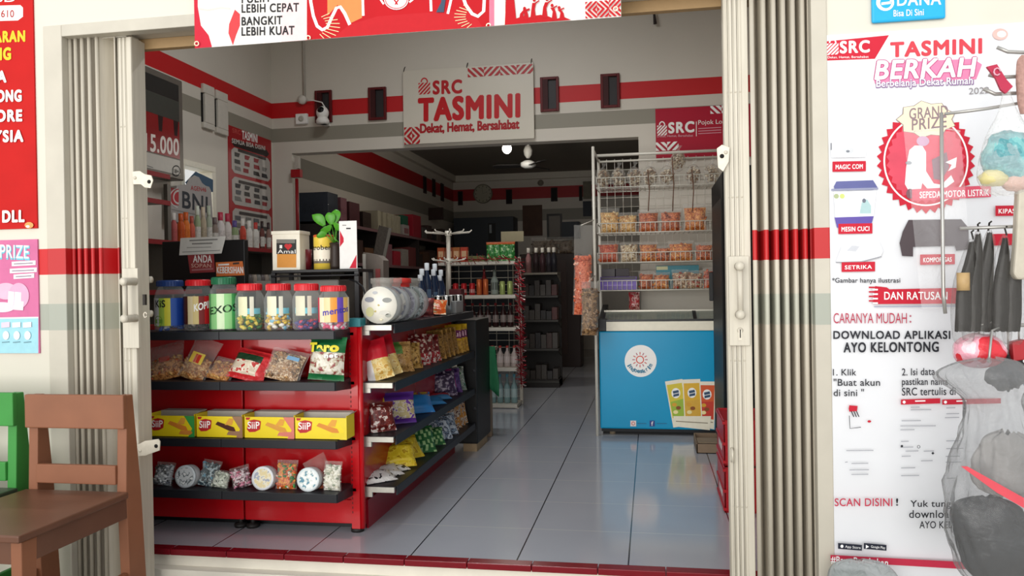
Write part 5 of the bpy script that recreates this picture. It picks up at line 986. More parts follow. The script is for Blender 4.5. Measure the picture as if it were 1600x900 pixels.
P.text('AGEN46', 298, 290, 322, 297, mat('a8242c', .5), .03, tilt=-3); P.text('BNI', 285, 299, 324, 324, mat('1a2430', .5), .03, tilt=-8); P.quad('ring_mark', [(267, 293), (279, 295), (279, 321), (267, 319)], mat('b01f2c', .5)); P.ring('ring_mark', 279, 308, 8, 10, 3, mat('d0c8c4', .5), 14, PI * .5, PI * 1.5); P.ring('ring_mark', 283, 309, 18, 16, 2, mat('d0c8c4', .5), 14, PI * .6, PI * 1.4)
P.line('printed_lines', [(268, 327), (310, 336)], 1.4, gyi); P.done()
b = MB(); q = at(300, 345, X=bx); b.box((XL + .01, q.y - .06, rs[0] + .001), (bx - .006, q.y + .06, z0_ + .02), mat('6a645c', .5)); b.build('easel_foot', P.root)
# red services poster on the left wall
py0 = at(358, 300, X=XL + .006).y; py1 = at(425, 300, X=XL + .006).y; pz0 = rs[0] + .02; pz1 = (at(358, 194, X=XL + .006).z + at(424, 221, X=XL + .006).z) / 2
P = Panel('services_poster', 'red poster with white rounded fields beside the corner on the left wall', 'poster', (XL + .006, py0, pz0), (0, 1, 0), (0, 0, 1), py1 - py0, pz1 - pz0, mat('a3141c', .4), .005)
w_, h_ = P.w, P.h; f = lambda pts: [(u * w_, v * h_) for u, v in pts]; lg = mat('b6b1aa', .45)
rr = lambda u0, v0, u1, v1: [(u0 + .06, v0), (u1 - .06, v0), (u1, v0 + .03), (u1, v1 - .03), (u1 - .06, v1), (u0 + .06, v1), (u0, v1 - .03), (u0, v0 + .03)]
P.text('SRC', 363, 200, 376, 207, mat('c8564e', .5), .02, tilt=-4); P.text('TASMINI', 378, 204, 402, 217, PWHITE, .03, tilt=-6); 
P.poly('white_field', f(rr(.06, .62, .96, .83)), lg); P.poly('white_field', f(rr(.06, .84, .94, .9)), mat('2a2020', .5)); P.poly('white_field', f(rr(.06, .36, .96, .59)), lg); P.poly('white_field', f(rr(.06, .06, .96, .33)), lg)
P.text('SEMUA BISA DISINI', 362, 216, 414, 223, mat('d8d2ca', .5), .03, tilt=-12)
random.seed(5)
for (v0, v1) in ((.63, .8), (.38, .54), (.1, .28)):
    for k in range(11):
        u = .12 + (k % 4) * .21 + random.uniform(-.02, .02); v = v0 + (v1 - v0) * (k // 4) / 3 + .015; P.poly('service_logos', f([(u, v), (u + random.uniform(.08, .16), v), (u + .12, v + .035), (u, v + .035)]), mat(random.choice(('3a3836', '8a1c24', '5a5c60', '2c2c30', '7a7874')), .5))
    P.poly('field_heading', f([(.2, v1 + .005), (.85, v1 + .005), (.85, v1 + .03), (.2, v1 + .03)]), mat('3a3432', .5))
P.done()
# mop hanging on the pillar
p = at(464, 300, Y=YB - .03); z1 = at(462, 246, Y=YB).z; r = thing('hanging_mop', 'red and white broom hanging on the pillar left of the back room', 'broom', (p.x, YB - .03, 1.2)); b = MB(); b.tube([(p.x, YB - .03, 1.2), (p.x, YB - .03, z1 - .02)], .014, mat('c9c2b6', .5), 8); b.build('handle', r)
b = MB(); b.box((p.x - .05, YB - .06, at(464, 278, Y=YB).z), (p.x + .05, YB, at(464, 266, Y=YB).z), mat('a0161c', .4)); b.build('clip', r); b = MB(); b.tube([(p.x, YB - .03, 1.6), (p.x, YB - .03, at(464, 280, Y=YB).z)], .018, mat('8e161c', .4), 8); b.build('red_grip', r)
b = MB(); b.box((p.x - .015, YB - .045, z1 - .12), (p.x + .03, YB, z1), mat('b8b0a4', .5)); b.build('hook', r)
# ---- hanging shop name sign
a = at(631, 226, Y=YB - .05); c = at(833, 99, Y=YB - .05); zt_ = (at(631, 109, Y=YB - .05).z + c.z) / 2
P = Panel('shop_sign', 'hanging white shop name sign with big red lettering above the back opening', 'sign', (a.x, YB - .05, a.z), (1, 0, 0), (0, 0, 1), c.x - a.x, zt_ - a.z, mat('d6cfc0', .35, var=.03, scale=4), .02, bevel=.002)
P.bag_mark('red_mark', 654, 122, 672, 148, PRED); P.text('SRC', 677, 127, 721, 147, mat('b8141c', .4), .08, tilt=2); P.text('TASMINI', 655, 155, 811, 189, mat('c0121a', .4), .06, fat=.7, tilt=7, part='title_lettering'); P.text('Dekat, Hemat, Bersahabat', 657, 194, 811, 210, mat('a8161e', .4), .0, fat=.8, tilt=7)
P.weave('woven_stripes', 731, 100, 833, 121, mat('b5141c', .4), 4, 1, 4); P.weave('woven_stripes', 632, 198, 656, 227, mat('b5141c', .4), 2, 2, 3)
P.done()
for px in (633, 731, 831): q = at(px, 100, Y=YB); b = MB(); b.tube([(q.x, YB - .055, zt_ - .01), (q.x, YB - .03, zt_ + .03), (q.x, YB + .001, zt_ + .05)], .004, mat('2a2622', .6), 6); b.build('hanging_hook', P.root)
a = at(1025, 237, Y=YB - .02); c = at(1128, 166, Y=YB - .02)
P = Panel('shop_banner', 'crimson shop banner behind the top of the wire snack rack', 'banner', (a.x, YB - .02, 2.42), (1, 0, 0), (0, 0, 1), .95, 2.905 - 2.42, mat('ae1230', .4, var=.05, scale=5), .006)
P.bag_mark('white_mark', 1027, 190, 1042, 212, PWHITE); P.text('SRC', 1045, 192, 1084, 208, PWHITE, .08, tilt=2); P.line('white_rule', [(1088, 190), (1088, 213)], 1, PWHITE); P.text('Pojok Lokal', 1091, 188, 1140, 197, PWHITE, .01, tilt=2)
for k in range(3): P.line('small_print', [(1091, 201 + k * 4), (1127, 199 + k * 4)], 1.2, mat('d89aa8', .5))
P.text('Dekat, Hemat, Bersahabat', 1027, 211, 1083, 215, mat('e0b0b8', .5), .0, tilt=1); P.weave('woven_stripes', 1025, 221, 1060, 236, PWHITE, 2, 1, 3); P.weave('woven_stripes', 1110, 163, 1145, 178, PWHITE, 2, 1, 3); P.done()
b = MB(); p = at(1022, 40, Y=YB - .05); b.tube([(p.x, YB - .05, 4.4), (p.x, YB - .05, at(1022, 20, Y=YB).z), (p.x + .01, YB - .05, at(1023, 40, Y=YB).z)], [.008, .01, .018], mat('3a3230', .8), 6); tag(b.build('ceiling_rope', loc=p), 'short dark cord hanging from the front ceiling', 'cord')
# ================================================================== ICE CREAM FREEZER, WIRE RACK, FRIDGE
fy = 6.66; a = at(938, 672, Y=fy); c = at(1118, 520, Y=fy); fx0, fx1 = a.x, at(1118, 600, Y=fy).x + .12; fz0 = at(1010, 673, Y=fy).z; fz1 = at(1010, 517, Y=fy).z; ft1 = at(1010, 505, Y=fy).z
bl = mat('0a95c4', .3, var=.03, scale=4, spec=.25)
r = thing('ice_cream_freezer', 'blue ice cream chest freezer with a sliding glass lid', 'freezer', ((fx0 + fx1) / 2, fy + .33, 0))
b = MB(); b.box((fx0, fy, fz0 + .012), (fx1, fy + .66, fz1), bl); b.build('cabinet', r, bevel=.012)
b = MB(); b.box((fx0 + .01, fy + .01, fz0 - .012), (fx1 - .01, fy + .65, fz0 + .012), mat('1a1c20', .6)); b.box((fx0 + .02, fy + .06, fz0 - .07), (fx1 - .02, fy + .6, fz0 - .012), mat('1c1c1e', .7)); b.build('base_rail', r)
b = MB(); b.box((fx0, fy - .004, fz1), (fx1, fy + .66, ft1 + .02), mat('e9e3cf', .35)); b.box((fx0, fy - .006, fz1), (fx0 + .065, fy + .66, ft1 + .04), mat('1a1b1e', .4)); b.build('lid_frame', r, bevel=.004)
gz0 = ft1 + .02; gz1 = at(1010, 486, Y=fy + .3).z
b = MB(); blk = mat('17181b', .35)
b.prism([(fx0, fy, gz0), (fx0, fy + .66, gz0), (fx0, fy + .66, gz1 + .05), (fx0, fy + .3, gz1)], (.05, 0, 0), blk); b.prism([(fx1 - .04, fy, gz0), (fx1 - .04, fy + .66, gz0), (fx1 - .04, fy + .66, gz1 + .05), (fx1 - .04, fy + .3, gz1)], (.04, 0, 0), blk)
q = at(1084, 500, Y=fy).x; b.prism([(q, fy, gz0), (q, fy + .02, gz0 - .005), (q, fy + .32, gz1 - .005), (q, fy + .3, gz1 + .006)], (.03, 0, 0), blk); b.box((fx0, fy - .004, gz0 - .006), (fx1, fy + .012, gz0 + .012), blk); b.build('black_trim', r)
b = MB(); b.prism([(fx0 + .05, fy + .01, gz0), (fx0 + .05, fy + .016, gz0), (fx0 + .05, fy + .3, gz1), (fx0 + .05, fy + .29, gz1)], (fx1 - fx0 - .09, 0, 0), clear('8d9488', .55, .08)); b.build('glass_lid', r)
b = MB(); b.box((fx0 + .03, fy + .28, gz1 - .006), (fx1 - .03, fy + .31, gz1 + .012), mat('b8b4a8', .35, .4)); b.build('lid_rail', r, bevel=.003)
for x in (fx0 + .1, fx1 - .12): b = MB(); b.lathe([(0, 0), (.028, 0), (.028, .045), (0, .045)], mat('8a7c68', .6), (x, fy + .07, 0), 12); b.build('caster', r)
P = Panel('', '', '', (fx0, fy - .0005, fz0), (1, 0, 0), (0, 0, 1), fx1 - fx0 - .01, fz1 - fz0, None, parent=r)
P.ell('round_logo', 1001, 564, 25, 25, PWHITE, n=40); P.ring('round_logo', 1000, 562, 5.6, 5.6, 1.6, mat('d8452e', .4), 20)
for k in range(12): t = 2 * PI * k / 12; P.line('round_logo', [(1000 + 8 * math.cos(t), 562 + 8 * math.sin(t)), (1000 + 12 * math.cos(t), 562 + 12 * math.sin(t))], 1.3, mat('c8382e' if k % 2 else 'a83a5a', .4))
s_ = 'indoeskrim'; tl_ = mat('2a7a9a', .4)
for i, ch in enumerate(s_):
    t = PI * (.84 - .68 * i / 9); vs, fs, a0, a1, b0, b1 = text_geo(ch, .04); cx_, cy_ = 1000 + 19 * math.cos(t), 562 + 18.5 * math.sin(t); hw = 2.3 if ch not in 'ir' else 1.3; hh = 3.4 if ch in 'idk' else 2.5; rot = t - PI / 2; out = []
    for v in vs:
        u = ((v.x - a0) / max(.01, a1 - a0) - .5) * 2 * hw; w_ = ((v.y - b0) / max(.01, b1 - b0) - .5) * 2 * hh
        out.append(P.uv(cx_ + u * math.cos(rot) + w_ * math.sin(rot), cy_ + u * math.sin(rot) - w_ * math.cos(rot)))
    d = P.k * .00012 + .0005; P._b('round_logo_lettering').add([P.P(u, w_, d) for u, w_ in out], fs, tl_)
P.up()
# the three ice cream packets printed on the front
def icepack(pts, top, low, words):
    P.quad('packet_picture', pts, mat('ece6d2', .35)); (x0, y0), (x1, y1), (x2, y2), (x3, y3) = pts
    L = lambda t, s: (x0 + (x3 - x0) * t + ((x1 + (x2 - x1) * t) - (x0 + (x3 - x0) * t)) * s, y0 + (y3 - y0) * t + ((y1 + (y2 - y1) * t) - (y0 + (y3 - y0) * t)) * s)
    P.quad('packet_picture', [L(.08, .06), L(.08, .94), L(.8, .94), L(.8, .06)], mat(top, .4)); P.quad('packet_picture', [L(.45, .1), L(.42, .9), L(.78, .9), L(.8, .1)], mat(low, .4))
    k = L(.28, .5); P.ell('packet_picture', k[0], k[1], 7, 8, PWHITE, n=14); P.quad('packet_picture', [(k[0] - 5, k[1] - 3), (k[0] + 4, k[1] - 5), (k[0] + 5, k[1] - 1), (k[0] - 4, k[1] + 1)], mat('2c4a6a', .4)); P.quad('packet_picture', [(k[0] - 4, k[1] + 2), (k[0] + 5, k[1]), (k[0] + 5, k[1] + 4), (k[0] - 4, k[1] + 6)], mat('2c4a6a', .4))
    for j in range(3): q_ = L(.52 + .08 * j, .3 + .2 * (j % 2)); P.ell('packet_picture', q_[0], q_[1], 4, 3, mat(('d8a02a', '8a4a1a', 'f0e0a0')[j], .4), n=10)
    P.line('packet_picture', [L(.86, .1), L(.86, .9)], 1.5, mat('8a8068', .5))
icepack([(1092, 596), (1118, 596), (1116, 671), (1092, 666)], 'd85a2a', 'c83a2a', ''); icepack([(1039, 596), (1066, 592), (1078, 664), (1052, 668)], 'd8c43a', '9ab83a', ''); icepack([(1066, 593), (1094, 592), (1098, 668), (1070, 668)], 'e0b030', 'd8a83a', '')
P.quad('packet_picture', [(1052, 650), (1111, 650), (1109, 672), (1054, 666)], mat('ece6d2', .35)); P.line('packet_picture', [(1056, 658), (1106, 661)], 1.4, mat('8a8068', .5))
P.quad('social_mark', [(985, 657), (994, 657), (994, 666), (985, 666)], mat('e8dcd8', .4)); P.ring('social_mark', 989.5, 661.5, 2.4, 2.4, 1, mat('c8403a', .4), 12); P.quad('social_mark', [(1015, 657), (1023, 657), (1023, 666), (1015, 666)], mat('24408a', .4)); P.text('f', 1017.6, 658.5, 1020.6, 665, PWHITE, .03)
P.line('social_handle', [(996, 661.5), (1010, 661.5)], 1.2, mat('1a6a94', .4)); P.line('social_handle', [(1026, 661.5), (1042, 661.5)], 1.2, mat('1a6a94', .4)); P.done()
a = at(1082, 722, Y=6.25); b = MB(); x0 = at(1083, 715, Z=0).x; y0 = 5.75
r = thing('cardboard_box', 'low brown cardboard tray on the floor in front of the freezer', 'box', (.44, 6.2, 0)); b.box((.32, 6.0, .001), (.62, 6.42, .006), mat('7d6b58', .8)); b.box((.32, 6.0, .001), (.327, 6.42, .075), mat('84705c', .8)); b.box((.613, 6.0, .001), (.62, 6.42, .075), mat('84705c', .8)); b.box((.32, 6.0, .001), (.62, 6.007, .07), mat('84705c', .8)); b.box((.32, 6.413, .001), (.62, 6.42, .075), mat('84705c', .8)); b.build('tray', r)
b = MB(); b.box((.33, 6.02, .075), (.61, 6.2, .079), mat('8f7c66', .8), Matrix.Translation((0, 0, 0))); b.build('flap', r)
# ---- wire rack standing against the freezer
rw = mat('d8d4c8', .4, .1); ry0, ry1 = 6.98, 7.34; rx0 = at(932, 300, Y=ry0).x; rx1 = .72
rzt = at(930, 240, Y=ry0).z; zs = [at(1030, y, Y=ry0).z for y in (290, 362, 409, 453)]
r = thing('wire_rack', 'tall white wire rack of snack bags behind the blue freezer', 'rack', ((rx0 + rx1) / 2, 7.15, 0))
for x, y in ((rx0, 6.62), (rx1, ry0), (rx0, ry1), (rx1, ry1)):
    b = MB(); b.tube([(x, y, 0), (x, y, rzt)], .014 if y > 6.7 else .013, rw, 10); b.build('post', r)
b = MB()
b.tube([(rx0, 6.62, rzt - .02), (rx0, ry1, rzt - .02)], .01, rw, 8); b.tube([(rx0, ry0, rzt - .02), (rx1, ry0, rzt - .02)], .013, rw, 8); b.tube([(rx0, ry1, rzt - .02), (rx1, ry1, rzt - .02)], .01, rw, 8); b.tube([(rx1, ry0, rzt - .02), (rx1, ry1, rzt - .02)], .01, rw, 8); b.build('top_frame', r)
b = MB(); n_ = int((rx1 - rx0) / .07)
for i in range(n_ + 1): x = rx0 + (rx1 - rx0) * i / n_; b.tube([(x, ry1 + .005, zs[3]), (x, ry1 + .005, rzt)], .0026, rw, 5)
k = zs[3]
while k < rzt: b.tube([(rx0, ry1 + .003, k), (rx1, ry1 + .003, k)], .0026, rw, 5); k += .085
b.build('back_grid', r)
for z in zs:
    b = MB(); bh = .085
    for y in (ry0, ry1): 
        for zz_ in (z, z + bh): b.tube([(rx0, y, zz_), (rx1, y, zz_)], .0045, rw, 6)
    for x in (rx0, rx1):
        for zz_ in (z, z + bh): b.tube([(x, ry0, zz_), (x, ry1, zz_)], .0045, rw, 6)
    for i in range(int((rx1 - rx0) / .042) + 1):
        x = rx0 + .042 * i; b.tube([(x, ry0, z + bh), (x, ry0, z), (x, ry1, z)], .0026, rw, 5)
    b.tube([(rx0, ry0 + .12, z), (rx1, ry0 + .12, z)], .003, rw, 5); b.tube([(rx0, ry0 + .24, z), (rx1, ry0 + .24, z)], .003, rw, 5); b.build('basket', r)
def rbag(label, grp, row, px, w, h, mats, sz=.016, n=70, roll=0., d=.13, fill=.85):
    Yb = ry0 + .1; p = at(px, 400, Y=Yb); M = lie(Vector((p.x, Yb, zs[row] + .008)), 0, -.08, roll); return snack_bag(label, grp, M, w * 1.13, h * 1.05, d, fill, mats, sz, n, name='snack_bag')
shr = M_('c8b8a0', 'a89478', 'ddd0b8', '8a6c50'); grp = 'snack bags in the top wire basket'
tp = ['at the left end', 'second from the left', 'third from the left', 'fourth from the left', 'fifth from the left', 'the raised one', 'second from the right end', 'at the right end']
for i, px in enumerate((942, 966, 991, 1015, 1042, 1060, 1083, 1112)):
    p = at(px, 260, Y=ry0 + .12); zc = zs[0] + .095 + (.13 if i == 5 else 0); r = thing('snack_bag', 'round clear bag of pale crackers in the top basket, ' + tp[i], 'snack bag', (p.x, ry0 + .12, zs[0] + .008), grp); c = Vector((p.x, ry0 + .12, zc))
    b = MB()
    for k in range(80): v = Vector((random.gauss(0, 1), random.gauss(0, 1), random.gauss(0, 1))).normalized() * random.uniform(.5, .95); b.ball(c + Vector((v.x * .058, v.y * .058, v.z * .085)), (.018, .013, .007), random.choice(shr), 6, 4, Matrix.Rotation(random.uniform(0, 3), 3, v), .15)
    tag(b.build('snack_pieces', r), kind='stuff'); b = MB(); b.ball(c, (.067, .067, .094), film, 18, 12, None, .03); b.tube([c + Vector((0, 0, .09)), c + Vector((.005, -.004, .105)), c + Vector((.012, -.01, .135))], [.014, .008, .024], film, 10, caps=False); b.build('clear_wrapper', r)
grp = 'snack bags in the second wire basket'
br1 = M_('e0b870', 'd0984a', 'ecd098', 'b87c38'); br2 = M_('c8602a', 'a8481c', 'e08448', '843414'); br3 = M_('d88034', 'b85c22', 'eca858', '984818')
for px, w, h, mt_, t in ((953, .16, .21, br1, 'bag of pale golden crisps at the left end of the second basket'), (982, .15, .17, br1, 'low bag of tan crisps, second in the second basket'), (1014, .17, .19, br2, 'bag of reddish brown crisps in the middle of the second basket'), (1049, .17, .19, br2, 'bag of dark orange crisps right of the middle in the second basket'), (1087, .19, .23, br3, 'tall bag of orange crisps at the right end of the second basket')): rbag('clear ' + t, grp, 1, px, w, h, mt_)
grp = 'snack bags in the third wire basket'
for px, w, h, mt_, t in ((951, .17, .18, M_('d0502a', 'b83a1c', 'e07a48'), 'bright orange red snacks at the left end of the third basket'), (983, .15, .17, M_('d8c4a0', 'b89c70', 'ece0c8', '8a6a48'), 'pale curled crackers, second in the third basket'), (1013, .15, .17, br3, 'brown crisps in the middle of the third basket'), (1036, .11, .13, br2, 'dark brown crisps, the small one in the third basket'), (1064, .2, .17, br3, 'orange brown crisps, the wide one in the third basket'), (1100, .14, .15, br2, 'red brown crisps at the right end of the third basket')): rbag('clear bag of ' + t, grp, 2, px, w, h, mt_)
grp = 'snack bags in the lowest wire basket'
p0 = at(938, 440, Y=ry0 + .05); p1 = at(995, 440, Y=ry0 + .05); zq = zs[3] + .006
pu = mat('5a3a9c', .35)
packet_box('snack_carton', 'flat purple carton at the left end of the lowest wire basket', 'box', grp, Vector(((p0.x + p1.x) / 2, ry0 + .13, zq)), p1.x - p0.x, .2, .115, pu, 0, ((-.96, .78, .96, .98, mat('2a1c2a', .4)), (-.8, .3, .8, .4, mat('8a70c0', .4))))
for i, px in enumerate((951, 972)): packet_box('snack_pack', 'dark pack on the purple carton in the lowest basket, ' + ('left one', 'right one')[i], 'packet', grp, Vector((at(px, 430, Y=ry0 + .13).x, ry0 + .13, zq + .117)), .12, .12, .07, mat('2a1f26', .4), .1 * i)
for px, w, h, mt_, t in ((1009, .12, .15, br2, 'dark orange crisps right of the purple carton'), (1033, .13, .14, br3, 'orange crisps in the middle of the lowest basket'), (1062, .13, .16, M_('c8a078', '8a5a3a', 'd8c0a0', 'a03828'), 'brown swirl crackers, left one of two in the lowest basket'), (1085, .13, .15, M_('c8a078', '8a5a3a', 'd8c0a0', 'a03828'), 'brown swirl crackers, right one of two in the lowest basket'), (1110, .12, .17, M_('c05028', 'a83a20', 'e08858'), 'orange red snacks at the right end of the lowest basket')): rbag('clear bag of ' + t, grp, 3, px, w, h, mt_, .02, 40)
p = at(1050, 440, Y=ry1 - .05); packet_box('card_strip', 'teal and pale yellow card behind the bags of the lowest basket', 'card', grp, Vector((p.x + .05, ry1 - .03, zq)), .38, .02, .21, mat('3a8a9a', .4), 0, ((-.98, .82, -.45, .97, mat('d8d8a8', .4)),))
p = at(991, 475, Y=7.3); b = MB(); 
r = foil_bag('red and pink snack packet hanging under the wire baskets above the freezer', 'snack bags in the lowest wire basket', lie(Vector((p.x, 7.3, zs[3] - .19)), 0, 0, 0), .1, .17, .04, lambda u, v, s: printed('b83038', 'd8b0a8', '8a2028', 36))
# ties hanging from the top basket
for i, px in enumerate((1012, 1050, 1081)):
    a = at(px, 265 + (i == 1) * -20, Y=ry0 - .01); e = at(px + 1, 330, Y=ry0 - .01); b = MB(); b.tube([a, (a + e) / 2 + Vector((.012, 0, 0)), e], .005, mat('6a4a38', .7), 6); tag(b.build('plastic_tie', loc=a), 'thin brown tie hanging before the wire baskets, %s' % ('left of three', 'middle of three', 'right of three')[i], 'tie', 'ties on the wire rack')
# strings of snacks hanging at the rack's left post
for (px, y0, y1, w, ms, t) in ((910, 352, 492, .16, M_('d8623a', 'e88058', 'c04a28', 'f0b8a0'), 'long clear bag of orange snack balls hanging left of the wire rack'), (921, 440, 524, .14, M_('7a5a3c', '9a7850', '5a3f28', 'b89878'), 'long clear bag of brown snacks hanging below the orange one')):
    Yh = 6.5 if px < 915 else 6.3; a = at(px, y1, Y=Yh); c = at(px, y0, Y=Yh); M = lie(Vector((a.x, Yh, a.z)), .2, 0, .03); h = c.z - a.z
    r = snack_bag(t, 'snack strings on the wire rack', M, w, h, .11, .68 if px < 915 else .9, ms, .021, 110, name='snack_string')
    b = MB(); b.tube([(a.x, Yh, c.z), (rx0 - .0, 6.612, c.z + .05)], .004, rw, 6); b.build('hanging_wire', r)
# ---- black showcase fridge and red crates at the right wall
r = thing('showcase_fridge', 'tall black drinks fridge seen edge on, right of the snack rack', 'fridge', (.62, 5.9, 0)); bk_ = mat('0b0b0c', .6, spec=.15); fx = at(1114, 480, Y=6.2).x
z1 = at(1122, 278, Y=5.9).z; b = MB(); b.box((fx + .06, 5.25, .05), (XR - .02, 6.2, z1), bk_); b.build('cabinet', r, bevel=.05, seg=4)
b = MB(); b.box((fx, 5.27, .12), (fx + .055, 6.19, z1 - .03), bk_); b.build('door_frame', r, bevel=.02, seg=3); b = MB(); b.box((fx - .004, 5.34, .3), (fx + .0, 6.1, z1 - .2), mat('0a0c0e', .45, spec=.2)); b.build('glass_door', r)
b = MB(); b.box((fx - .03, 6.12, at(1118, 470, Y=6.12).z), (fx, 6.16, at(1118, 425, Y=6.12).z), mat('0a0a0b', .3)); b.build('handle', r, bevel=.004)
b = MB(); b.box((fx + .1, 5.3, 0), (XR - .06, 6.15, .05), mat('0a0a0b', .5)); b.build('plinth', r)
b = MB(); b.box((fx + .01, 5.262, z1 - .42), (fx + .05, 5.269, z1 - .2), mat('2f8ea6', .4)); b.build('blue_sticker', r)
for i in range(2):
    z = i * .26; c = Vector((at(1140, 750, Y=4.7).x + .18, 4.72, z)); x0 = at(1131, 750, Y=4.5).x; r = thing('bottle_crate', 'red plastic bottle crate behind the right gate, %s of two' % ('lower', 'upper')[i], 'crate', (x0 + .2, 4.7, z), 'red crates behind the right gate'); b = MB(); cr = mat('b01822', .35)
    if z + .25 > 10: break
    for (p, q) in (((x0, 4.48, z), (x0 + .012, 4.92, z + .25)), ((x0 + .38, 4.48, z), (x0 + .392, 4.92, z + .25)), ((x0, 4.48, z), (x0 + .392, 4.492, z + .25)), ((x0, 4.908, z), (x0 + .392, 4.92, z + .25)), ((x0, 4.48, z + .002), (x0 + .392, 4.92, z + .012))): b.box(p, q, cr)
    b.build('crate_body', r, bevel=.004); b = MB()
    for zz_ in (.02, .12, .235): b.box((x0 - .006, 4.475, z + zz_ - .008), (x0 + .398, 4.925, z + zz_ + .008), cr)
    b.build('ribs', r); b = MB(); b.box((x0 - .001, 4.6, z + .06), (x0 + .0005, 4.8, z + .1), mat('d8ccc8', .4)); b.build('white_mark', r)
# ================================================================== DRINKS GONDOLA AND THE BACK ROOM
gy = 7.98; dx0 = at(686, 500, Y=gy).x; dx1 = at(806, 500, Y=gy).x; DZ = [at(770, y, Y=gy).z for y in (408, 461, 512, 575, 632)]; wsh = mat('cfc9bc', .45, .1)
r = thing('drinks_gondola', 'white gondola of drinks facing the entrance, with red tinsel on its edge', 'shelf', ((dx0 + dx1) / 2, 8.15, 0))
for z in DZ: b = MB(); b.box((dx0, gy, z - .035), (dx1, gy + .34, z), wsh); b.prism([(dx1 - .02, gy + .02, z - .035), (dx1 - .02, gy + .34, z - .035), (dx1 - .02, gy + .34, z - .12)], (.008, 0, 0), wsh); b.build('shelf', r, bevel=.003)
b = MB()
for i in range(7): x = dx0 + (dx1 - dx0) * i / 6; b.tube([(x, gy + .345, .05), (x, gy + .345, DZ[0])], .003, wsh, 5)
for i in range(20): z = .08 + i * (DZ[0] - .1) / 19; b.tube([(dx0, gy + .348, z), (dx1, gy + .348, z)], .003, wsh, 5)
b.build('back_grid', r)
for x in (dx0 + .01, dx1 - .01): b = MB(); b.box((x - .015, gy + .33, 0), (x + .015, gy + .37, DZ[0] + .05), wsh); b.build('post', r); b = MB(); b.box((x - .02, gy + .02, 0), (x + .02, gy + .06, DZ[4] - .035), wsh); b.build('foot', r)
# tinsel
b = MB(); rt = mat('8e1624', .25, .5); random.seed(3); tx = at(812, 480, Y=gy - .02).x
for k in range(560):
    z = random.uniform(.25, DZ[0] + .03) if k < 460 else DZ[0] + .02; x = tx if k < 460 else random.uniform(dx0, dx1); d = Vector((random.gauss(0, 1), random.gauss(0, .6), random.gauss(0, 1))).normalized() * .06; p = Vector((x, gy - .015, z)); m_ = rt if random.random() < .85 else mat('c8b8b4', .2, .8)
    b.add([p, p + d, p + d + Vector((.004, 0, .006)), p + Vector((.004, 0, .006))], [(0, 1, 2, 3)], m_)
b.tube([(tx, gy - .015, .25), (tx, gy - .015, DZ[0] + .02), (dx0, gy - .015, DZ[0] + .02)], .006, rt, 6); tag(b.build('tinsel_garland', loc=(tx, gy, .25)), 'red tinsel garland down the right edge of the drinks gondola', 'garland')
def can(label, grp, px, row, rad, h, col, capc='b8b8b4', name='drink_can', cat='can', neck=False, band=None, y=.12):
    p = at(px, 460, Y=gy + y); c = Vector((p.x, gy + y, DZ[row] + .001)); r = thing(name, label, cat, c, grp); b = MB()
    if neck: b.lathe([(0, 0), (rad * .9, 0), (rad, .01), (rad, h * .55), (rad * .35, h * .78), (rad * .35, h * .92)], mat(col, .2), c, 14); b.build('bottle_body', r); b = MB(); b.lathe([(rad * .42, h * .9), (rad * .42, h), (0, h)], mat(capc, .4), c, 10); b.build('cap', r)
    else: b.lathe([(0, 0), (rad * .85, 0), (rad, .008), (rad, h - .012), (rad * .85, h)], mat(col, .25, .3), c, 16); b.build('can_body', r); b = MB(); b.lathe([(rad * .85, h - .001), (rad * .7, h - .004), (0, h - .004)], mat(capc, .3, .7), c, 14); b.build('lid', r)
    if band: b = MB(); b.lathe([(rad * 1.01, h * .2), (rad * 1.01, h * .5)], mat(band, .4), c, 12); b.build('label', r)
g = 'cans on the drinks gondola'; od = ['first', 'second', 'third', 'fourth', 'fifth', 'sixth', 'seventh', 'eighth']
for i, px in enumerate((712, 725, 738)): can('red drink can on the second shelf of the drinks gondola, %s from the left' % od[i], g, px, 1, .031, .125, 'b8242a', band='d8c8c0')
for i, px in enumerate((749, 759)): can('copper coloured tall can beside the red cans, %s' % ('left one', 'right one')[i], g, px, 1, .029, .165, 'c8683a')
can('dark red bottle standing behind the copper cans', g, 757, 1, .035, .27, '8a1c20', '6a1418', 'drink_bottle', 'bottle', True, None, .22)
can('clear grey bottle with a rounded top beside the copper cans', g, 773, 1, .042, .26, '8a948c', '6a746c', 'drink_bottle', 'bottle', True, '3a3f3a', .14)
for i, px in enumerate((785, 797)): can('pale green drink can at the right end of the second shelf, %s' % ('left one', 'right one')[i], g, px, 1, .029, .14, 'a8b870')
g = 'dark bottles on the drinks gondola'
for i, px in enumerate((726, 738, 750, 762, 774, 786, 797)): can('dark cola bottle on the third shelf of the drinks gondola, %s from the left' % od[i], g, px, 2, .034, .25, '2a0f10' if i else '23262a', '7a1418', 'drink_bottle', 'bottle', True, 'a89a94')
g = 'white bottles on the drinks gondola'
for i, px in enumerate((768, 780, 791, 802)): can('red capped white bottle on the drinks gondola, %s from the left' % od[i], g, px, 3, .036, .22, 'b8aaa4', 'a83028', 'drink_bottle', 'bottle', True, 'd8ccc8')
g = 'water bottles on the drinks gondola'
for i, px in enumerate((768, 779, 790, 801)): can('clear water bottle on the lowest shelf of the drinks gondola, %s from the left' % od[i], g, px, 4, .034, .3, '7f9a9a', '5a9ab0', 'drink_bottle', 'bottle', True, 'b8c8c8')
g = 'packets on top of the drinks gondola'
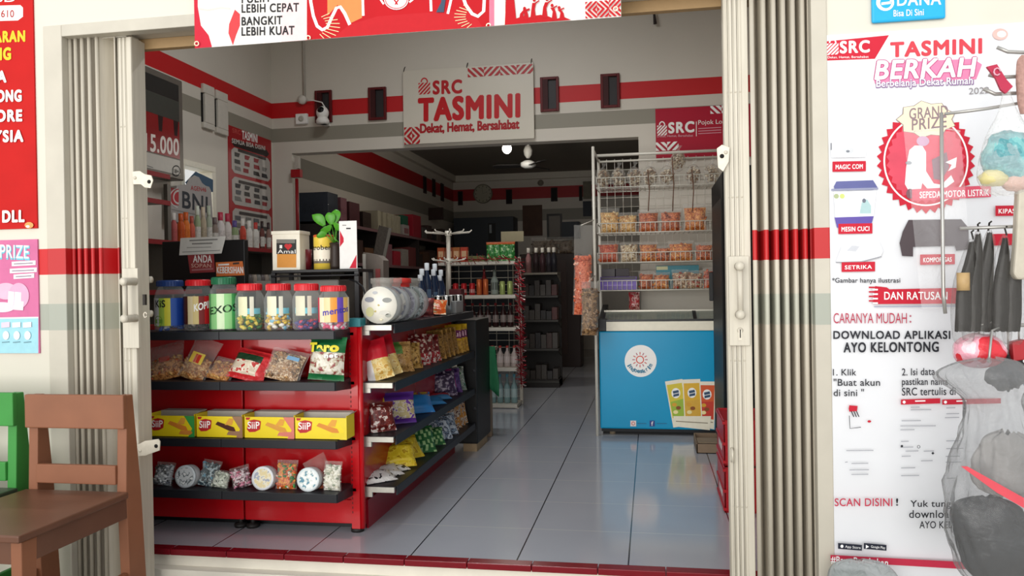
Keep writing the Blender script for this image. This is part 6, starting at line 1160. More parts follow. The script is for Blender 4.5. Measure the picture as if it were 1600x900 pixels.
for i, px in enumerate((690, 703, 714, 726)): p = at(px, 405, Y=gy + .15); packet_box('drink_carton', 'small orange red carton on top of the drinks gondola, %s from the left' % od[i], 'box', g, Vector((p.x, gy + .15, DZ[0] + .002)), .075, .06, .155, mat(('a8481c', '8a3a18', 'a8602a', 'b8381c')[i], .4), 0, ((-.7, .35, .7, .75, mat('d8b088', .4)),))
p = at(745, 405, Y=gy + .15); packet_box('drink_carton', 'low olive carton between the orange cartons and green pouches', 'box', g, Vector((p.x, gy + .15, DZ[0] + .002)), .17, .1, .06, mat('6a6a3a', .4))
for i, px in enumerate((768, 778, 788, 797)):
    p = at(px, 405, Y=gy + .12); foil_bag('green pouch with an orange top on the drinks gondola, %s from the left' % od[i], g, lie(Vector((p.x, gy + .12 + .01 * (i % 2), DZ[0] + .004)), .2, -.1, 0), .105, .2, .05, lambda u, v, s: mat('c8602a', .35) if v > .84 else printed('2a7a34', '3f9a48', 'b8d8a0', 34), name='drink_pouch', cat='pouch')
p = at(802, 372, Y=9.4); a = at(783, 378, Y=9.4); c = at(818, 361, Y=9.4)
r = thing('price_card', 'cream blank card standing behind the green pouches', 'card', ((a.x + c.x) / 2, 9.4, 1.3)); b = MB(); b.box((a.x, 9.4, a.z), (c.x, 9.406, c.z), mat('c8c0a0', .6)); b.build('card', r); b = MB(); b.tube([((a.x + c.x) / 2, 9.408, 0), ((a.x + c.x) / 2, 9.408, c.z - .02)], .008, mat('6a645a', .5), 6); b.build('pole', r)
# green cloth on a wooden post
p = at(758, 640, Y=6.5); zt_ = at(760, 600, Y=6.5).z; r = thing('wooden_post', 'pale wooden post draped in a green cloth, behind the black end cabinet', 'post', (p.x, 6.5, 0)); b = MB(); x0, x1 = at(748, 660, Y=6.5).x, at(768, 660, Y=6.5).x; b.box((x0, 6.48, 0), (x1, 6.56, at(760, 545, Y=6.5).z), mat('9a8672', .6, var=.15, scale=14)); b.build('post', r, bevel=.004)
gcl = mat('1f6a44', .7, var=.1); b = MB(); L = []
out = [(743, 541), (760, 540), (773, 545), (777, 570), (780, 620), (778, 624), (767, 600), (757, 604), (744, 620), (742, 590)]; n_ = len(out)
for j in range(9):
    for i in range(11):
        t = j / 8; s = i / 10; xl_ = 743 - t * 0; xr_ = 773 + min(1, t * 1.4) * 7; yb_ = 604 + 16 * abs(s - .5) * 2; q = at(xl_ + (xr_ - xl_) * s, 541 + (yb_ - 541) * t, Y=6.44 - .025 * math.sin(s * PI) + .018 * math.sin(s * 15 + t * 2) * t); L.append(q)
fs = [(j * 11 + i, j * 11 + i + 1, (j + 1) * 11 + i + 1, (j + 1) * 11 + i) for j in range(8) for i in range(10)]; b.add(L, fs, gcl, True); o = tag(b.build('green_cloth', loc=L[5]), 'dark green cloth draped over the wooden post by the drinks', 'cloth'); o.modifiers.new('t', 'SOLIDIFY').thickness = .006
b = MB(); q0, q1 = at(743, 545, Y=6.5), at(774, 545, Y=6.5); b.box((q0.x, 6.46, q0.z - .01), (q1.x, 6.6, q0.z + .014), mat('9a8672', .6)); b.build('crossbar', r)
# white spinner stand on the aisle gondola
p = at(702, 458, Y=5.8); tz = at(702, 362, Y=5.8).z; r = thing('spinner_stand', 'white spinner stand with hooks standing on the aisle gondola', 'rack', (p.x, 5.8, SS[0])); b = MB(); b.tube([(p.x, 5.8, SS[0] + .01), (p.x, 5.8, tz)], .016, wsh, 12); b.build('pole', r)
b = MB(); b.lathe([(0, 0), (.1, 0), (.1, .008), (.02, .012), (.02, .03), (0, .03)], wsh, (p.x, 5.8, SS[0] + .001), 18); b.build('base', r)
for tz_, n_, L_ in ((tz, 10, .17), (at(702, 405, Y=5.8).z, 8, .12)):
    b = MB()
    for k in range(n_): a = 2 * PI * k / n_; d = Vector((math.cos(a), math.sin(a), 0)); b.tube([(p.x, 5.8, tz_ - .02), Vector((p.x, 5.8, tz_ - .012)) + d * L_ * .5, Vector((p.x, 5.8, tz_ - .005)) + d * L_, Vector((p.x, 5.8, tz_ + .008)) + d * (L_ + .012)], .005, wsh, 6)
    b.lathe([(.026, -.03), (.026, .005), (0, .005)], wsh, (p.x, 5.8, tz_), 12); b.build('hook_arms', r)
# display box standing on the counter's right end, seen over the round jars
r = thing('display_case', 'grey brown display box with a red patch standing behind the round jars', 'box', (-1.6, 4.5, CT)); xq0, xq1 = at(568, 430, Y=4.45).x, -1.545; zq = at(575, 394, Y=4.45).z
b = MB(); b.prism([(xq0, 4.45, CT + .001), (xq1, 4.45, CT + .001), (xq1, 4.45, zq - .05), (xq1 - .03, 4.45, zq - .02), (xq0, 4.45, zq)], (0, .1, 0), mat('6c625a', .5, var=.1)); b.build('case', r)
w_ = xq1 - xq0; b = MB(); b.box((xq0 - .002, 4.444, CT + .02), (xq0 + w_ * .14, 4.45, zq - .01), mat('b8b4ac', .4)); b.box((xq0 + w_ * .62, 4.444, CT + .02), (xq0 + w_ * .85, 4.45, zq - .1), mat('8a3434', .5)); b.box((xq0 + w_ * .25, 4.444, CT + .1), (xq0 + w_ * .55, 4.45, CT + .22), mat('8a8460', .5)); b.build('print', r)
p = at(648, 448, Y=4.86); c_ = Vector((-1.46, 4.86, SS[0] + .001)); r = thing('pen_cup', 'red and silver cup of pens among the blue bottles', 'cup', c_); b = MB(); b.lathe([(0, 0), (.032, 0), (.036, .1), (.032, .1), (.03, .01)], mat('a8323a', .4), c_, 14); b.build('cup', r)
for k in range(3): b = MB(); b.tube([c_ + Vector((0, 0, .02)), c_ + Vector((-.03 + .02 * k, -.01 * k, .17))], .004, mat(('c8c8c4', 'b04a50', 'd8d4cc')[k], .4), 6); b.build('pen', r)
# ---- back room: left wall shelves with goods
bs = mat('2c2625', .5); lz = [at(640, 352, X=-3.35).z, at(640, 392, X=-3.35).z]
lx1 = -3.35; y0, y1 = 7.9, 13.2; zsh = [1.98, 1.55, 1.1, .6]
r = thing('stock_shelf', 'dark stock shelf along the left wall of the back room', 'shelf', (-3.58, 10, 0))
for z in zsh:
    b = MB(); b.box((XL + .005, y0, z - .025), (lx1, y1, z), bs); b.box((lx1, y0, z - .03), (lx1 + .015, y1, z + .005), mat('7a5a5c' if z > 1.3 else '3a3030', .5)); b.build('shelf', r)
for y in (y0 + .02, 9.5, 11.2, y1 - .02): b = MB(); b.box((XL + .005, y - .02, 0), (lx1 + .012, y + .02, zsh[0]), bs); b.build('upright', r)
g = 'goods on the dark stock shelf'
gl_ = [('6c6660', 8.0, .3, .32, 'navy grey box at the near end of the top stock shelf', '2c313a'), ('', 8.36, .2, .3, 'pink striped box on the top stock shelf', '8a5a62'), ('', 8.62, .34, .28, 'maroon patterned box on the top stock shelf', '5a3236'), ('', 9.05, .3, .2, 'dark brown sack on the top stock shelf', '3a2c26')]
for (_, y, d, h, t, col) in gl_: packet_box('stock_box', t, 'box', g, Vector((-3.56, y + d / 2, zsh[0] + .001)), .34, d - .02, h, mat(col, .5, var=.15, scale=20), 0, ((-.7, .3, .7, .6, mat(col, .4, var=.4, scale=60)),))
for i in range(5): packet_box('tissue_pack', 'cream paper pack on the top stock shelf, %s of five from the entrance' % od[i], 'pack', 'cream paper packs on the stock shelf', Vector((-3.52, 9.55 + i * .2, zsh[0] + .001)), .32, .17, .25, mat('a8a08a', .6, var=.1), .12)
packet_box('stock_box', 'green topped white pack beside the cream packs', 'box', g, Vector((-3.52, 10.68, zsh[0] + .001)), .32, .26, .15, mat('a8a09c', .5), 0, ((-.5, .2, .5, .7, mat('8a5a5c', .5)),))
packet_box('stock_box', 'dark green pack lying on the white pack', 'box', g, Vector((-3.52, 10.68, zsh[0] + .153)), .3, .24, .13, mat('1f5a44', .5))
r = packet_box('stock_box', 'red carton with pale lettering at the far end of the top stock shelf', 'box', g, Vector((-3.5, 11.1, zsh[0] + .001)), .34, .4, .32, mat('9a1a2c', .45)); 
for i in range(6): packet_box('stock_box', 'dark goods box on the top stock shelf beyond the red carton, %s' % od[i], 'box', g, Vector((-3.55, 11.5 + i * .28, zsh[0] + .001)), .28, .22, .14 + .05 * (i % 3), mat(('3a3030', '5a5654', '44302c', '2a2a2e', '6a5a50', '3a2a20')[i], .5))
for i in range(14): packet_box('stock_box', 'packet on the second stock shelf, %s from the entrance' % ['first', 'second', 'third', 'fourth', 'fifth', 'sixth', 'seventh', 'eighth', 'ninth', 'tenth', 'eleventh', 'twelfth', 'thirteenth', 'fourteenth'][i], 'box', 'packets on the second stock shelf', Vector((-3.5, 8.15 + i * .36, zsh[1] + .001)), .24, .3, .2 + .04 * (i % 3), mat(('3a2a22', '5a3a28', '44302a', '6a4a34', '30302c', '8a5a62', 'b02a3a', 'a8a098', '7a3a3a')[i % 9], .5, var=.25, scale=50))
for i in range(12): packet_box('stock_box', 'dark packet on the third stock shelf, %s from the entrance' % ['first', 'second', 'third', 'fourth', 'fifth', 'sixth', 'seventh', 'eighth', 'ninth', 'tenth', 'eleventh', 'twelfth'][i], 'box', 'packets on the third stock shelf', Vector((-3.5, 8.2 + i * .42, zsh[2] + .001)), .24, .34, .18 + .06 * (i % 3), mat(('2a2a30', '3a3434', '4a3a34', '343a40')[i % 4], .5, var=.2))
# leaning grey ladder-like upright in front of the stock shelf
a = at(577, 450, Y=8.1); c = at(606, 352, Y=8.1); q = at(596, 352, Y=8.1)
r = thing('folded_frame', 'dark patterned board leaning beside the stock shelf', 'board', (a.x, 8.1, 0)); b = MB(); b.prism([(at(575, 440, Y=8.1)), at(592, 440, Y=8.1), at(608, 356, Y=8.1), at(592, 352, Y=8.1)], (0, .02, 0), mat('5c544c', .5, var=.3, scale=40)); b.build('board', r); b = MB(); b.bar(at(592, 440, Y=8.1), at(610, 356, Y=8.1), .02, .03, mat('8a857c', .5)); q = at(583, 440, Y=8.1); b.bar((q.x, 8.11, 0), (q.x, 8.11, q.z + .01), .03, .02, mat('5c544c', .5)); b.build('edge_rail', r)
# far wall: clock, cabinet, notices, wardrobe
p = at(755, 303, Y=YF); rad = .19; r = thing('wall_clock', 'round pale wall clock under the red stripe on the far wall', 'clock', (p.x, YF, p.z)); M = Matrix.Translation((p.x, YF - .002, p.z)) @ Matrix.Rotation(PI / 2, 4, 'X')
b = MB(); b.lathe([(rad, 0), (rad, .04), (rad * .9, .05), (rad * .88, .02)], mat('8a8676', .4), (0, 0, 0), 30, M); b.build('rim', r); b = MB(); b.lathe([(0, .021), (rad * .89, .021)], mat('b4b09c', .5), (0, 0, 0), 30, M); b.build('dial', r)
b = MB(); b.bar((p.x, YF - .026, p.z), (p.x + .09, YF - .026, p.z + .04), .008, .002, INK); b.bar((p.x, YF - .026, p.z), (p.x - .02, YF - .026, p.z + .12), .006, .002, INK); b.build('hands', r); b = MB()
for k in range(12): t = k * PI / 6; b.box((-.006, -.001, -.012), (.006, .001, .012), INK, Matrix.Translation((p.x + rad * .76 * math.sin(t), YF - .025, p.z + rad * .76 * math.cos(t))))
b.build('hour_marks', r)
def wallbox(name, label, cat, x0, y0, x1, y1, m, Y=YF - .012, d=.012, frame=None, z0=None, group=None):
    a = at(x0, y1, Y=Y); c = at(x1, y0, Y=Y); za = z0 if z0 is not None else a.z; r = thing(name, label, cat, ((a.x + c.x) / 2, Y + d, za), group); b = MB(); b.box((a.x, Y, za), (c.x, Y + d, c.z), m); b.build('panel', r, bevel=.003)
    if frame:
        b = MB(); t = .04
        for p, q in (((a.x - t, Y - .01, za - t), (a.x, Y + d, c.z + t)), ((c.x, Y - .01, za - t), (c.x + t, Y + d, c.z + t)), ((a.x, Y - .01, za - t), (c.x, Y + d, za)), ((a.x, Y - .01, c.z), (c.x, Y + d, c.z + t))): b.box(p, q, frame)
        b.build('frame', r)
    return r, a, c
r, a, c = wallbox('wardrobe', 'dark blue grey wardrobe against the far wall, left of the notices', 'wardrobe', 711, 338, 802, 470, mat('3a4048', .5), YF - .5, .49, None, 0)
b = MB(); q = at(767, 352, Y=YF - .5); b.box((q.x - .05, YF - .508, q.z - .3), (q.x + .09, YF - .5, q.z + .04), mat('15171a', .4)); o = b.build('dark_panel', r); b = MB(); q = at(766, 356, Y=YF - .52); b.box((q.x - .02, YF - .514, q.z - .1), (q.x + .025, YF - .508, q.z + .06), mat('a8b0b4', .4)); b.build('light_strip', o)
wallbox('wall_notice', 'brown paper notice on the far wall under the vents', 'notice', 817, 320, 847, 369, mat('5a3d2e', .6, var=.25, scale=8), frame=None)
wallbox('picture_frame', 'narrow dark framed pale certificate on the far wall', 'picture', 858, 337, 875, 371, mat('8a847c', .5), frame=mat('201a17', .4))
wallbox('picture_frame', 'dark brown framed picture over the stock shelf on the left of the far wall', 'picture', 664, 324, 692, 344, mat('35221c', .5), Y=13.4, d=.03)
wallbox('wall_cabinet', 'slate blue cabinet on the far wall right of the certificate', 'cabinet', 878, 346, 905, 372, mat('343b45', .5), YF - .3, .29)
wallbox('wall_notice', 'dark blue notice at the right end of the far wall', 'notice', 911, 314, 924, 338, mat('1c2230', .5))
wallbox('wall_notice', 'grey lettered card above the dark blue notice', 'notice', 911, 283, 924, 311, mat('77705e', .5, var=.3, scale=12))
p = at(845, 286, Y=YF); b = MB(); b.lathe([(0, 0), (.05, 0), (.06, .03), (.03, .05), (0, .05)], mat('8a8276', .5), (0, 0, 0), 14, Matrix.Translation((p.x, YF, p.z)) @ Matrix.Rotation(PI / 2, 4, 'X')); tag(b.build('door_bell', loc=(p.x, YF, p.z)), 'small round knob on the red stripe of the far wall', 'knob')
# far right wall racks, dim: second gondola along the aisle, ceiling fan, lamps
def at_c(px, Z): return at(px, 250, Z=Z)
cz = 3.42; fyy = 10.2; p = at(825, 236, Y=fyy); r = thing('ceiling_fan', 'white ceiling fan with dark blades in the back room', 'fan', (p.x, fyy, cz)); hz = at(825, 257, Y=fyy).z
b = MB(); b.lathe([(0, 0), (.06, 0), (.05, -.04), (.016, -.06), (.016, hz - cz + .1)], WHITE, (p.x, fyy, cz), 16); b.build('rod', r)
zt_ = at(824, 240, Y=fyy).z; b = MB(); b.lathe([(0, .1), (.035, .1), (.06, .04), (.05, -.02), (.02, -.06)], mat('b8b6b0', .4), (p.x, fyy, zt_), 18); b.build('canopy', r)
b = MB(); b.lathe([(0, .05), (.05, .05), (.1, .02), (.1, -.02), (.05, -.05), (0, -.05)], mat('d8d8d4', .4), (p.x, fyy, hz), 20); b.build('motor', r)
for k in range(3):
    a = PI + .05 + k * 2 * PI / 3; Mb = Matrix.Translation((p.x, fyy, hz - .02)) @ Matrix.Rotation(a, 4, 'Z') @ Matrix.Rotation(.2, 4, 'X'); b = MB(); b.prism([Mb @ Vector(v) for v in ((.09, -.03, 0), (.14, -.05, 0), (.4, -.065, 0), (.46, -.04, 0), (.46, .04, 0), (.4, .065, 0), (.14, .05, 0), (.09, .03, 0))], Mb.to_3x3() @ Vector((0, 0, .008)), mat('22201f', .5)); b.build('blade', r)
ly_ = 9.3; q = at(792, 232, Y=ly_); r = thing('ceiling_lamp', 'lit round bulb hanging from the back room ceiling beside the fan', 'lamp', (q.x, ly_, cz)); b = MB(); b.lathe([(0, 0), (.05, 0), (.05, -.03), (.018, -.04), (.018, q.z - cz + .06)], WHITE, (q.x, ly_, cz), 14); b.build('socket', r)
b = MB(); b.ball((q.x, ly_, q.z), (.055, .055, .062), glow('fff8ec', 14), 18, 12); b.build('bulb', r)
l = bpy.data.lights.new('bulb_light', 'POINT'); l.energy = 30; l.color = (1, .95, .86); l.shadow_soft_size = .07; lo_ = bpy.data.objects.new('bulb_light', l); C.objects.link(lo_); lo_.location = (q.x, ly_, q.z - .09)
# rear gondola rows beyond the drinks, dark
ry = 9.6; x0, x1 = at(815, 500, Y=ry).x, at(872, 500, Y=ry).x; r = thing('rear_gondola', 'grey gondola in the dark aisle right of the drinks', 'shelf', ((x0 + x1) / 2, ry + .2, 0)); RZ = [at(840, y, Y=ry).z for y in (426, 462, 500, 545, 595)]
for z in RZ: gm_ = mat('8c867c' if z == RZ[0] else '3d3a36', .5); b = MB(); b.box((x0, ry, z - .025), (x1, ry + .36, z), gm_); b.prism([(x1 - .01, ry, z - .02), (x1 - .01, ry + .36, z - .02), (x1 - .01, ry + .36, z - .12)], (.01, 0, 0), gm_); b.build('shelf', r)  # shelves below the top one darker: aisle shade put into their colour
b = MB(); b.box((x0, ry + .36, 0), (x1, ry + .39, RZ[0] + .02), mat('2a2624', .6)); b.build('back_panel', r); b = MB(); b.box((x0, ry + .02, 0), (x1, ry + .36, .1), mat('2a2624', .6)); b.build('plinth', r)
g = 'goods on the rear gondola'
for i, px in enumerate((826, 838, 848, 858, 866)):
    p = at(px, 420, Y=ry + .15); c_ = Vector((p.x, ry + .15, RZ[0] + .001)); r2 = thing('syrup_bottle', 'dark bottle with a white cap on the rear gondola, %s from the left' % od[i], 'bottle', c_, g); b = MB(); b.lathe([(0, 0), (.036, 0), (.036, .18), (.016, .24), (.016, .27)], mat(('a87a7c', '3a2c30', '4a3238', '38343c', '2c2c34')[i], .3), c_, 12); b.build('bottle_body', r2); b = MB(); b.lathe([(.022, .25), (.022, .31), (0, .31)], mat('c8c4bc', .4), c_, 10); b.build('cap', r2)
random.seed(9)
for row in (1, 2, 3, 4):
    for i in range(6):
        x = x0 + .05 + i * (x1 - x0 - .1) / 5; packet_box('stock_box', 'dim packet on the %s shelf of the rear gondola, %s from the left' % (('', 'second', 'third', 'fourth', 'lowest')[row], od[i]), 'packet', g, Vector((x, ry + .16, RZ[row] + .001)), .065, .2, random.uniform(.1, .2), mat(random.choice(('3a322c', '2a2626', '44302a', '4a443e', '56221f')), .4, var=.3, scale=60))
xb0 = at(812, 380, Y=12).x; xb1 = at(905, 380, Y=12).x; r = thing('brown_sideboard', 'dark brown cupboard at the back with clear bags of goods on top', 'cupboard', ((xb0 + xb1) / 2, 12.2, 0)); zb_ = at(870, 396, Y=12).z; b = MB(); b.box((xb0, 12, 0), (xb1, 12.5, zb_), mat('2a1a16', .5)); b.build('body', r, bevel=.01); b = MB(); b.box((xb0 + .2, 11.985, .2), ((xb0 + xb1) / 2 - .02, 12, zb_ - .1), mat('321f1a', .5)); b.box(((xb0 + xb1) / 2 + .02, 11.985, .2), (xb1 - .2, 12, zb_ - .1), mat('321f1a', .5)); b.build('door', r)
for i, px in enumerate((842, 862, 884)): p = at(px, 390, Y=12.2); M = lie(Vector((p.x, 12.2, zb_ + .003)), 0, 0, 0); snack_bag('clear bag of dull brown goods on the dark cupboard, %s from the left' % od[i], 'bags on the dark cupboard', M, .24, .26, .14, .8, M_('6a5a4a', '8a7a68', '54443a'), .03, 30)
# ================================================================== RIGHT FOREGROUND: wire display of hanging goods
DY_ = 2.92; gm = mat('a9a8a4', .35, .5); ux = at(1640, 400, Y=DY_).x
r = thing('hanging_rack', 'grey wire rack at the right edge with bags hanging before the poster', 'rack', (ux, DY_, GR)); b = MB(); b.tube([(ux, DY_, GR + .01), (ux, DY_, 2.4)], .014, gm, 10); b.box((ux - .18, DY_ - .18, GR), (ux + .18, DY_ + .18, GR + .012), gm); b.build('upright', r)
pt = lambda x, y, d=0: at(x, y, Y=DY_ + d)
b = MB(); b.tube([pt(1476, 178), pt(1540, 170), pt(1600, 160), Vector((ux, DY_, pt(1640, 153).z))], .0055, gm, 8); b.tube([pt(1471, 176), pt(1472, 300), pt(1474, 460), pt(1477, 490)], .0065, gm, 8); b.build('cross_rod', r)
b = MB(); b.tube([pt(1500, 357), Vector((ux, DY_, pt(1640, 352).z))], .006, gm, 8); b.build('lower_bar', r)
for pts in ([(1558, 74), (1575, 81), (1600, 82)], [(1545, 117), (1560, 121), (1600, 119)], [(1537, 139), (1555, 147), (1580, 146), (1600, 145)], [(1556, 500), (1580, 508), (1605, 508)]):
    b = MB(); P_ = [pt(*q) for q in pts]; b.tube(P_ + [Vector((ux, DY_, P_[-1].z))], .0065, gm, 8); b.build('hook_arm', r)
bagf = clear('eef0f0', .82, .1, .7, 26.)
def blob(b, c, r3, m, seed, amp=.18, nu=22, nv=16):
    vs = []; fs = []
    for j in range(nv + 1):
        ph = PI * j / nv
        for i in range(nu):
            t = 2 * PI * i / nu; d = Vector((math.sin(ph) * math.cos(t), math.sin(ph) * math.sin(t), math.cos(ph))); k = 1 + amp * (noise.noise(d * 2.1 + Vector((seed, 0, 0))) + .5 * noise.noise(d * 5 + Vector((0, seed, 0))))
            vs.append(Vector(c) + Vector((d.x * r3[0] * k, d.y * r3[1] * k, d.z * r3[2] * k)))
    for j in range(nv):
        for i in range(nu): fs.append((j * nu + i, (j + 1) * nu + i, (j + 1) * nu + (i + 1) % nu, j * nu + (i + 1) % nu))
    b.add(vs, fs, m, True)
def sack(b, rows, m, seed, Y, depth=.5, amp=.06, seg=26):
    """hanging bag: rows of (y px, left px, right px), rounded in depth"""
    prof = []; fine = []
    for a_, b_ in zip(rows, rows[1:]):
        for k in range(4): fine.append([a_[i] + (b_[i] - a_[i]) * k / 4 for i in range(3)])
    fine.append(list(rows[-1]))
    for _ in range(2): fine = [fine[0]] + [[(fine[j - 1][i] + 2 * fine[j][i] + fine[j + 1][i]) / 4 for i in range(3)] for j in range(1, len(fine) - 1)] + [fine[-1]]
    for (y, xl_, xr_) in fine: L = at(xl_, y, Y=Y); R_ = at(xr_, y, Y=Y); prof.append(((L.x + R_.x) / 2, L.z, (R_.x - L.x) / 2))
    vs = []; n_ = len(prof); fs = []; seg *= 2
    for j, (cx_, z, hw) in enumerate(prof):
        for i in range(seg):
            t = 2 * PI * i / seg; k = 1 + amp * (1.6 * noise.noise(Vector((math.cos(t) * 2 + seed, math.sin(t) * 2, z * 9))) + 1.1 * noise.noise(Vector((math.cos(t) * 7, math.sin(t) * 7 + seed, z * 12))) + .6 * noise.noise(Vector((math.cos(t) * 16 + seed, math.sin(t) * 16, z * 22))))
            vs.append(Vector((cx_ + hw * math.cos(t) * k, Y + max(.012, hw * depth) * math.sin(t) * k, z + amp * .1 * noise.noise(Vector((math.cos(t) * 3, math.sin(t) * 3, seed))))))
    for j in range(n_ - 1):
        for i in range(seg): fs.append((j * seg + i, (j + 1) * seg + i, (j + 1) * seg + (i + 1) % seg, j * seg + (i + 1) % seg))
    b.add(vs, fs, m, True)
# teal goods in a clear bag with a red header
r = thing('hanging_bag', 'clear bag of teal goods with a red header card hanging at the right edge', 'bag', pt(1570, 300), 'bags on the hanging rack'); Yb = DY_ - .03
b = MB(); sack(b, [(140, 1566, 1578), (152, 1566, 1580), (180, 1558, 1592), (215, 1540, 1612), (250, 1528, 1624), (280, 1527, 1626), (298, 1536, 1618), (306, 1556, 1600)], bagf, 1.2, Yb, .45, .05); b.build('clear_bag', r)
b = MB(); c = at(1577, 245, Y=Yb); blob(b, c, (.085, .04, .085), printed('4f8f96', '5fa3a8', '7ab8b8', 20, .35, .5), 2.2); b.build('teal_cloth', r); b = MB(); c = at(1552, 278, Y=Yb - .005); blob(b, c, (.045, .032, .03), mat('cfc48a', .4), 4.); b.build('yellow_item', r); b = MB(); c = at(1588, 285, Y=Yb); blob(b, c, (.05, .03, .03), mat('d0a898', .4), 5.1); b.build('pale_item', r)
b = MB(); b.prism([at(x, y, Y=Yb - .02) for x, y in ((1542, 104), (1558, 100), (1573, 124), (1583, 135), (1572, 146), (1564, 140), (1556, 122))], (0, .012, 0), mat('b02848', .4)); b.build('header_card', r, bevel=.001); b = MB(); q = at(1558, 112, Y=Yb - .024); b.tube([q + Vector((.01 * math.cos(t), 0, .012 * math.sin(t))) for t in (0, .8, 1.6, 2.4, 3.2, 4, 4.8, 5.6)], .003, mat('d8a0b0', .4), 5); b.build('ring_mark', r)
# big flat clear bag on the vertical rod
r = thing('hanging_bag', 'large flat empty clear bag hanging on the vertical rod', 'bag', pt(1474, 450), 'bags on the hanging rack'); b = MB(); nx, ny = 14, 16; L = []
for j in range(ny + 1):
    for i in range(nx + 1):
        s = i / nx; t = j / ny; xl_ = 1412 + 28 * t; xr_ = 1500 + 28 * t - 10 * t * t; q = at(xl_ + (xr_ - xl_) * s, 205 + (482 - 205) * t, Y=DY_ + .02 + .02 * noise.noise(Vector((s * 3, t * 4, 7.7))) + .01 * math.sin(s * 9 + t * 3)); L.append(q)
b.add(L, [(j * (nx + 1) + i, j * (nx + 1) + i + 1, (j + 1) * (nx + 1) + i + 1, (j + 1) * (nx + 1) + i) for j in range(ny) for i in range(nx)], clear('f6f6f8', .87, .15, .6, 18.), True); b.build('film', r)
b = MB(); b.tube([at(1428, 205, Y=DY_ + .005), at(1472, 200, Y=DY_), at(1500, 205, Y=DY_ + .005)], .003, bagf, 6); b.build('seam', r)
# black items in clear sleeves
bi = ['first', 'second', 'third', 'fourth', 'fifth']
for i, (px, y0) in enumerate(((1518, 378), (1528, 366), (1546, 364), (1570, 372), (1590, 372))):
    Yb = DY_ - .015 + .012 * (i % 3); r = thing('wrapped_item', 'long black item in a clear sleeve hanging on the lower bar, %s from the left' % bi[i], 'packet', at(px, 530, Y=Yb), 'black items on the lower bar')
    cx_ = px - 14 + 6 * (i > 0)
    b = MB(); sack(b, [(y0, px - 3, px + 3), (y0 + 25, px - 9, px + 8), (y0 + 70, cx_ - 10, cx_ + 14), (y0 + 120, cx_ - 12, cx_ + 15), (518, cx_ - 12, cx_ + 12)], mat('201d1a', .45, var=.25, scale=25), i * 1.3, Yb, .5, .05, 18); b.build('black_item', r)
    b = MB(); sack(b, [(y0 - 5, px - 2, px + 2), (y0 + 10, px - 10, px + 9), (y0 + 60, cx_ - 15, cx_ + 17), (y0 + 120, cx_ - 19, cx_ + 20), (530, cx_ - 16, cx_ + 18), (538, cx_ - 10, cx_ + 12)], clear('8a8884', .9, .1, .6, 30.), 3 + i, Yb, .55, .05, 18); b.build('clear_sleeve', r)
    q = at(px, y0 - 4, Y=DY_); b = MB(); b.tube([q + Vector((0, Yb - DY_, 0)), q + Vector((0, 0, .025)), q + Vector((.004, -.008, .03))], .003, mat('2a2826', .4, .5), 6); b.build('hook', r)
q = pt(1505, 440, -.04); b = MB(); b.lathe([(0, -.03), (.02, -.03), (.02, .03), (0, .03)], mat('b89a6c', .5, var=.2), q, 12); tag(b.build('paper_roll', loc=q), 'small tan roll hanging left of the black items', 'roll')
r = thing('hanging_ball', 'red and pink ball pack under the black items', 'ball', pt(1530, 580), None); c = pt(1530, 548, .02); b = MB(); blob(b, c, (.085, .06, .06), printed('d8303c', 'e8a8b8', 'f0d0d8', 10, .35, .3), 6.2, .08); b.build('ball', r); b = MB(); b.tube([c + Vector((0, 0, .05)), pt(1530, 508, 0), pt(1556, 502, 0)], .003, gm, 6); b.build('cord', r)
r = thing('hanging_pouch', 'dark red pouch at the right edge under the black items', 'pouch', pt(1592, 575), None); b = MB(); b.prism([pt(1582, 535), pt(1603, 530), pt(1603, 562), pt(1584, 565)], (0, .04, 0), mat('a8242c', .45)); b.build('pouch', r, bevel=.004); b = MB(); b.tube([pt(1592, 535, .02), pt(1592, 509, 0)], .003, gm, 6); b.build('cord', r)
r = thing('dark_bundle', 'black round bundle above the grey sack at the right edge', 'bundle', pt(1575, 600), None); b = MB(); blob(b, pt(1575, 580, .04), (.055, .05, .06), mat('2c2b2d', .5), 8.8, .5); b.build('bundle', r); b = MB(); b.tube([pt(1575, 565, .04), pt(1575, 508, 0)], .003, gm, 6); b.build('cord', r)
# beige objects at the very edge
r = thing('plastic_scoop', 'rounded beige plastic item at the right edge beside the black items', 'scoop', pt(1600, 430), None); b = MB(); b.prism([pt(1592, 296, -.05), pt(1622, 292, -.05), pt(1622, 436, -.05), pt(1590, 437, -.05), pt(1584, 428, -.05), pt(1588, 380, -.05)], (0, .04, 0), mat('bdb6a6', .5, var=.1)); b.build('body', r, bevel=.008); b = MB(); b.tube([pt(1606, 300, -.03), pt(1606, 357, 0)], .004, gm, 6); b.build('hook', r)
r = thing('brush_head', 'dusty pink brown brush hanging at the upper right edge', 'brush', pt(1600, 180), None); b = MB(); sack(b, [(86, 1596, 1612), (94, 1588, 1622), (120, 1587, 1625), (160, 1589, 1624), (178, 1594, 1618)], mat('b08a80', .7, var=.3, scale=60, bump=.6), 3.3, DY_ - .04, .6, .06); b.build('bristles', r); b = MB(); b.tube([at(1604, 88, Y=DY_ - .04), pt(1604, 80)], .005, gm, 6); b.build('hook', r)
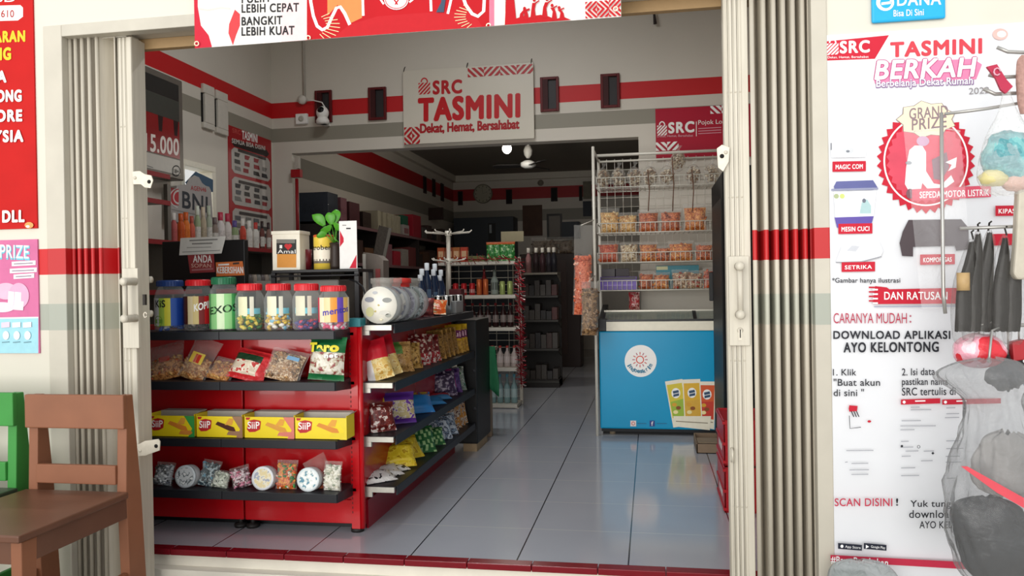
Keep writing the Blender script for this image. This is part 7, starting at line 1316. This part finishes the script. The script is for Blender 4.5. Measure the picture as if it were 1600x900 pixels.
# grey plastic sack hanging in front
r = thing('plastic_sack', 'big grey translucent plastic sack with black goods at the lower right', 'bag', pt(1560, 890, -.1), 'bags on the hanging rack'); Yb = DY_ - .1; sk = clear('96989a', .72, .14, .4, 22.)
b = MB(); sack(b, [(560, 1530, 1556), (566, 1490, 1590), (578, 1462, 1606), (590, 1462, 1610), (606, 1486, 1606), (622, 1508, 1600), (640, 1510, 1604), (690, 1500, 1624), (740, 1488, 1650), (790, 1476, 1668), (840, 1478, 1670), (880, 1494, 1655), (915, 1524, 1625)], sk, 4.4, Yb, .42, .10, 34); o = b.build('sack', r)
b = MB(); sack(b, [(776, 1520, 1560), (782, 1496, 1580), (795, 1487, 1600), (840, 1488, 1612), (880, 1503, 1610), (905, 1530, 1590)], mat('161617', .45, var=.2, scale=9), 7.1, Yb, .36, .09, 26); b.build('black_goods', r)
b = MB(); b.prism([at(x, y, Y=Yb - .1) for x, y in ((1502, 729), (1512, 729), (1600, 778), (1600, 794), (1558, 770))], (0, .006, 0), mat('d8505c', .4)); b.build('red_strap', r)
b = MB(); sack(b, [(676, 1560, 1590), (684, 1535, 1606), (705, 1524, 1622), (740, 1520, 1630), (765, 1530, 1625), (774, 1560, 1600)], mat('a09d9a', .45, var=.2, scale=14), 9.1, Yb + .01, .34, .16, 24); b.build('grey_wrap', r)
b = MB(); q = at(1545, 566, Y=Yb); b.tube([q, q + Vector((.03, .05, .1)), pt(1570, 508)], .004, gm, 6); b.build('cord', r)
r = thing('plastic_sack', 'small clear crumpled bag at the foot of the white poster', 'bag', at(1340, 940, Y=3.2), 'bags on the hanging rack'); b = MB(); z_ = at(1340, 878, Y=3.2)
sack(b, [(874, 1330, 1350), (878, 1306, 1385), (890, 1297, 1398), (915, 1292, 1408), (960, 1290, 1412)], clear('b8c0c0', .55, .15, .9, 20.), 5.5, 3.17, .4, .06); b.build('film', r); b = MB(); sack(b, [(892, 1300, 1352), (920, 1298, 1362), (960, 1298, 1370)], mat('77827f', .5, bump=.4), 5.9, 3.17, .35, .05); b.build('grey_item', r)
b = MB(); q = at(1350, 960, Y=3.17); b.box((q.x - .14, 3.05, GR), (q.x + .14, 3.28, q.z), mat('8a857c', .6)); b.build('stand_block', r)
